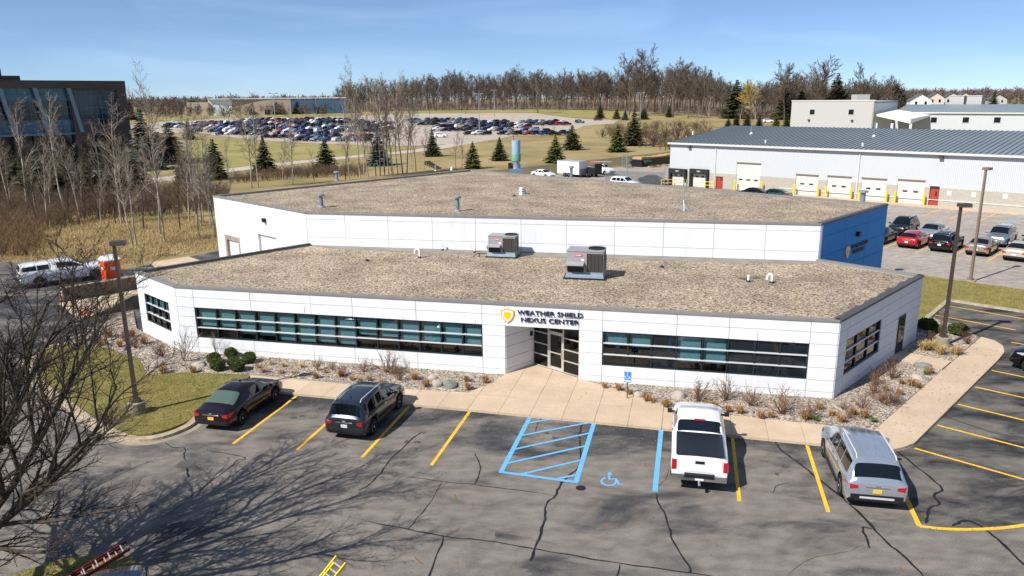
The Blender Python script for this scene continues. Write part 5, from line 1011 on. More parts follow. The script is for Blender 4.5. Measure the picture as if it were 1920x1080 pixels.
for k in range(14): obj('base_pier', slabx(MB(), frO, 3.5 * k, 3.5 * k + .6, -1.1, -.3, 0, zl0 - .36), m_brown, ob)
u_, z_ = plane_w(37, 142, W0 + 10); p = U(u_, W0 + 10); obj('penthouse', MB().obox(U(u_ - 25, W0 + 10), p, 0, 8, ZO - .35, z_), m_brown, ob)
u_, z2_ = plane_w(3, 128, W0 + 10); obj('penthouse', MB().obox(U(u_ - 20, W0 + 11), U(u_, W0 + 11), 0, 6, z_, z2_), m_brown, ob)
# ================================================================== street furniture and yard things
def lamp_post(px, py, h, label, mat, base, yaw, head=.55):
    p = g(px, py); t = empty('lamp_post', (p[0], p[1], 0), yaw, label, 'lamp post', 'square parking lot lamp posts'); zb = .0
    if base: obj('footing', MB().lathe([(.36, 0), (.36, base), (.33, base + .02)], seg=16), m_conc_g, t, 40)
    obj('base_cover', MB().box(-.17, .17, -.17, .17, base, base + .16), mat, t); obj('pole', MB().add([(x, y, z) for z, r in ((base + .1, .085), (h, .065)) for x, y in ((-r, -r), (r, -r), (r, r), (-r, r))], [(0, 1, 5, 4), (1, 2, 6, 5), (2, 3, 7, 6), (3, 0, 4, 7), (4, 5, 6, 7)]), mat, t)
    hd_ = MB(); hd_.add([(x, y, z) for z, k in ((h - .06, 1.), (h + .12, .9)) for x, y in ((-.12, -.24 * k), (head + .14, -.24 * k), (head + .14, .24 * k), (-.12, .24 * k))], [(0, 3, 2, 1), (4, 5, 6, 7), (0, 1, 5, 4), (1, 2, 6, 5), (2, 3, 7, 6), (3, 0, 4, 7)]); l = obj('lamp_head', hd_, mat, t); obj('lens', MB().box(0, head + .06, -.18, .18, h - .075, h - .062), m_head, l)
lamp_post(259, 778, 7.9, 'dark bronze lamp post on a round footing in the left lawn', m_bronze, .62, .25, .32); lamp_post(1766, 652, 7.95, 'dark bronze lamp post in the stone bed by the side walk', m_bronze, .62, -.1, .34)
lamp_post(1819, 529, 8.4, 'brown lamp post on a small footing in the rear lot', m_bronze2, .16, .5, .3)
def far_pole(px, py, ytop, label, dbl=True):
    p = gt(px, py); h = zat(px, ytop, p) - p[2]; t = empty('lamp_post', tuple(p), 0, label, 'lamp post', 'tall pale lamp posts of the far car park'); obj('footing', MB().lathe([(.4, 0), (.4, .9)], seg=10), m_conc_g, t); obj('pole', MB().lathe([(.17, .5), (.11, h)], seg=8), m_steel, t, 40); obj('arm', MB().box(-1.5, 1.5, -.08, .08, h - .15, h), m_steel, t)
    for s in (-1, 1): obj('lamp_head', MB().box(s * 1.3 - .5, s * 1.3 + .5, -.3, .3, h - .05, h + .2), m_steel, t)
far_pole(899, 248, 176, 'tall pale lamp post in the middle of the right far car park'); far_pole(927, 218, 169, 'tall pale lamp post at the back of the right far car park'); far_pole(519, 258, 175, 'tall pale lamp post at the front of the left far car park'); far_pole(1200, 232, 174, 'tall pale lamp post before the wood right of centre'); far_pole(594, 216, 184, 'slim lamp post behind the left far car park'); far_pole(352, 214, 180, 'slim lamp post at the far left of the car park'); far_pole(1804, 243, 213, 'slim lamp post in front of the white wing')
p = gt(1239, 216); h = zat(1239, 172, p) - p[2]; t = empty('utility_pole', tuple(p), 0, 'weathered wooden utility pole at the edge of the wood', 'utility pole'); obj('pole', MB().lathe([(.22, 0), (.14, h)], seg=8), M('old_wood', (.30, .23, .15), rough=.9), t); obj('transformer', MB().lathe([(.3, h - 2.2), (.3, h - 1.2)], .4, 0, 8), m_steel, t); obj('crossarm', MB().box(-1.2, 1.2, -.07, .07, h - .7, h - .55), m_bronze2, t)
# accessible parking sign
p = g(1176, 748, .1); t = empty('parking_sign', (p[0], p[1], .08), -TH, 'blue accessible parking sign on a slim green post by the entrance walk', 'sign'); m_sblue = M('sign_blue', (.02, .20, .62), rough=.4)
hs = 1.35; obj('post', MB().box(-.025, .025, 0, .03, 0, hs - .02), M('green_post', (.03, .06, .04), rough=.6), t); bd = obj('board', MB().box(-.17, .17, -.02, .0, hs - .5, hs + .02), m_sblue, t); s_ = MB(); o_ = -.0215
rb = lambda pts, w: s_.add([(x + sx * w / 2 * nx_, o_, z + sx * w / 2 * nz_) for (x, z), nx_, nz_ in [(pts[i], *(lambda dx, dz: (-dz / math.hypot(dx, dz), dx / math.hypot(dx, dz)))(pts[min(i + 1, len(pts) - 1)][0] - pts[max(i - 1, 0)][0], pts[min(i + 1, len(pts) - 1)][1] - pts[max(i - 1, 0)][1])) for i in range(len(pts))] for sx in (1, -1)], [(2 * i, 2 * i + 1, 2 * i + 3, 2 * i + 2) for i in range(len(pts) - 1)])
z0 = hs - .34; rb([(-.02, z0 + .26), (-.015, z0 + .14), (.06, z0 + .14), (.09, z0 + .03), (.12, z0 + .03)], .026); rb([(-.03 + .085 * math.cos(q), z0 + .09 + .085 * math.sin(q)) for q in np.linspace(2.2, 5.9, 9)], .022); s_.add([(-.02 + .028 * math.cos(q), o_, z0 + .305 + .028 * math.sin(q)) for q in np.linspace(0, 5.5, 8)], [tuple(range(8))]); obj('wheelchair_symbol', s_, m_white, bd); obj('caption_strip', MB().box(-.13, .13, -.0215, -.0205, hs - .46, hs - .40), m_white, bd)
bo = MB(); b0, b1 = .155, .145
for x in (-1, 1): bo.box(min(x * b0, x * b1), max(x * b0, x * b1), -.0215, -.0205, hs - .48, hs + .0)
obj('border', bo, m_white, bd)
# orange portable toilet and cones
p = g(212, 536); t = empty('portable_toilet', (p[0], p[1], .005), heading(HU) + .0, 'orange portable toilet with white roof beside the loading ramp', 'portable toilet'); c = MB(); c.box(-.55, .55, -.55, .55, .1, 2.05); obj('cabin', c, m_orangep, t); obj('base', MB().box(-.6, .6, -.6, .6, 0, .1), m_black, t)
for s in (-1, 1):
    for k in range(4): obj('rib', MB().box(-.42 + .24 * k, -.36 + .24 * k, min(s * .55, s * .575), max(s * .55, s * .575), .15, 2.0), m_orangep, t)
dr_ = obj('door', MB().box(-.575, -.551, -.42, .42, .15, 1.95), m_orangep, t); obj('sign_plate', MB().box(-.59, -.576, -.2, .2, 1.35, 1.55), m_plate, dr_); obj('sign_plate', MB().box(-.2, .25, -.6, -.576, 1.35, 1.6), m_plate, t)
rf2 = MB(); rf2.add([(x * k, y * k, z) for z, k in ((2.05, .62), (2.14, .62), (2.36, .42)) for x, y in ((-1, -1), (1, -1), (1, 1), (-1, 1))], [(0, 1, 5, 4), (1, 2, 6, 5), (2, 3, 7, 6), (3, 0, 4, 7), (4, 5, 9, 8), (5, 6, 10, 9), (6, 7, 11, 10), (7, 4, 8, 11), (8, 9, 10, 11), (3, 2, 1, 0)]); obj('roof', rf2, m_white, t)
for k in range(3): obj('roof_rib', MB().box(-.4, .4, -.3 + .26 * k, -.2 + .26 * k, 2.3, 2.4), m_white, t)
for px, py, lb in ((118, 562, 'orange traffic cone at the tip of the dark ramp wall'), (161, 588, 'orange traffic cone on the drive in front of the ramp')):
    p = g(px, py); t = empty('traffic_cone', (p[0], p[1], .005), .4, lb, 'cone', 'orange traffic cones'); obj('base', MB().box(-.2, .2, -.2, .2, 0, .04), m_orangep, t); obj('cone', MB().lathe([(.15, .04), (.03, .72), (0, .73)], seg=12), m_orangep, t, 40)
    for z in (.36, .54): r0 = .15 - .12 * (z - .04) / .68; obj('reflective_band', MB().lathe([(r0 + .006, z), (r0 - .012, z + .1)], seg=12), m_white, t, 40)
# loading ramp walls and apron
t = empty('ramp_wall', (0, 0, 0), 0, 'long dark concrete wall on the far side of the loading ramp', 'wall'); obj('wall_face', MB().obox(U(15.0, 59.2), U(27.9, 59.2), 0, .3, 0, .95), m_conc_d, t); obj('wall_cap', MB().obox(U(14.95, 59.15), U(27.9, 59.15), 0, .4, .95, 1.02), m_conc_g, t)
t = empty('ramp_wall', (0, 0, 0), 0, 'short sloping concrete wall on the near side of the loading ramp', 'wall'); a_, b_ = U(15.4, 53.4), U(27.9, 53.4); q_ = U(17.6, 53.4); nn = WD * .3
wv = MB(); wv.add([(*a_, 0), (*b_, 0), (*b_, .9), (*q_, .9), (*a_, .12), (*(a_ + nn), 0), (*(b_ + nn), 0), (*(b_ + nn), .9), (*(q_ + nn), .9), (*(a_ + nn), .12)], [(0, 1, 2, 3, 4), (9, 8, 7, 6, 5), (4, 3, 8, 9), (3, 2, 7, 8), (0, 4, 9, 5)]); obj('wall_face', wv, m_conc_d, t); obj('wall_cap', MB().obox(q_ + WD * -.03, b_ + WD * -.03, 0, .36, .9, .96), m_conc_g, t)
struct('ramp_apron', MB().flat([U(14.2, 53.8), U(27.9, 53.8), U(27.9, 59.1), U(14.6, 59.1)], .008), m_conc)
struct('dock_apron', MB().flat([U(22.5, 59.7), U(27.9, 59.7), U(27.9, 68.5), U(24.5, 68.5)], .008), m_conc)
# chain link fence behind the yard
fe = empty('chain_link_fence', (0, 0, 0), 0, 'grey chain link fence round the back yard below the grass hill', 'fence'); m_mesh = None
def chain():
    mt, n, b = nodes('chain_link'); n.nodes.remove(b); N = n.nodes.new; L = n.links.new; d = N('ShaderNodeBsdfDiffuse'); d.inputs[0].default_value = (.16, .17, .17, 1); tr = N('ShaderNodeBsdfTransparent'); mx = N('ShaderNodeMixShader'); mx.inputs[0].default_value = .30; L(tr.outputs[0], mx.inputs[1]); L(d.outputs[0], mx.inputs[2]); L(mx.outputs[0], n.nodes['Material Output'].inputs['Surface']); return mt
m_mesh = chain(); pts = [U(70, 91.5), U(101, 91.8), U(126, 91.8), U(150, 92.2)]
for i in range(3):
    a, b = pts[i], pts[i + 1]; L_ = np.linalg.norm(b - a); n_ = int(L_ / 3.2)
    for k in range(n_):
        q0, q1 = a + (b - a) * k / n_, a + (b - a) * (k + 1) / n_; obj('mesh_panel', MB().obox(q0, q1, -.01, .01, .05, 1.85), m_mesh, fe); obj('post', MB().lathe([(.045, 0), (.045, 1.95)], q0[0], q0[1], 6), m_steel, fe)
    obj('top_rail', MB().tube([(*a, 1.86), (*b, 1.86)], .03, 5), m_steel, fe)
t = empty('fence_gate', (0, 0, 0), 0, 'open chain link gate leaf with tall posts beside the tarpaulin trailer', 'gate'); a, b = U(126, 91.3), U(123.2, 88.2); obj('gate_mesh', MB().obox(a, b, -.01, .01, .1, 2.3), m_mesh, t); obj('gate_frame', MB().tube([(*a, .1), (*b, .1), (*b, 2.3), (*a, 2.3), (*a, .1)], .04, 5), m_steel, t)
for q in (a, b): obj('post', MB().lathe([(.07, 0), (.07, 2.9)], q[0], q[1], 6), m_steel, t)
t = empty('wire_enclosure', (0, 0, 0), 0, 'low galvanised railing enclosure just behind the hall roof edge', 'fence'); e_ = [g(1135, 346), g(1175, 347), g(1245, 349)]
for i in range(2): obj('rail_panel', MB().obox(e_[i], e_[i + 1], -.01, .01, .1, 2.2), m_mesh, t)
for q in e_: obj('post', MB().lathe([(.06, 0), (.06, 2.8)], q[0], q[1], 6), m_steel, t)
t = empty('steel_railing', (0, 0, 0), 0, 'yellow safety railing at the dock left of the warehouse', 'railing'); e_ = [U(101.5, 66), U(104.3, 63.2)]
for z in (.55, 1.05): obj('rail', MB().tube([(*e_[0], z), (*e_[1], z)], .04, 6), m_yellow, t)
for k in (0, .5, 1): q = e_[0] + (e_[1] - e_[0]) * k; obj('post', MB().tube([(*q, 0), (*q, 1.1)], .04, 6), m_yellow, t)
t = empty('steel_railing', (0, 0, 0), 0, 'yellow safety railing between the second dock seal and the red door', 'railing'); e_ = [U(103.2, plane_u(1322, 350, 103.2)[0]), U(103.2, plane_u(1338, 350, 103.2)[0])]
for z in (.55, 1.05): obj('rail', MB().tube([(*e_[0], z), (*e_[1], z)], .05, 6), m_yellow, t)
for k in (0, 1): q = e_[0] + (e_[1] - e_[0]) * k; obj('post', MB().tube([(*q, 0), (*q, 1.1)], .05, 6), m_yellow, t)
# trailers in the yard
def wheel_set(t, xs, y, R=.36):
    a, b, c = wheel_parts(R, .22, 5); ms = (a.mesh('tyre', m_tyre, 40), b.mesh('rim', m_rim, 40), c.mesh('hub_disc', m_black))
    for x in xs:
        for s in (1, -1): w_ = link('wheel', ms[2], t, (x, s * y, R), 0 if s == 1 else math.pi); link('tyre', ms[0], w_); link('rim', ms[1], w_)
p = g(1073, 331); t = empty('cargo_trailer', (p[0], p[1], 0), heading(HW) + math.pi, 'white box cargo trailer behind the hall roof', 'trailer'); obj('box', MB().box(-2.6, 2.4, -1.1, 1.1, .55, 2.75), m_white, t); obj('nose_guard', MB().box(2.4, 2.46, -1.08, 1.08, .6, 1.5), m_steel, t); obj('roof', MB().box(-2.64, 2.44, -1.13, 1.13, 2.751, 2.82), m_alu, t); obj('rear_door', MB().box(-2.63, -2.601, -1.0, 1.0, .62, 2.65), m_alu, t); obj('chassis', MB().box(-2.6, 3.6, -.3, .3, .42, .55), m_black, t); obj('fender', MB().box(-1.2, .6, -1.3, 1.3, .72, .8), m_steel, t); wheel_set(t, (-.75, .15), 1.15)
p = g(1106, 331); t = empty('flatbed_trailer', (p[0], p[1], 0), heading(HW) + math.pi, 'black utility trailer loaded with red ladders behind the white cargo trailer', 'trailer'); obj('bed', MB().box(-1.9, 1.9, -1.0, 1.0, .55, 1.6), m_black, t); wheel_set(t, (-.4, .5), 1.1); obj('rack', MB().box(-1.9, -1.82, -1, 1, 1.6, 2.4).box(1.82, 1.9, -1, 1, 1.6, 2.4), m_black, t)
def ladder(name, label, length, width, mat, n, parent=None, rung=None, double=True):
    t = empty(name, (0, 0, 0), 0, label, 'ladder')
    for k in range(2 if double else 1):
        w = width / 2 - .035 * k * 1.2; L0, L1 = (0, length) if k == 0 else (.25, length - .18); z = -.05 * k
        for s in (1, -1): obj('stile', MB().box(L0, L1, min(s * w, s * (w - .035)), max(s * w, s * (w - .035)), z - .04, z + .035), mat, t)
        for i in range(n): x = L0 + (L1 - L0) * (i + .5) / n; obj('rung', MB().tube([(x, -w + .036, z), (x, w - .036, z)], .02, 6), rung or m_alu, t)
    return t
def along(o, p, d):                                          # lay local +x along a direction, local z kept up
    x = Vector(d).normalized(); y = Vector((0, 0, 1)).cross(x).normalized(); z = x.cross(y); mm = Matrix((x, y, z)).transposed().to_4x4(); mm.translation = Vector(p); o.matrix_world = mm
m_redl = M('ladder_red', (.62, .06, .02), rough=.5); m_maroonl = M('ladder_maroon', (.14, .014, .02), rough=.45); m_yell = M('ladder_yellow', (.85, .62, .02), rough=.45)
q = g(1106, 331); l = ladder('ladder', 'orange red ladder lying on the black utility trailer', 4.2, .45, m_redl, 10, double=False); along(l, (q[0] - 2 * -WD[0], q[1] - 2 * -WD[1], 2.44), (-WD[0], -WD[1], 0))
q = g(1128, 327); l = ladder('ladder', 'pale ladder on the rack of the white work pickup', 4.6, .45, m_alu, 11, double=False); along(l, (q[0] - 2.4 * -WD[0], q[1] - 2.4 * -WD[1], 2.25), (-WD[0], -WD[1], 0.03))
t = empty('ladder_rack', (q[0], q[1], 0), heading(HW + math.pi + .2), 'steel ladder rack over the bed of the white work pickup', 'rack')
for x in (-2.2, -.6, .9): obj('hoop', MB().tube([(x, -.85, 1.3 if x < -.9 else 1.85), (x, -.85, 2.2), (x, .85, 2.2), (x, .85, 1.3 if x < -.9 else 1.85)], .03, 5), m_steel, t)
p = g(1203, 312); t = empty('dump_trailer', (p[0], p[1], 0), heading(HW) + math.pi, 'black tandem trailer under a dark green tarpaulin by the fence gate', 'trailer'); obj('bed', MB().box(-2.2, 1.9, -1.05, 1.05, .55, 1.0), m_black, t); tp_ = MB(); tp_.add([(-2.2, -1.05, 1.0), (1.9, -1.05, 1.0), (1.9, 1.05, 1.0), (-2.2, 1.05, 1.0), (-2., -.7, 2.0), (.3, -.8, 1.9), (.3, .8, 1.9), (-2., .7, 2.0)], [(0, 1, 5, 4), (1, 2, 6, 5), (2, 3, 7, 6), (3, 0, 4, 7), (4, 5, 6, 7)]); obj('tarpaulin', tp_, M('tarp', (.012, .05, .05), rough=.6), t); obj('drawbar', MB().add([(1.9, -.6, .5), (1.9, .6, .5), (3.6, .05, .5), (3.6, -.05, .5), (1.9, -.6, .62), (1.9, .6, .62), (3.6, .05, .62), (3.6, -.05, .62)], [(4, 7, 6, 5), (0, 1, 2, 3), (0, 3, 7, 4), (1, 5, 6, 2)]), m_black, t); wheel_set(t, (-1.3, -.35), 1.12, .42)
# timber stack by the fence
m_lum = M('lumber', (.52, .33, .15), (.40, .24, .10), scale=3, rough=.9)
t = empty('timber_stack', tuple(U(133, 88.5)) + (0,), heading(HU), 'long stack of pale timber over dark bins at the back of the yard', 'timber'); obj('bin', MB().box(-6, 10, -1.2, 1.2, 0, 1.5), m_black, t)
for k in range(9): x = -6 + 1.8 * k; obj('board_bundle', MB().box(x, x + 1.7, -1.1, 1.1, 1.5, 1.75 + rnd.uniform(0, .25)), m_lum, t)
for k in range(3): q = U(128 + 2.2 * k, 85.6); tb = empty('timber_pile', (q[0], q[1], 0), heading(HU) + .2 * k, ('small heap of loose boards on the yard, nearest the gate', 'middle heap of loose boards on the yard', 'loose boards on the yard nearest the warehouse')[k], 'timber'); [obj('board', MB().box(-1, 1, -.6 + .3 * i, -.35 + .3 * i, .0, .12 + .1 * (i % 3)), m_lum, tb) for i in range(4)]
# box truck by the office
p = g(152, 302); t = empty('box_truck', (p[0], p[1], 0), heading(HU) - .5, 'white box truck body standing below the dark glass office', 'truck'); obj('box', MB().box(-3, 3, -1.25, 1.25, 1.0, 3.6), M('truck_body', (.62, .66, .72), (.50, .55, .63), scale=2, rough=.5), t)
for k in range(9): obj('rib', MB().box(-2.9 + .68 * k, -2.8 + .68 * k, -1.29, -1.251, 1.05, 3.55), m_white, t)
obj('cab', MB().box(3.1, 4.8, -1.1, 1.1, .6, 2.6), PN['white'], t); obj('windshield', MB().box(4.801, 4.82, -1., 1., 1.6, 2.4), m_cglass, t); wheel_set(t, (-1.8, 3.9), 1.1, .45); obj('chassis', MB().box(-3, 3.2, -.5, .5, .7, 1.0), m_black, t)
# steps on the grass slope, road and lanes behind
t = empty('timber_steps', (0, 0, 0), 0, 'brown timber steps on the grass bank behind the hall roof', 'steps')
for k in range(6): a = gt(797 + 4 * k, 309 + 1.6 * k); b = gt(805 + 4 * k, 308 + 1.6 * k); obj('step', MB().obox(a[:2], b[:2] + np.array([.3, 0]), 0, .5, 0, .22 + .1 * (5 - k)), M('step_wood', (.12, .075, .045), rough=.9) if k == 0 else bpy.data.materials['step_wood'], t)
m_lane = M('pale_lane', (.48, .41, .33), (.40, .34, .27), scale=.2, rough=.9)
def lane(name, px, width, dz=.02, mat=m_lane):
    q = cr([gt(*p)[:2] for p in px], 6); b = MB(); b.ribbon(q, width, lambda x, y: hgt(x, y) + dz); return struct(name, b, mat)
lane('lane', [(180, 352), (300, 337), (380, 326), (480, 313), (600, 300), (690, 291), (780, 283), (860, 270), (930, 257)], 6.5)
def patchz(name, px, dz, mat):
    P_ = [gt(*p)[:2] for p in px]; bm = bmesh.new(); f = bm.faces.new([bm.verts.new((p[0], p[1], 0)) for p in P_])
    for yy in (SLOPE0, SLOPE1): bmesh.ops.bisect_plane(bm, geom=bm.verts[:] + bm.edges[:] + bm.faces[:], plane_co=(0, yy, 0), plane_no=(0, 1, 0))
    for v in bm.verts: v.co.z = hgt(v.co.x, v.co.y) + dz
    bmesh.ops.recalc_face_normals(bm, faces=bm.faces); me = bpy.data.meshes.new(name); bm.to_mesh(me); me.materials.append(mat); return tag(link(name, me), kind='structure')
m_flot = M('far_pavement', (.43, .365, .295), (.36, .305, .25), scale=.15, rough=.9)
patchz('far_car_park', [(240, 236), (300, 229), (420, 222), (640, 219), (760, 213), (1000, 212), (1075, 222), (1160, 226), (1150, 232), (1095, 236), (1075, 246), (1020, 254), (960, 255), (930, 262), (850, 270), (770, 274), (700, 273), (560, 268), (440, 258), (360, 248), (300, 250)], .03, m_flot)
patchz('office_yard', [(0, 322), (60, 305), (130, 312), (190, 318), (200, 345), (0, 348)], .02, m_lane)
m_gslope = M('green_slope', (.20, .19, .05), (.31, .255, .085), scale=.06, rough=.95, bump=.5, bscale=4)
patchz('grass_bank', [(355, 262), (440, 262), (560, 272), (690, 277), (780, 277), (700, 286), (600, 297), (480, 309), (380, 320), (350, 322), (345, 290)], .01, m_gslope); patchz('grass_verge', [(240, 226), (420, 213), (640, 207), (640, 217), (420, 221), (300, 228)], .04, m_gslope); patchz('grass_verge', [(700, 211), (820, 204), (1000, 204), (1120, 206), (1200, 214), (1150, 224), (1080, 221), (1000, 211), (760, 212)], .045, m_gslope)
# two service trucks at the bottom edge, only their tops show
for nm, q, col, lb, ll, lm, yaw, tip, ad in (('t1', (-10.45, 15.95), 'navy', 'dark blue pickup at the bottom edge under the tree shadow', 'maroon extension ladder rising from the truck at the bottom left', m_maroonl, -1.1, (240, 1022), 0), ('t2', (-6.3, 15.0), 'midblue', 'blue pickup roof at the bottom edge beside the yellow ladder', 'yellow extension ladder rising from the bottom edge', m_yell, -1.0, (640, 1049), 0)):
    car('pickup', 'pickup_truck', lb, 'pickup', np.array(q), TH + (-.55 if nm == 't1' else .25), PN[col])
    zt = 2.35 if nm == 't1' else 2.4; tipp = g(*tip, zt); bot = g(*( (128, 1090) if nm == 't1' else (600, 1100)), zt - .45); d = np.array([*(tipp - bot), .45]); L_ = np.linalg.norm(d); d /= L_; Lt = 4.2
    l = ladder('ladder', ll, Lt, .46, lm, 13); st = np.array([*tipp, zt]) - d * Lt; along(l, tuple(st), tuple(d))
    rk = empty('ladder_rack', (0, 0, 0), 0, f'steel rack carrying the {"maroon" if nm == "t1" else "yellow"} ladder', 'rack')
    for k_ in (.12, .62):
        c_ = st + d * Lt * k_; sd2 = np.array([-d[1], d[0], 0]); sd2 /= np.linalg.norm(sd2); obj('crossbar', MB().tube([tuple(c_ - sd2 * .7 - [0, 0, .12]), tuple(c_ + sd2 * .7 - [0, 0, .12])], .03, 6), m_black, rk)
        for s_2 in (-.65, .65): e_ = c_ + sd2 * s_2; obj('upright', MB().tube([(e_[0], e_[1], 0.02), (e_[0], e_[1], e_[2] - .12)], .03, 6), m_black, rk)
# ================================================================== trees and plants
def _tube(V, Fc, pts, rad, sides):
    n = len(pts); o = len(V)
    for i in range(n):
        a, b = pts[max(i - 1, 0)], pts[min(i + 1, n - 1)]; t = (b - a)
        if t.length < 1e-6: t = Vector((0, 0, 1))
        t.normalize(); u = t.cross(Vector((0, 0, 1)) if abs(t.z) < .95 else Vector((1, 0, 0))); u.normalize(); w = t.cross(u); p = pts[i]; r = rad[i]
        if i == n - 1 and sides == 3: V.append(tuple(p)); break
        for k in range(sides):
            q = 6.28318 * k / sides; c, s = math.cos(q) * r, math.sin(q) * r; V.append((p.x + c * u.x + s * w.x, p.y + c * u.y + s * w.y, p.z + c * u.z + s * w.z))
    for i in range(n - 1):
        for k in range(sides):
            k2 = (k + 1) % sides
            if i == n - 2 and sides == 3: Fc.append((o + i * 3 + k, o + i * 3 + k2, o + (n - 1) * 3))
            else: Fc.append((o + i * sides + k, o + i * sides + k2, o + (i + 1) * sides + k2, o + (i + 1) * sides + k))
def grow(seed, L0, r0, spec, lean=0., start=(0, 0, 0), d0=None):
    """spec per level: segs, wiggle, lift, children, child length, angle lo, hi, first child at, sides, tip"""
    r = random.Random(seed); B = []
    def br(p, d, L, rad, lev):
        sp = spec[lev]; n = sp['n']; pts = [p.copy()]; rd = [rad]; dirs = [d.copy()]
        for i in range(n):
            d = d + Vector((r.gauss(0, 1), r.gauss(0, 1), r.gauss(0, 1))) * sp['wig'] + Vector((0, 0, sp['lift'])); d.normalize()
            p = p + d * (L / n); pts.append(p); rd.append(max(.003, rad * (1 - (1 - sp['tip']) * (i + 1) / n))); dirs.append(d.copy())
        B.append((lev, pts, rd))
        if lev + 1 < len(spec):
            c = sp['ch']; c = c if isinstance(c, int) else r.randint(*c)
            for k in range(c):
                t = sp['t0'] + (1 - sp['t0']) * (k + r.random()) / c; i = min(n - 1, int(t * n)); f = t * n - i; q = pts[i].lerp(pts[i + 1], min(1, f)); dd = dirs[min(n, i + 1)]
                a = r.uniform(*sp['ang']); ax = dd.cross(Vector((r.gauss(0, 1), r.gauss(0, 1), r.gauss(0, .6)))); 
                if ax.length < 1e-4: continue
                ax.normalize(); nd = Matrix.Rotation(a, 3, ax) @ dd; ll = L * r.uniform(*sp['len']) * (1 - sp.get('fall', .45) * t); rr = min(rd[i] * .8, rad * sp.get('cr', .5)) * (1 - .3 * t)
                if nd.z < -.25: nd.z *= -.3; nd.normalize()
                br(q, nd, ll, rr, lev + 1)
    br(Vector(start), d0 or Vector((lean, lean * .5, 1)).normalized(), L0, r0, 0)
    return B
def tree_meshes(B, name, split, sides, m0, m1, minr=0.):
    V = [[], []]; Fc = [[], []]
    for lev, pts, rd in B:
        k = 0 if lev <= split else 1; _tube(V[k], Fc[k], pts, [max(minr, x) for x in rd], sides[min(lev, len(sides) - 1)])
    out = []
    for k in (0, 1):
        me = bpy.data.meshes.new(name + ('_trunk', '_crown')[k]); me.from_pydata(V[k], [], Fc[k]); me.materials.append((m0, m1)[k]); out.append(me)
    return out
def plant(meshes, name, pos, rz, sc, label, cat, group=None, parts=('trunk', 'crown')):
    t = empty(name, pos if len(pos) > 2 else (pos[0], pos[1], 0), rz, label, cat, group); t.scale = sc if hasattr(sc, '__len__') else (sc,) * 3
    for nm, me in zip(parts, meshes): link(nm, me, t)
    return t
rt = random.Random(5)
# --- wood trees (far): 20 m unit
def wood_variant(seed, L=15., up=.10, ch=15, minr=.034, m0=m_barkf, m1=m_twigf, wide=1.):
    sp = [dict(n=7, wig=.07, lift=.05, ch=ch, len=(.38 * wide, .60 * wide), ang=(.45, .95), t0=.25, tip=.25, fall=.55, cr=.45),
          dict(n=5, wig=.12, lift=up, ch=7, len=(.40, .62), ang=(.4, .9), t0=.22, tip=.3, cr=.5), dict(n=3, wig=.14, lift=.06, ch=6, len=(.42, .7), ang=(.35, .9), t0=.15, tip=.35, cr=.6), dict(n=2, wig=.12, lift=.03, ch=3, len=(.45, .7), ang=(.4, .9), t0=.2, tip=.4, cr=.7), dict(n=1, wig=.1, lift=0, ch=0, len=(1, 1), ang=(0, 0), t0=0, tip=.3)]
    return tree_meshes(grow(seed, L, .30, sp), 'wood_tree', 0, (6, 4, 3, 3, 3), m0, m1, minr)
WV = [wood_variant(100 + i, 15 + (i % 3), .08 + .03 * (i % 2), 13 + i % 4, wide=(.85, 1.05, .95)[i % 3]) for i in range(6)]
WV += [wood_variant(120 + i, 13, .10, 14, m1=m_twigr) for i in range(2)]
BIGV = [wood_variant(140 + i, 18, .12, 20, .045, wide=1.15) for i in range(2)]
WIL = wood_variant(150, 10, -.02, 18, .04, m_barkf, m_willow, 1.15)
def ctop(x): return np.interp(x, [640, 680, 720, 800, 900, 1000, 1100, 1150, 1200, 1270, 1330, 1380, 1420, 1470, 1530, 1580, 1650, 1720], [150, 143, 140, 131, 128, 124, 124, 124, 118, 118, 124, 148, 146, 132, 128, 145, 140, 158])
def cbase(x): return np.interp(x, [640, 760, 1000, 1150, 1280, 1400, 1720], [210, 209, 206, 209, 214, 224, 226])
n = 0
for row in range(3):
    px = 640 + 5 * row; n0 = n
    while px < 1700:
        b = gt(px, cbase(px) - 2.5 * row - rt.uniform(0, 2)); b[1] += row * 6; b = np.array([b[0], b[1], hgt(b[0], b[1])])
        h = zat(px, ctop(px) + rt.uniform(-5, 16) + (4 if row == 0 else 0), b) - b[2]; v = rt.choice(WV[:6])
        plant(v, 'bare_tree', tuple(b), rt.uniform(0, 6.3), (h / 20.5 * rt.uniform(.85, 1.1),) * 2 + (h / 20.5,), f'bare brown tree, {nth(n - n0 + 1)} from the left in {("the front", "the second", "the third")[row]} row of the wood', 'tree', 'bare trees of the wood'); n += 1
        px += rt.uniform(9, 17) * (1. if px < 1330 else 1.35)
for px, py, ty, v, lb in ((1203, 218, 84, BIGV[0], 'tallest bare tree above the wood right of centre'), (1180, 216, 92, BIGV[1], 'tall spreading bare tree left of the tallest one'), (1262, 220, 100, BIGV[1], 'tall bare tree right of the tallest one, behind the utility pole'), (1008, 212, 112, WV[0], 'slender bare tree rising above the wood left of centre'), (1470, 226, 112, BIGV[0], 'tall bare tree above dark conifers behind the grey block'), (1525, 226, 98, BIGV[1], 'slim tall bare tree with yellowish trunk above the grey block'), (1612, 226, 110, WV[1], 'bare tree with fine crown above the grey block roof'), (1665, 226, 128, WV[3], 'bare tree near the right end of the wood'), (1410, 224, 133, WIL, 'yellow twigged willow at the edge of the wood'), (1290, 222, 128, WV[2], 'bare tree with open crown beside the utility pole')):
    b = gt(px, py); h = zat(px, ty, b) - b[2]; s = h / (23. if v in BIGV else 20.5 if v is not WIL else 14.5); plant(v, 'bare_tree' if v is not WIL else 'willow_tree', tuple(b), rt.uniform(0, 6), s, lb, 'tree')
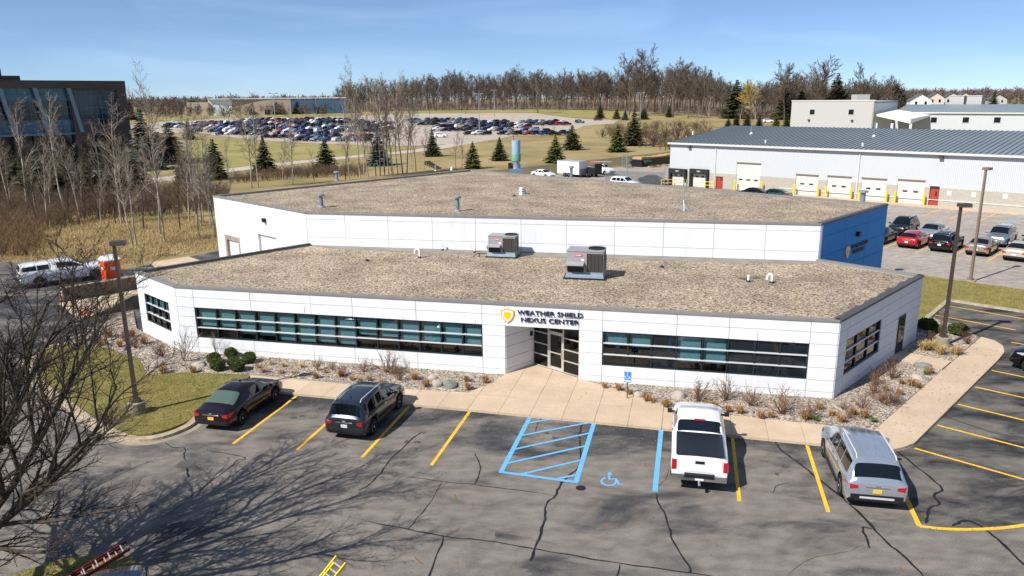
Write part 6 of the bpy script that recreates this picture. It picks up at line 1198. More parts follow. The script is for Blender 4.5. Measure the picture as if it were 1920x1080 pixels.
patchz('wood_floor', [(560, 206), (640, 209.5), (760, 208), (1000, 205), (1150, 208), (1280, 213), (1400, 223), (1760, 225), (1760, 189), (560, 189)], .06, M('leaf_litter', (.13, .09, .06), (.19, .14, .09), scale=.05, rough=1))
# mass of the wood behind, undergrowth, distant woods: far-off masses
def mass(name, items, label, mats, density, seed, twig=.05):
    r = random.Random(seed); V, Fc, mi = [], [], []
    for (x, y, z, h, w) in items:
        o0 = len(Fc); _tube(V, Fc, [Vector((x, y, z)), Vector((x + r.uniform(-.3, .3), y, z + h * .55)), Vector((x + r.uniform(-.6, .6), y, z + h * .95))], [.02 * h ** .8 * .35 + .05, .02 * h ** .8 * .25, twig], 4)
        for k in range(density):
            t = r.uniform(.22, 1) ** .8; q = r.uniform(0, 6.3); rr = w * (.35 + .65 * math.sin(min(1, t) * 2.6)) * r.uniform(.3, 1); p0 = Vector((x, y, z + h * t * .75)); p1 = Vector((x + rr * math.cos(q), y + rr * math.sin(q), z + h * min(1.02, t * .75 + r.uniform(.12, .3))))
            pm = p0.lerp(p1, .5) + Vector((0, 0, -.05 * h * r.random())); _tube(V, Fc, [p0.lerp(p1, .15), pm, p1], [twig * 1.6, twig * 1.1, twig * .5], 3)
    me = bpy.data.meshes.new(name); me.from_pydata(V, [], Fc); me.materials.append(mats); return tag(link(name, me), label, 'trees', kind='stuff')
it = []
for k in range(900):
    px = rt.uniform(620, 1730); b = gt(px, cbase(px) - 8); y = b[1] + rt.uniform(15, 70); x = b[0] * y / b[1]; z = hgt(x, y); h = zat(px, ctop(px) + rt.uniform(4, 34), (x, y)) - z; it.append((x, y, z, h, h * .24))
mass('woodland', it, 'dense brown mass of bare trees deep inside the wood', m_twigf, 30, 61, .075)
it = []
for k in range(1500):
    px = rt.choice([rt.uniform(225, 680), rt.uniform(225, 680), rt.uniform(1640, 1960), rt.uniform(-40, 1990)]); dist = rt.uniform(620, 1300); x, y = at(px, dist); z = hgt(x, y); it.append((x, y, z, rt.uniform(9, 14.5), rt.uniform(5, 8)))
mass('distant_woods', it, 'low brown line of distant bare woods along the horizon', M('distant_twig', (.12, .085, .075), (.16, .12, .105), scale=.004, rough=1), 15, 62, .26)
it = []
for k in range(260):
    px = rt.choice([rt.uniform(235, 640), rt.uniform(1660, 1930)]); dist = rt.uniform(430, 600) if px < 700 else rt.uniform(430, 700); x, y = at(px, dist); z = hgt(x, y); it.append((x, y, z, rt.uniform(6, 10.5), rt.uniform(2.5, 4)))
mass('hedgerow_trees', it, 'brown bare trees round the distant buildings', m_twigf, 40, 63, .08)
it = []
for k in range(620):
    px = rt.uniform(640, 1700); b = gt(px, cbase(px) + rt.uniform(-8, 2)); it.append((b[0], b[1], b[2], rt.uniform(2.0, 6.5), rt.uniform(1.5, 2.6)))
mass('undergrowth', it, 'low brown undergrowth along the front of the wood', m_brush, 22, 64, .045)
# --- birch-like trees left and centre
def birch(seed, L=11., ch=16, m0=m_barkb, m1=m_twigb, minr=.008, r0=.11):
    sp = [dict(n=9, wig=.06, lift=.04, ch=ch, len=(.22, .42), ang=(.4, .85), t0=.3, tip=.18, fall=.5, cr=.42), dict(n=5, wig=.13, lift=.08, ch=7, len=(.35, .6), ang=(.4, .9), t0=.2, tip=.25, cr=.5), dict(n=3, wig=.15, lift=.05, ch=5, len=(.4, .7), ang=(.4, .9), t0=.15, tip=.3, cr=.6), dict(n=2, wig=.12, lift=.02, ch=0, len=(1, 1), ang=(0, 0), t0=0, tip=.3)]
    return tree_meshes(grow(seed, L, r0, sp, lean=.05), 'birch', 1, (6, 4, 3, 3), m0, m1, minr)
BV = [birch(200 + i, 11 + .4 * i, 19 + i, minr=.013, r0=.13) for i in range(5)]
BD = [birch(220 + i, 10, 14, m_bark, m_brush, .009) for i in range(3)]
BL = [(20, 392, 178, 0), (52, 395, 172, 1), (122, 402, 160, 2), (150, 405, 205, 0), (130, 417, 230, 5), (160, 407, 250, 6), (200, 400, 235, 3), (228, 420, 205, 4), (249, 461, 240, 2), (256, 461, 250, 1), (309, 456, 160, 4), (300, 440, 182, 3), (355, 415, 176, 0), (374, 447, 205, 1), (404, 442, 230, 3), (270, 430, 210, 6), (338, 430, 240, 5), (395, 428, 300, 2), (30, 430, 235, 5), (75, 440, 260, 6), (430, 372, 250, 1), (472, 352, 165, 2), (484, 352, 195, 4), (530, 346, 245, 0), (549, 345, 205, 3), (589, 340, 262, 5), (675, 334, 135, 4), (682, 332, 210, 1), (721, 329, 132, 2), (737, 326, 170, 0), (755, 325, 145, 3), (772, 322, 180, 4), (855, 318, 238, 2), (866, 317, 250, 1), (795, 318, 215, 0), (705, 330, 185, 5), (655, 336, 170, 3), (690, 331, 150, 0), (713, 329, 160, 4), (729, 327, 140, 1), (746, 326, 152, 2), (763, 324, 165, 0), (780, 321, 195, 5), (648, 338, 215, 6), (735, 327, 205, 7)]
DIRS = ('left of', 'just right of', 'behind')
for k, (px, py, ty, v) in enumerate(BL):
    b = g(px, py); h = zat(px, ty, b); mv = BV[v] if v < 5 else BD[v - 5]; hh = 13.2
    side = 'along the left field' if px < 420 else 'behind the hall roof left end' if px < 640 else 'behind the hall roof middle'
    o = plant(mv, 'birch_tree' if v < 5 else 'bare_tree', (b[0], b[1], 0), rt.uniform(0, 6.3), (h / hh * rt.uniform(.7, .95),) * 2 + (h / hh,), f'{"pale barked" if v < 5 else "dark barked"} slender bare tree, {("first", "second", "third", "fourth", "fifth", "sixth", "seventh", "eighth", "ninth", "tenth", "eleventh", "twelfth", "thirteenth", "fourteenth", "fifteenth", "sixteenth", "seventeenth", "eighteenth", "nineteenth", "twentieth", "21st", "22nd", "23rd", "24th")[sorted(q[0] for q in BL if (q[0] < 420) == (px < 420) and (q[0] < 640) == (px < 640)).index(px)]} from the left, {side}', 'tree', 'slender bare trees behind the building')
for k in range(34):
    px = rt.uniform(-20, 425); py = rt.uniform(362, 424); b = g(px, py); h = rt.uniform(5.5, 10); plant(rt.choice(BD + BV[:2]), 'bare_tree', (b[0], b[1], 0), rt.uniform(0, 6.3), (h / 12 * .9,) * 2 + (h / 12,), f'grey brown bare sapling in the left thicket, {nth(k + 1)} of many in the tangle', 'tree', 'saplings of the left thicket')
# mid bare trees right of centre
for px, py, ty, v, lb in ((1330, 240, 180, 2, 'pale bare tree with fan crown left of the warehouse roof'), (1385, 238, 180, 0, 'pale bare tree with white stems behind the warehouse roof'), (1418, 238, 160, 3, 'white stemmed bare tree beside the willow'), (1310, 238, 195, 1, 'pale bare tree over the warehouse ridge left end'), (1755, 245, 195, 2, 'bare tree standing before the white wing'), (1853, 245, 212, 4, 'small bare tree before the right part of the white wing'), (963, 262, 218, 7, 'small dark round bare tree at the front of the far car park, left'), (1015, 257, 220, 6, 'small dark bare tree at the front of the far car park, middle'), (1041, 255, 225, 5, 'small dark bare tree at the front of the far car park, right'), (876, 262, 226, 5, 'thin dark bare tree at the car park entrance')):
    b = gt(px, py); h = zat(px, ty, b) - b[2]; mv = BV[v] if v < 5 else BD[v - 5]; plant(mv, 'bare_tree', tuple(b), rt.uniform(0, 6), (h / 12.5 * 1.15,) * 2 + (h / 12.5,), lb, 'tree')
# reddish small trees by the car park
for px, py, ty, lb in ((873, 214, 178, 'reddish small tree at the back of the right car park'), (805, 215, 178, 'reddish small tree left of the right car park'), (725, 216, 172, 'reddish tree between the car park blocks'), (620, 214, 188, 'dark reddish tree behind the left car park, right end'), (480, 214, 182, 'reddish bare tree before the distant tan wall'), (330, 218, 180, 'reddish bare tree at the left end of the distant building'), (285, 222, 172, 'dark red bare tree right of the glass office'), (415, 216, 186, 'pale bare tree before the distant white wall')):
    b = gt(px, py); h = zat(px, ty, b) - b[2]; plant(WV[6 + rt.randint(0, 1)], 'bare_tree', tuple(b), rt.uniform(0, 6), h / 18., lb, 'tree')
# --- conifers
def conifer(seed, mat, h=6., R=1.6, n=26, shape=1.):
    r = random.Random(seed); V, Fc = [], []; t = MB().lathe([(.11, 0), (.07, h * .5), (.02, h * .96)], seg=6)
    for i in range(n):
        f = (i + r.random() * .6) / n; z = .12 * h * .4 + h * .95 * f; rad = R * (1 - f) ** shape * r.uniform(.8, 1.12) + .06; k = max(4, int(12 * (1 - f) + 3)); q0 = r.uniform(0, 6)
        for j in range(k):
            q = q0 + 6.283 * j / k + r.uniform(-.2, .2); rj = rad * r.uniform(.62, 1.12); c, s = math.cos(q), math.sin(q); m_ = max(2, int(rj / .28))
            for e in range(m_):
                a = rj * (e + .15) / m_; b = a + rj / m_ * 1.7; w = .16 + .2 * (rj - a) / (R + .1) + .05; dz = -.22 * a + r.uniform(-.06, .06); tl = r.uniform(-.5, .5); dq = r.uniform(-.25, .25); c2, s2 = math.cos(q + dq), math.sin(q + dq); o = len(V)
                V += [(a * c + s2 * w, a * s - c2 * w, z + dz + tl * w), (a * c - s2 * w, a * s + c2 * w, z + dz - tl * w), (b * c2 - s2 * w * .35, b * s2 + c2 * w * .35, z + dz - .12 + r.uniform(-.05, .12)), (b * c2 + s2 * w * .35, b * s2 - c2 * w * .35, z + dz - .12 + r.uniform(-.05, .12))]; Fc.append((o, o + 1, o + 2, o + 3))
    me = bpy.data.meshes.new('conifer_crown'); me.from_pydata(V, [], Fc); me.materials.append(mat); return [t.mesh('conifer_trunk', m_bark), me]
CV = [conifer(300 + i, m_needle, R=(1.95, 2.3, 1.6)[i % 3], n=32, shape=(.9, .8, .75)[i % 3]) for i in range(3)] + [conifer(310 + i, m_needle2, R=2.1, n=32, shape=.8) for i in range(2)] + [conifer(320, m_needle, h=6, R=3.0, n=28, shape=.55), conifer(321, M('blue_spruce', (.05, .085, .075), (.08, .12, .10), scale=1, rough=.9, rand=.4), R=2.1, n=32)]
for px, py, ty, v, lb in ((405, 336, 258, 2, 'dark columnar conifer on the grass bank at the left'), (497, 322, 255, 0, 'dark conifer on the lane verge, second from the left'), (612, 322, 258, 1, 'dark conifer beside the lane below the far car park'), (710, 310, 243, 6, 'bluish spruce among the pale bare trees'), (811, 293, 240, 0, 'dark conifer in front of the lone white SUV'), (887, 316, 264, 4, 'bright green loose conifer left of the exhaust stack'), (937, 301, 256, 0, 'dark pointed conifer left of the exhaust stack'), (1041, 305, 252, 3, 'bright pointed conifer on the grass hill above the cargo trailer'), (1073, 281, 233, 1, 'broad dark conifer on the grass hill'), (1157, 285, 231, 3, 'bright slim conifer on the grass hill, right'), (1188, 273, 202, 0, 'tall dark conifer among the brown shrubs'), (1125, 222, 196, 1, 'small dark conifer at the foot of the wood'), (1156, 223, 201, 3, 'small green conifer at the foot of the wood'), (1172, 225, 205, 6, 'small bluish conifer at the foot of the wood'), (1254, 220, 198, 0, 'small dark conifer by the utility pole'), (1207, 224, 203, 5, 'broad small conifer behind the tall lamp post'), (1400, 240, 212, 1, 'dark conifer behind the warehouse roof'), (1423, 240, 214, 0, 'dark conifer behind the warehouse roof, right one'), (1455, 240, 213, 4, 'olive conifer by the white van like car'), (1475, 240, 214, 1, 'dark conifer at the corner of the grey block'), (1380, 240, 210, 2, 'dark slim conifer behind the warehouse roof'), (1365, 241, 222, 5, 'low dark conifer over the warehouse ridge'), (1470, 224, 163, 1, 'big dark conifer inside the wood by the tall bare tree'), (1500, 224, 160, 0, 'dark conifer inside the wood above the grey block'), (1565, 224, 135, 1, 'tall dark spruce above the grey block'), (1378, 222, 148, 1, 'dark conifer crown left of the willow'), (1675, 224, 155, 5, 'dark conifer beside the grey block roof'), (1860, 215, 172, 0, 'dark slim conifer at the right among the houses'),
   (275, 318, 200, 6, 'large blue green spruce right of the glass office'), (322, 300, 230, 1, 'dark conifer left of the grass bank'), (355, 262, 222, 0, 'dark conifer at the left edge of the far car park'), (300, 305, 245, 5, 'broad dark conifer in the left thicket'), (8, 372, 300, 5, 'dark evergreen at the left edge below the office'), (42, 370, 295, 1, 'dark evergreen below the office, second from the left'), (85, 372, 294, 5, 'dark evergreen below the office, third from the left'), (128, 374, 298, 1, 'dark evergreen below the office, fourth from the left'), (165, 372, 296, 0, 'dark evergreen below the office, fifth from the left'), (212, 368, 290, 5, 'dark evergreen right of the box truck'), (248, 365, 285, 1, 'dark evergreen at the right end of the evergreen row'), (345, 352, 290, 2, 'dark evergreen left of the columnar conifer'), (520, 215, 190, 1, 'dark conifer before the distant tan wall'), (557, 214, 185, 0, 'dark conifer before the distant shaded wall'), (365, 216, 186, 5, 'dark conifer by the distant low wing'), (245, 225, 187, 1, 'dark conifer beside the glass office corner'), (602, 213, 192, 5, 'dark broad conifer at the right end of the distant building')):
    b = gt(px, py); h = zat(px, ty, b) - b[2]; s = h / 6.1; plant(CV[v], 'conifer', tuple(b), rt.uniform(0, 6), (s * rt.uniform(1.0, 1.25) * (1.55 if 364 < py < 376 else 1),) * 2 + (s,), lb, 'tree')
# --- shrubs and brush
def shrub(seed, m_, h=1., stems=9, spread=.5, minr=.006, ch=7, r0=.014):
    r = random.Random(seed); B = []
    sp = [dict(n=4, wig=.12, lift=.05, ch=ch, len=(.3, .6), ang=(.3, .9), t0=.2, tip=.4, cr=.7), dict(n=2, wig=.15, lift=.05, ch=3, len=(.4, .7), ang=(.3, .9), t0=.2, tip=.4, cr=.8), dict(n=1, wig=.1, lift=0, ch=0, len=(1, 1), ang=(0, 0), t0=0, tip=.3)]
    for k in range(stems):
        q = r.uniform(0, 6.3); a = r.uniform(.1, spread * 1.4); B += grow(seed * 31 + k, h * r.uniform(.6, 1), r0, sp, start=(r.uniform(-.08, .08), r.uniform(-.08, .08), 0), d0=Vector((math.sin(a) * math.cos(q), math.sin(a) * math.sin(q), math.cos(a))))
    return tree_meshes(B, 'shrub', 0, (4, 3, 3), m_, m_, minr)
SV = [shrub(400 + i, m_shrub, 1., 14, .7) for i in range(3)]; SB = [shrub(410 + i, m_brush, 2.6, 16, .8, .018, 7, .03) for i in range(3)]; SR = [shrub(420, M('red_shrub', (.17, .065, .04), (.12, .05, .035), scale=3, rough=.95, rand=.3), 1., 14, .7)]; SP = shrub(430, m_twigb, 1.8, 9, .45, .006, 8)
def tuft(seed, mat, n=110, h=.45, R=.32):
    r = random.Random(seed); V, Fc = [], []
    for k in range(n):
        q = r.uniform(0, 6.3); b = r.uniform(0, R * .35); o = r.uniform(.2, 1) * R; hh = h * r.uniform(.5, 1.1); w = .012; c, s = math.cos(q), math.sin(q); i = len(V)
        V += [(b * c - s * w, b * s + c * w, 0), (b * c + s * w, b * s - c * w, 0), ((b + o) * .6 * c + s * w, (b + o) * .6 * s - c * w, hh * .8), ((b + o) * .6 * c - s * w, (b + o) * .6 * s + c * w, hh * .8), ((b + o) * 1.1 * c, (b + o) * 1.1 * s, hh * r.uniform(.55, 1))]; Fc += [(i, i + 1, i + 2, i + 3), (i + 3, i + 2, i + 4)]
    me = bpy.data.meshes.new('grass_clump'); me.from_pydata(V, [], Fc); me.materials.append(mat); return me
m_palegr = M('pale_ornamental_grass', (.50, .36, .15), (.38, .26, .10), scale=2, rough=.95, rand=.35); m_gsprig = M('green_sprig', (.07, .13, .02), (.11, .16, .03), scale=5, rough=.9, rand=.4)
TV = [tuft(440 + i, m_drygr) for i in range(3)]; TP = tuft(445, m_palegr, 150, .5, .42); TG = tuft(446, m_gsprig, 60, .2, .2); TF = [tuft(447, m_drygr, 70, .28, .34), tuft(448, m_drygr, 50, .22, .3)]
def bedp(px, py): p = g(px, py, .09); return (p[0], p[1], .085)
A_ = lambda x, y: (340 + x / 3.31, 540 + y / 3.31); B_ = lambda x, y: (1040 + x / 4, 560 + y / 4); C_ = lambda x, y: (1440 + x / 4, 560 + y / 4)
ordn = ['first', 'second', 'third', 'fourth', 'fifth', 'sixth', 'seventh', 'eighth', 'ninth', 'tenth', 'eleventh', 'twelfth', 'thirteenth', 'fourteenth', 'fifteenth', 'sixteenth']
def put(L, kind, where, group):
    L = sorted(L, key=lambda q: q[0]); 
    for k, (px, py, s) in enumerate(L):
        if kind == 'grass': o = tag(link('grass_clump', rt.choice(TV), None, bedp(px, py), rt.uniform(0, 6), s), f'rust brown dry grass clump, {ordn[k]} from the left {where}', 'plant', group)
        elif kind == 'low': o = tag(link('grass_clump', rt.choice(TF), None, bedp(px, py), rt.uniform(0, 6), s), f'low sparse dry grass clump, {ordn[k]} from the left {where}', 'plant', group)
        elif kind == 'shrub': plant(rt.choice(SV), 'dry_shrub', bedp(px, py), rt.uniform(0, 6), s, f'leafless brown twiggy shrub, {ordn[k]} from the left {where}', 'shrub', group, ('stems', 'twigs'))
        elif kind == 'red': plant(SR[0], 'dry_shrub', bedp(px, py), rt.uniform(0, 6), s, f'low reddish brown shrub, {ordn[k]} from the left {where}', 'shrub', group, ('stems', 'twigs'))
put([(*A_(*q), s) for *q, s in ((75, 525, .9), (835, 560, .85), (1450, 570, .95), (1520, 612, .95), (1770, 580, .8), (1780, 632, .9), (1890, 590, .9), (990, 550, .85))], 'grass', 'in the bed under the long window', 'bed plants')
put([(*A_(*q), s) for *q, s in ((480, 495, .8), (510, 522, .9), (560, 475, .8), (640, 488, .9), (900, 525, .8), (1400, 525, .7), (620, 530, .9), (750, 492, .8), (700, 530, .6), (1060, 570, .8), (1165, 572, .8), (1240, 585, .9), (1110, 575, .6))], 'low', 'in the bed under the long window', 'bed plants')
put([(*A_(*q), s) for *q, s in ((845, 508, .75), (935, 506, .6), (1130, 522, .85), (1275, 522, 1.25), (1355, 570, .95), (1000, 545, .6), (1310, 535, .7))], 'shrub', 'in the bed under the long window', 'bed plants')
put([(*B_(*q), s) for *q, s in ((375, 672, .75), (480, 690, .8), (690, 770, .95), (835, 815, .95), (1200, 832, .95), (1300, 850, .8), (1390, 860, .9), (1545, 900, .85), (1880, 905, 1.05), (1150, 815, .8), (1620, 890, .7), (740, 790, .8), (560, 720, .8))], 'grass', 'in the bed by the white pickup', 'bed plants')
put([(*B_(*q), s) for *q, s in ((1080, 770, 1.15), (1275, 762, 1.15), (1470, 800, .95), (1700, 868, 1.35))], 'shrub', 'in the bed by the white pickup', 'bed plants')
put([(*C_(*q), s) for *q, s in ((385, 830, .8), (545, 925, .95), (720, 895, 1.0), (1075, 655, .95), (1210, 560, .9), (990, 720, .7), (640, 870, .8), (480, 880, .7), (850, 760, .8), (1120, 670, .8), (1000, 640, .7), (880, 690, .7))], 'grass', 'in the bed round the right corner', 'bed plants')
put([(*C_(*q), s) for *q, s in ((310, 895, 1.0), (700, 825, .8), (900, 800, 1.15), (775, 715, .9), (800, 650, .95), (925, 600, 1.1), (960, 790, .8), (560, 830, .5), (600, 900, .6))], 'shrub', 'in the bed round the right corner', 'bed plants')
put([(*C_(*q), s) for *q, s in ((1230, 318, .75), (1500, 338, .85))], 'red', 'beside the lamp post by the side walk', 'bed plants')
put([(304, 668, 1.1), (255, 652, .9), (232, 640, .9)], 'red', 'at the left end of the building', 'bed plants')
put([(307, 700, 1.1), (180, 640, 1.0), (205, 632, 1.2), (248, 632, 1.2), (270, 645, 1.2), (225, 650, 1.), (190, 648, .9)], 'grass', 'at the left end of the building', 'bed plants')
for k, q in enumerate(((1170, 385), (1285, 415), (1405, 420), (1225, 380))): tag(link('grass_clump', TP, None, bedp(*C_(*q)), k, 1.15), f'pale straw ornamental grass, {ordn[k] if k < 3 else "small one"} round the lamp post footing', 'plant', 'bed plants')
for k, q in enumerate(((360, 915), (790, 925), (1340, 300), (1185, 570))): tag(link('green_sprig', TG, None, bedp(*C_(*q)), k, 1.1), ('small green sprig in front of the right corner', 'small green sprig near the bend of the walk', 'green leafy sprig left of the lamp post', 'small green sprig near the side path')[k], 'plant', 'bed plants')
plant(SP, 'bare_shrub', bedp(345, 677), 1, 1.15, 'tall pale bare shrub at the left end of the long window', 'shrub', None, ('stems', 'twigs')); plant(SP, 'bare_shrub', bedp(405, 668), 3, (.55, .55, .8), 'thin pale bare shrub behind the round boxwoods', 'shrub', None, ('stems', 'twigs')); plant(SP, 'bare_shrub', bedp(*C_(1290, 262)), 2, (.6, .6, .95), 'pale bare sapling between the boxwoods by the lamp post', 'shrub', None, ('stems', 'twigs'))
def boxwood(seed):
    r = random.Random(seed); V, Fc = [], []
    for k in range(2400):
        v = Vector((r.gauss(0, 1), r.gauss(0, 1), r.gauss(0, 1))).normalized(); rad = .5 * r.uniform(.76, 1.06) * (1 + .10 * math.sin(5 * v.x + seed) * math.cos(4 * v.y)); c = Vector((v.x * rad, v.y * rad, max(.02, .42 + v.z * rad * .86))); a = v.cross(Vector((r.gauss(0, 1), r.gauss(0, 1), r.gauss(0, 1)))).normalized() * .042; b = (v * r.uniform(.2, .9) + v.cross(a) * 10 * r.uniform(.3, 1)).normalized() * .05; o = len(V); V += [tuple(c - a), tuple(c + b * .6), tuple(c + a), tuple(c - b * .6)]; Fc.append((o, o + 1, o + 2, o + 3))
    me = bpy.data.meshes.new('boxwood_leaves'); me.from_pydata(V, [], Fc); me.materials.append(m_box); core = MB().lathe([(.05, .0), (.30, .1), (.38, .38), (.30, .64), (.12, .75), (0, .77)], seg=14); return [core.mesh('boxwood_core', m_box, 60), me]
XV = [boxwood(i) for i in range(3)]
for k, (px, py, s, lb) in enumerate(((402, 681, .98, 'back left one'), (434, 670, .92, 'rearmost one'), (468, 680, 1., 'right one'), (409, 694, 1.05, 'front left one'), (438, 686, .85, 'middle one'), (446, 695, 1.08, 'front right one'))): plant(XV[k % 3], 'boxwood', bedp(px, py), k, s * .72, f'round clipped green boxwood under the long window, {lb}', 'shrub', 'round boxwoods', ('core', 'leaves'))
for k, (q, s, lb) in enumerate(((C_(1195, 228), 1.2, 'dark round boxwood against the shaded end of the building'), (C_(1285, 252), .8, 'small boxwood left of the lamp post'), (C_(1425, 268), 1.25, 'broad clipped boxwood right of the lamp post'), (C_(1160, 215), .9, 'boxwood closest to the building corner'))): plant(XV[k % 3], 'boxwood', bedp(*q), k, (s * .85, s * .85, s * .66), lb, 'shrub', 'round boxwoods', ('core', 'leaves'))
def boulder(px, py, sx, sy, sz, mat, lb, seed):
    r = random.Random(seed); bm = bmesh.new(); bmesh.ops.create_icosphere(bm, subdivisions=3, radius=1); ph = [r.uniform(0, 6) for _ in range(6)]
    for v in bm.verts:
        k = 1 + .13 * math.sin(2.3 * v.co.x + ph[0]) + .12 * math.sin(2.9 * v.co.y + ph[1]) + .1 * math.sin(3.1 * v.co.z + ph[2]) + .04 * math.sin(7 * v.co.x + ph[3]) * math.sin(6 * v.co.y + ph[4]); v.co = Vector((v.co.x * sx * k, v.co.y * sy * k, max(-.08, v.co.z * sz * k)))
    me = bpy.data.meshes.new('boulder'); bm.to_mesh(me); me.materials.append(mat); me.polygons.foreach_set('use_smooth', [True] * len(me.polygons)); p = bedp(px, py); tag(link('boulder', me, None, (p[0], p[1], .1), r.uniform(0, 3)), lb, 'boulder', 'boulders in the beds')
for k, (q, s, mt, lb) in enumerate(((A_(110, 480), (.55, .4, .3), m_stone, 'pale boulder left of the boxwoods'), (A_(1590, 606), (.42, .34, .3), m_stone, 'pale boulder beside the greenish one near the entrance'), (A_(1675, 606), (.62, .4, .32), m_stoneg, 'greenish grey boulder near the entrance walk'), (A_(1560, 555), (.35, .25, .2), m_stone, 'small brown boulder behind the pale one near the entrance'), (A_(1790, 552), (.4, .3, .22), m_stone, 'flat boulder by the wall near the entrance'), (B_(635, 730), (.42, .36, .36), m_stone, 'tan boulder right of the parking sign'), (B_(770, 785), (.42, .36, .3), m_stone, 'grey boulder in front of the white pickup'), (B_(935, 738), (.5, .4, .3), m_stone, 'boulder behind the white pickup nose'), (B_(592, 690), (.38, .3, .2), m_stone, 'small boulder behind the parking sign'), (C_(1155, 505), (.5, .35, .2), m_stoneg, 'blue grey flat boulder beside the side path'), (C_(1105, 590), (.42, .3, .2), m_stone, 'pale boulder below the side path'), ((297, 686), (.5, .4, .32), m_stone, 'boulder at the left end near the lawn'), ((376, 684), (.5, .3, .25), m_stone, 'flat boulder left of the front boxwood'))): boulder(*q, *[v * .78 for v in s], mt, lb, k)
# brown shrubs on the hill and thicket on the left
HB = [(1150, 262, 1.6), (1130, 258, 1.4), (1225, 275, 1.7), (1245, 268, 1.8), (1270, 262, 1.9), (1210, 258, 1.6), (1290, 258, 1.5), (1255, 280, 1.5), (1180, 252, 1.5), (1230, 245, 1.5), (1305, 245, 1.4), (1275, 245, 1.5), (1160, 248, 1.5)]
for k, (px, py, s) in enumerate(HB): b = gt(px, py); plant(SB[k % 3], 'bare_shrub', tuple(b), k, (s * 1.25, s * 1.25, s), f'rounded brown bare shrub on the grass hill, {ordn[[q[:2] for q in sorted(HB)].index((px, py))]} from the left', 'shrub', 'brown shrubs on the hill', ('stems', 'twigs'))
r = random.Random(9); V, Fc = [], []
def thicket(poly, n, hmin, hmax, seed, label, mat, minr=.012):
    r = random.Random(seed); P_ = [g(*p) for p in poly]; xs = [p[0] for p in P_]; ys = [p[1] for p in P_]; V, Fc = [], []; k = 0
    while k < n:
        p = (r.uniform(min(xs), max(xs)), r.uniform(min(ys), max(ys)))
        if not inside(p, P_): continue
        k += 1; h = r.uniform(hmin, hmax)
        for j in range(5):
            a = r.uniform(0, 6.3); sp = r.uniform(.1, .5) * h; p0 = Vector((p[0], p[1], 0)); p1 = p0 + Vector((sp * math.cos(a), sp * math.sin(a), h * r.uniform(.6, 1))); pm = p0.lerp(p1, .5) + Vector((0, 0, .1 * h)); _tube(V, Fc, [p0, pm, p1], [minr * 1.5, minr, minr * .5], 3)
            for q in range(3): t = r.uniform(.3, 1); a2 = r.uniform(0, 6.3); b0 = p0.lerp(p1, t); _tube(V, Fc, [b0, b0 + Vector((math.cos(a2), math.sin(a2), r.uniform(.2, 1.2))) * h * .22], [minr, minr * .5], 3)
    me = bpy.data.meshes.new('thicket'); me.from_pydata(V, [], Fc); me.materials.append(mat); return tag(link('thicket', me), label, 'bushes', kind='stuff')
thicket([(-30, 365), (180, 372), (300, 360), (430, 362), (420, 395), (330, 405), (200, 410), (80, 435), (-40, 450)], 2300, 1.2, 3.0, 71, 'dense brown brush between the dry field and the evergreens', m_brush)
thicket([(430, 345), (560, 335), (680, 332), (690, 318), (560, 322), (440, 336)], 650, 1., 2.4, 72, 'brown brush behind the left end of the hall roof', m_brush)
thicket([(-40, 430), (80, 430), (70, 486), (-40, 482)], 240, 1.2, 3.2, 73, 'orange brown brush at the left edge above the white pickup', M('rusty_brush', (.21, .13, .06), (.14, .085, .045), scale=.5, rough=.95, rand=.3))
thicket([(1130, 240), (1340, 232), (1330, 262), (1250, 285), (1150, 268)], 500, 1.5, 3.5, 74, 'tangled brown brush on the hill left of the warehouse', m_brush, .03)
# --- the big bare tree at the left, close to the camera
sp = [dict(n=5, wig=.03, lift=.02, ch=11, len=(2.7, 4.0), ang=(.3, 1.05), t0=.4, tip=.6, fall=.25, cr=.62), dict(n=9, wig=.06, lift=.035, ch=15, len=(.36, .62), ang=(.3, .8), t0=.16, tip=.2, fall=.45, cr=.58), dict(n=6, wig=.09, lift=.03, ch=10, len=(.34, .60), ang=(.35, .9), t0=.14, tip=.25, cr=.52), dict(n=4, wig=.12, lift=.02, ch=6, len=(.36, .66), ang=(.4, 1.), t0=.15, tip=.25, cr=.5), dict(n=3, wig=.15, lift=.01, ch=2, len=(.4, .7), ang=(.4, 1.), t0=.2, tip=.3, cr=.7), dict(n=1, wig=.1, lift=0, ch=0, len=(1, 1), ang=(0, 0), t0=0, tip=.3)]
BT = tree_meshes(grow(4242, 2.9, .255, sp), 'big_tree', 2, (9, 7, 5, 3, 3, 3), m_bark, m_twig, .0055)
big = plant(BT, 'bare_tree', (-15.3, 17.5, .1), 2.2, (1.06, 1.06, .98), 'big dark bare tree in the left foreground with spreading branches', 'tree')
lv = MB(); r = random.Random(3)
for k in range(46):
    lev, pts, rd = r.choice([0]), None, None
cr_pts = BT[1].vertices; leaf = MB()
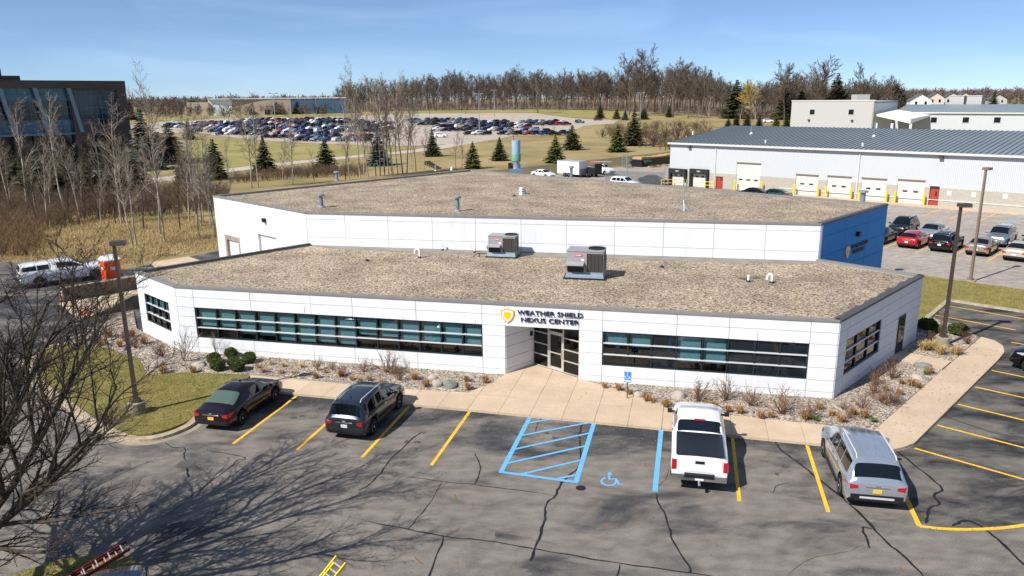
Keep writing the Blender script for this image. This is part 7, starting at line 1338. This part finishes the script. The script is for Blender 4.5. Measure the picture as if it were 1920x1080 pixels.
for k in range(120):
    p = cr_pts[r.randrange(len(cr_pts))].co; a = r.uniform(0, 6.3); s = r.uniform(.025, .05); leaf.add([(p.x, p.y, p.z), (p.x + s * math.cos(a), p.y + s * math.sin(a), p.z - s * .6), (p.x + .5 * s * math.cos(a + 1), p.y + .5 * s * math.sin(a + 1), p.z - 1.7 * s), (p.x - s * .5 * math.cos(a), p.y - s * .5 * math.sin(a), p.z - s)], [(0, 1, 2, 3)])
obj('dead_leaves', leaf, M('dead_leaf', (.20, .085, .03), (.12, .05, .02), scale=20, rough=.9), big)

# fallen leaves and grit on the lot, thicker by the kerbs
def litter(n, seed):
    r = random.Random(seed); V, Fc = [], []
    for k in range(n):
        q = r.random()
        if q < .45: a, d = r.uniform(-20, 8), 30.4 - abs(r.gauss(0, 1.2)); p = F(a, d); z = .012
        elif q < .7: p = g(r.uniform(60, 1900), r.uniform(800, 1075)); z = .012
        elif q < .9: p = F(r.uniform(-27, 6), r.uniform(32.6, 35)); z = .12
        else: p = U(r.uniform(31.5, 47), r.uniform(7.95, 9.6)); z = .13
        s = r.uniform(.015, .04); t = r.uniform(0, 6.3); c, sn = math.cos(t) * s, math.sin(t) * s; o = len(V); V += [(p[0] + c, p[1] + sn, z), (p[0] - sn, p[1] + c, z + .008), (p[0] - c, p[1] - sn, z), (p[0] + sn, p[1] - c, z + .004)]; Fc.append((o, o + 1, o + 2, o + 3))
    me = bpy.data.meshes.new('leaf_litter'); me.from_pydata(V, [], Fc); me.materials.append(M('dry_leaf', (.17, .10, .05), (.26, .17, .09), scale=9, rough=.9, rand=.4)); tag(link('leaf_litter', me), 'scattered dry leaf bits on the lot and along the kerb', 'leaves', kind='stuff')
litter(1500, 77)
m_oil = M('oil_drip', (.035, .034, .034), (.09, .083, .075), scale=5, rough=.7)
for k in range(22):
    a = -16.5 + 2.88 * (k % 9) + rt.uniform(-.5, .5); d = rt.uniform(26.2, 29.6); r0 = rt.uniform(.06, .2); c = F(a, d); obj('oil_spot', MB().flat([c + r0 * rt.uniform(.6, 1.2) * np.array([math.cos(q * .524), .8 * math.sin(q * .524)]) for q in range(12)], .0042), m_oil, lot)
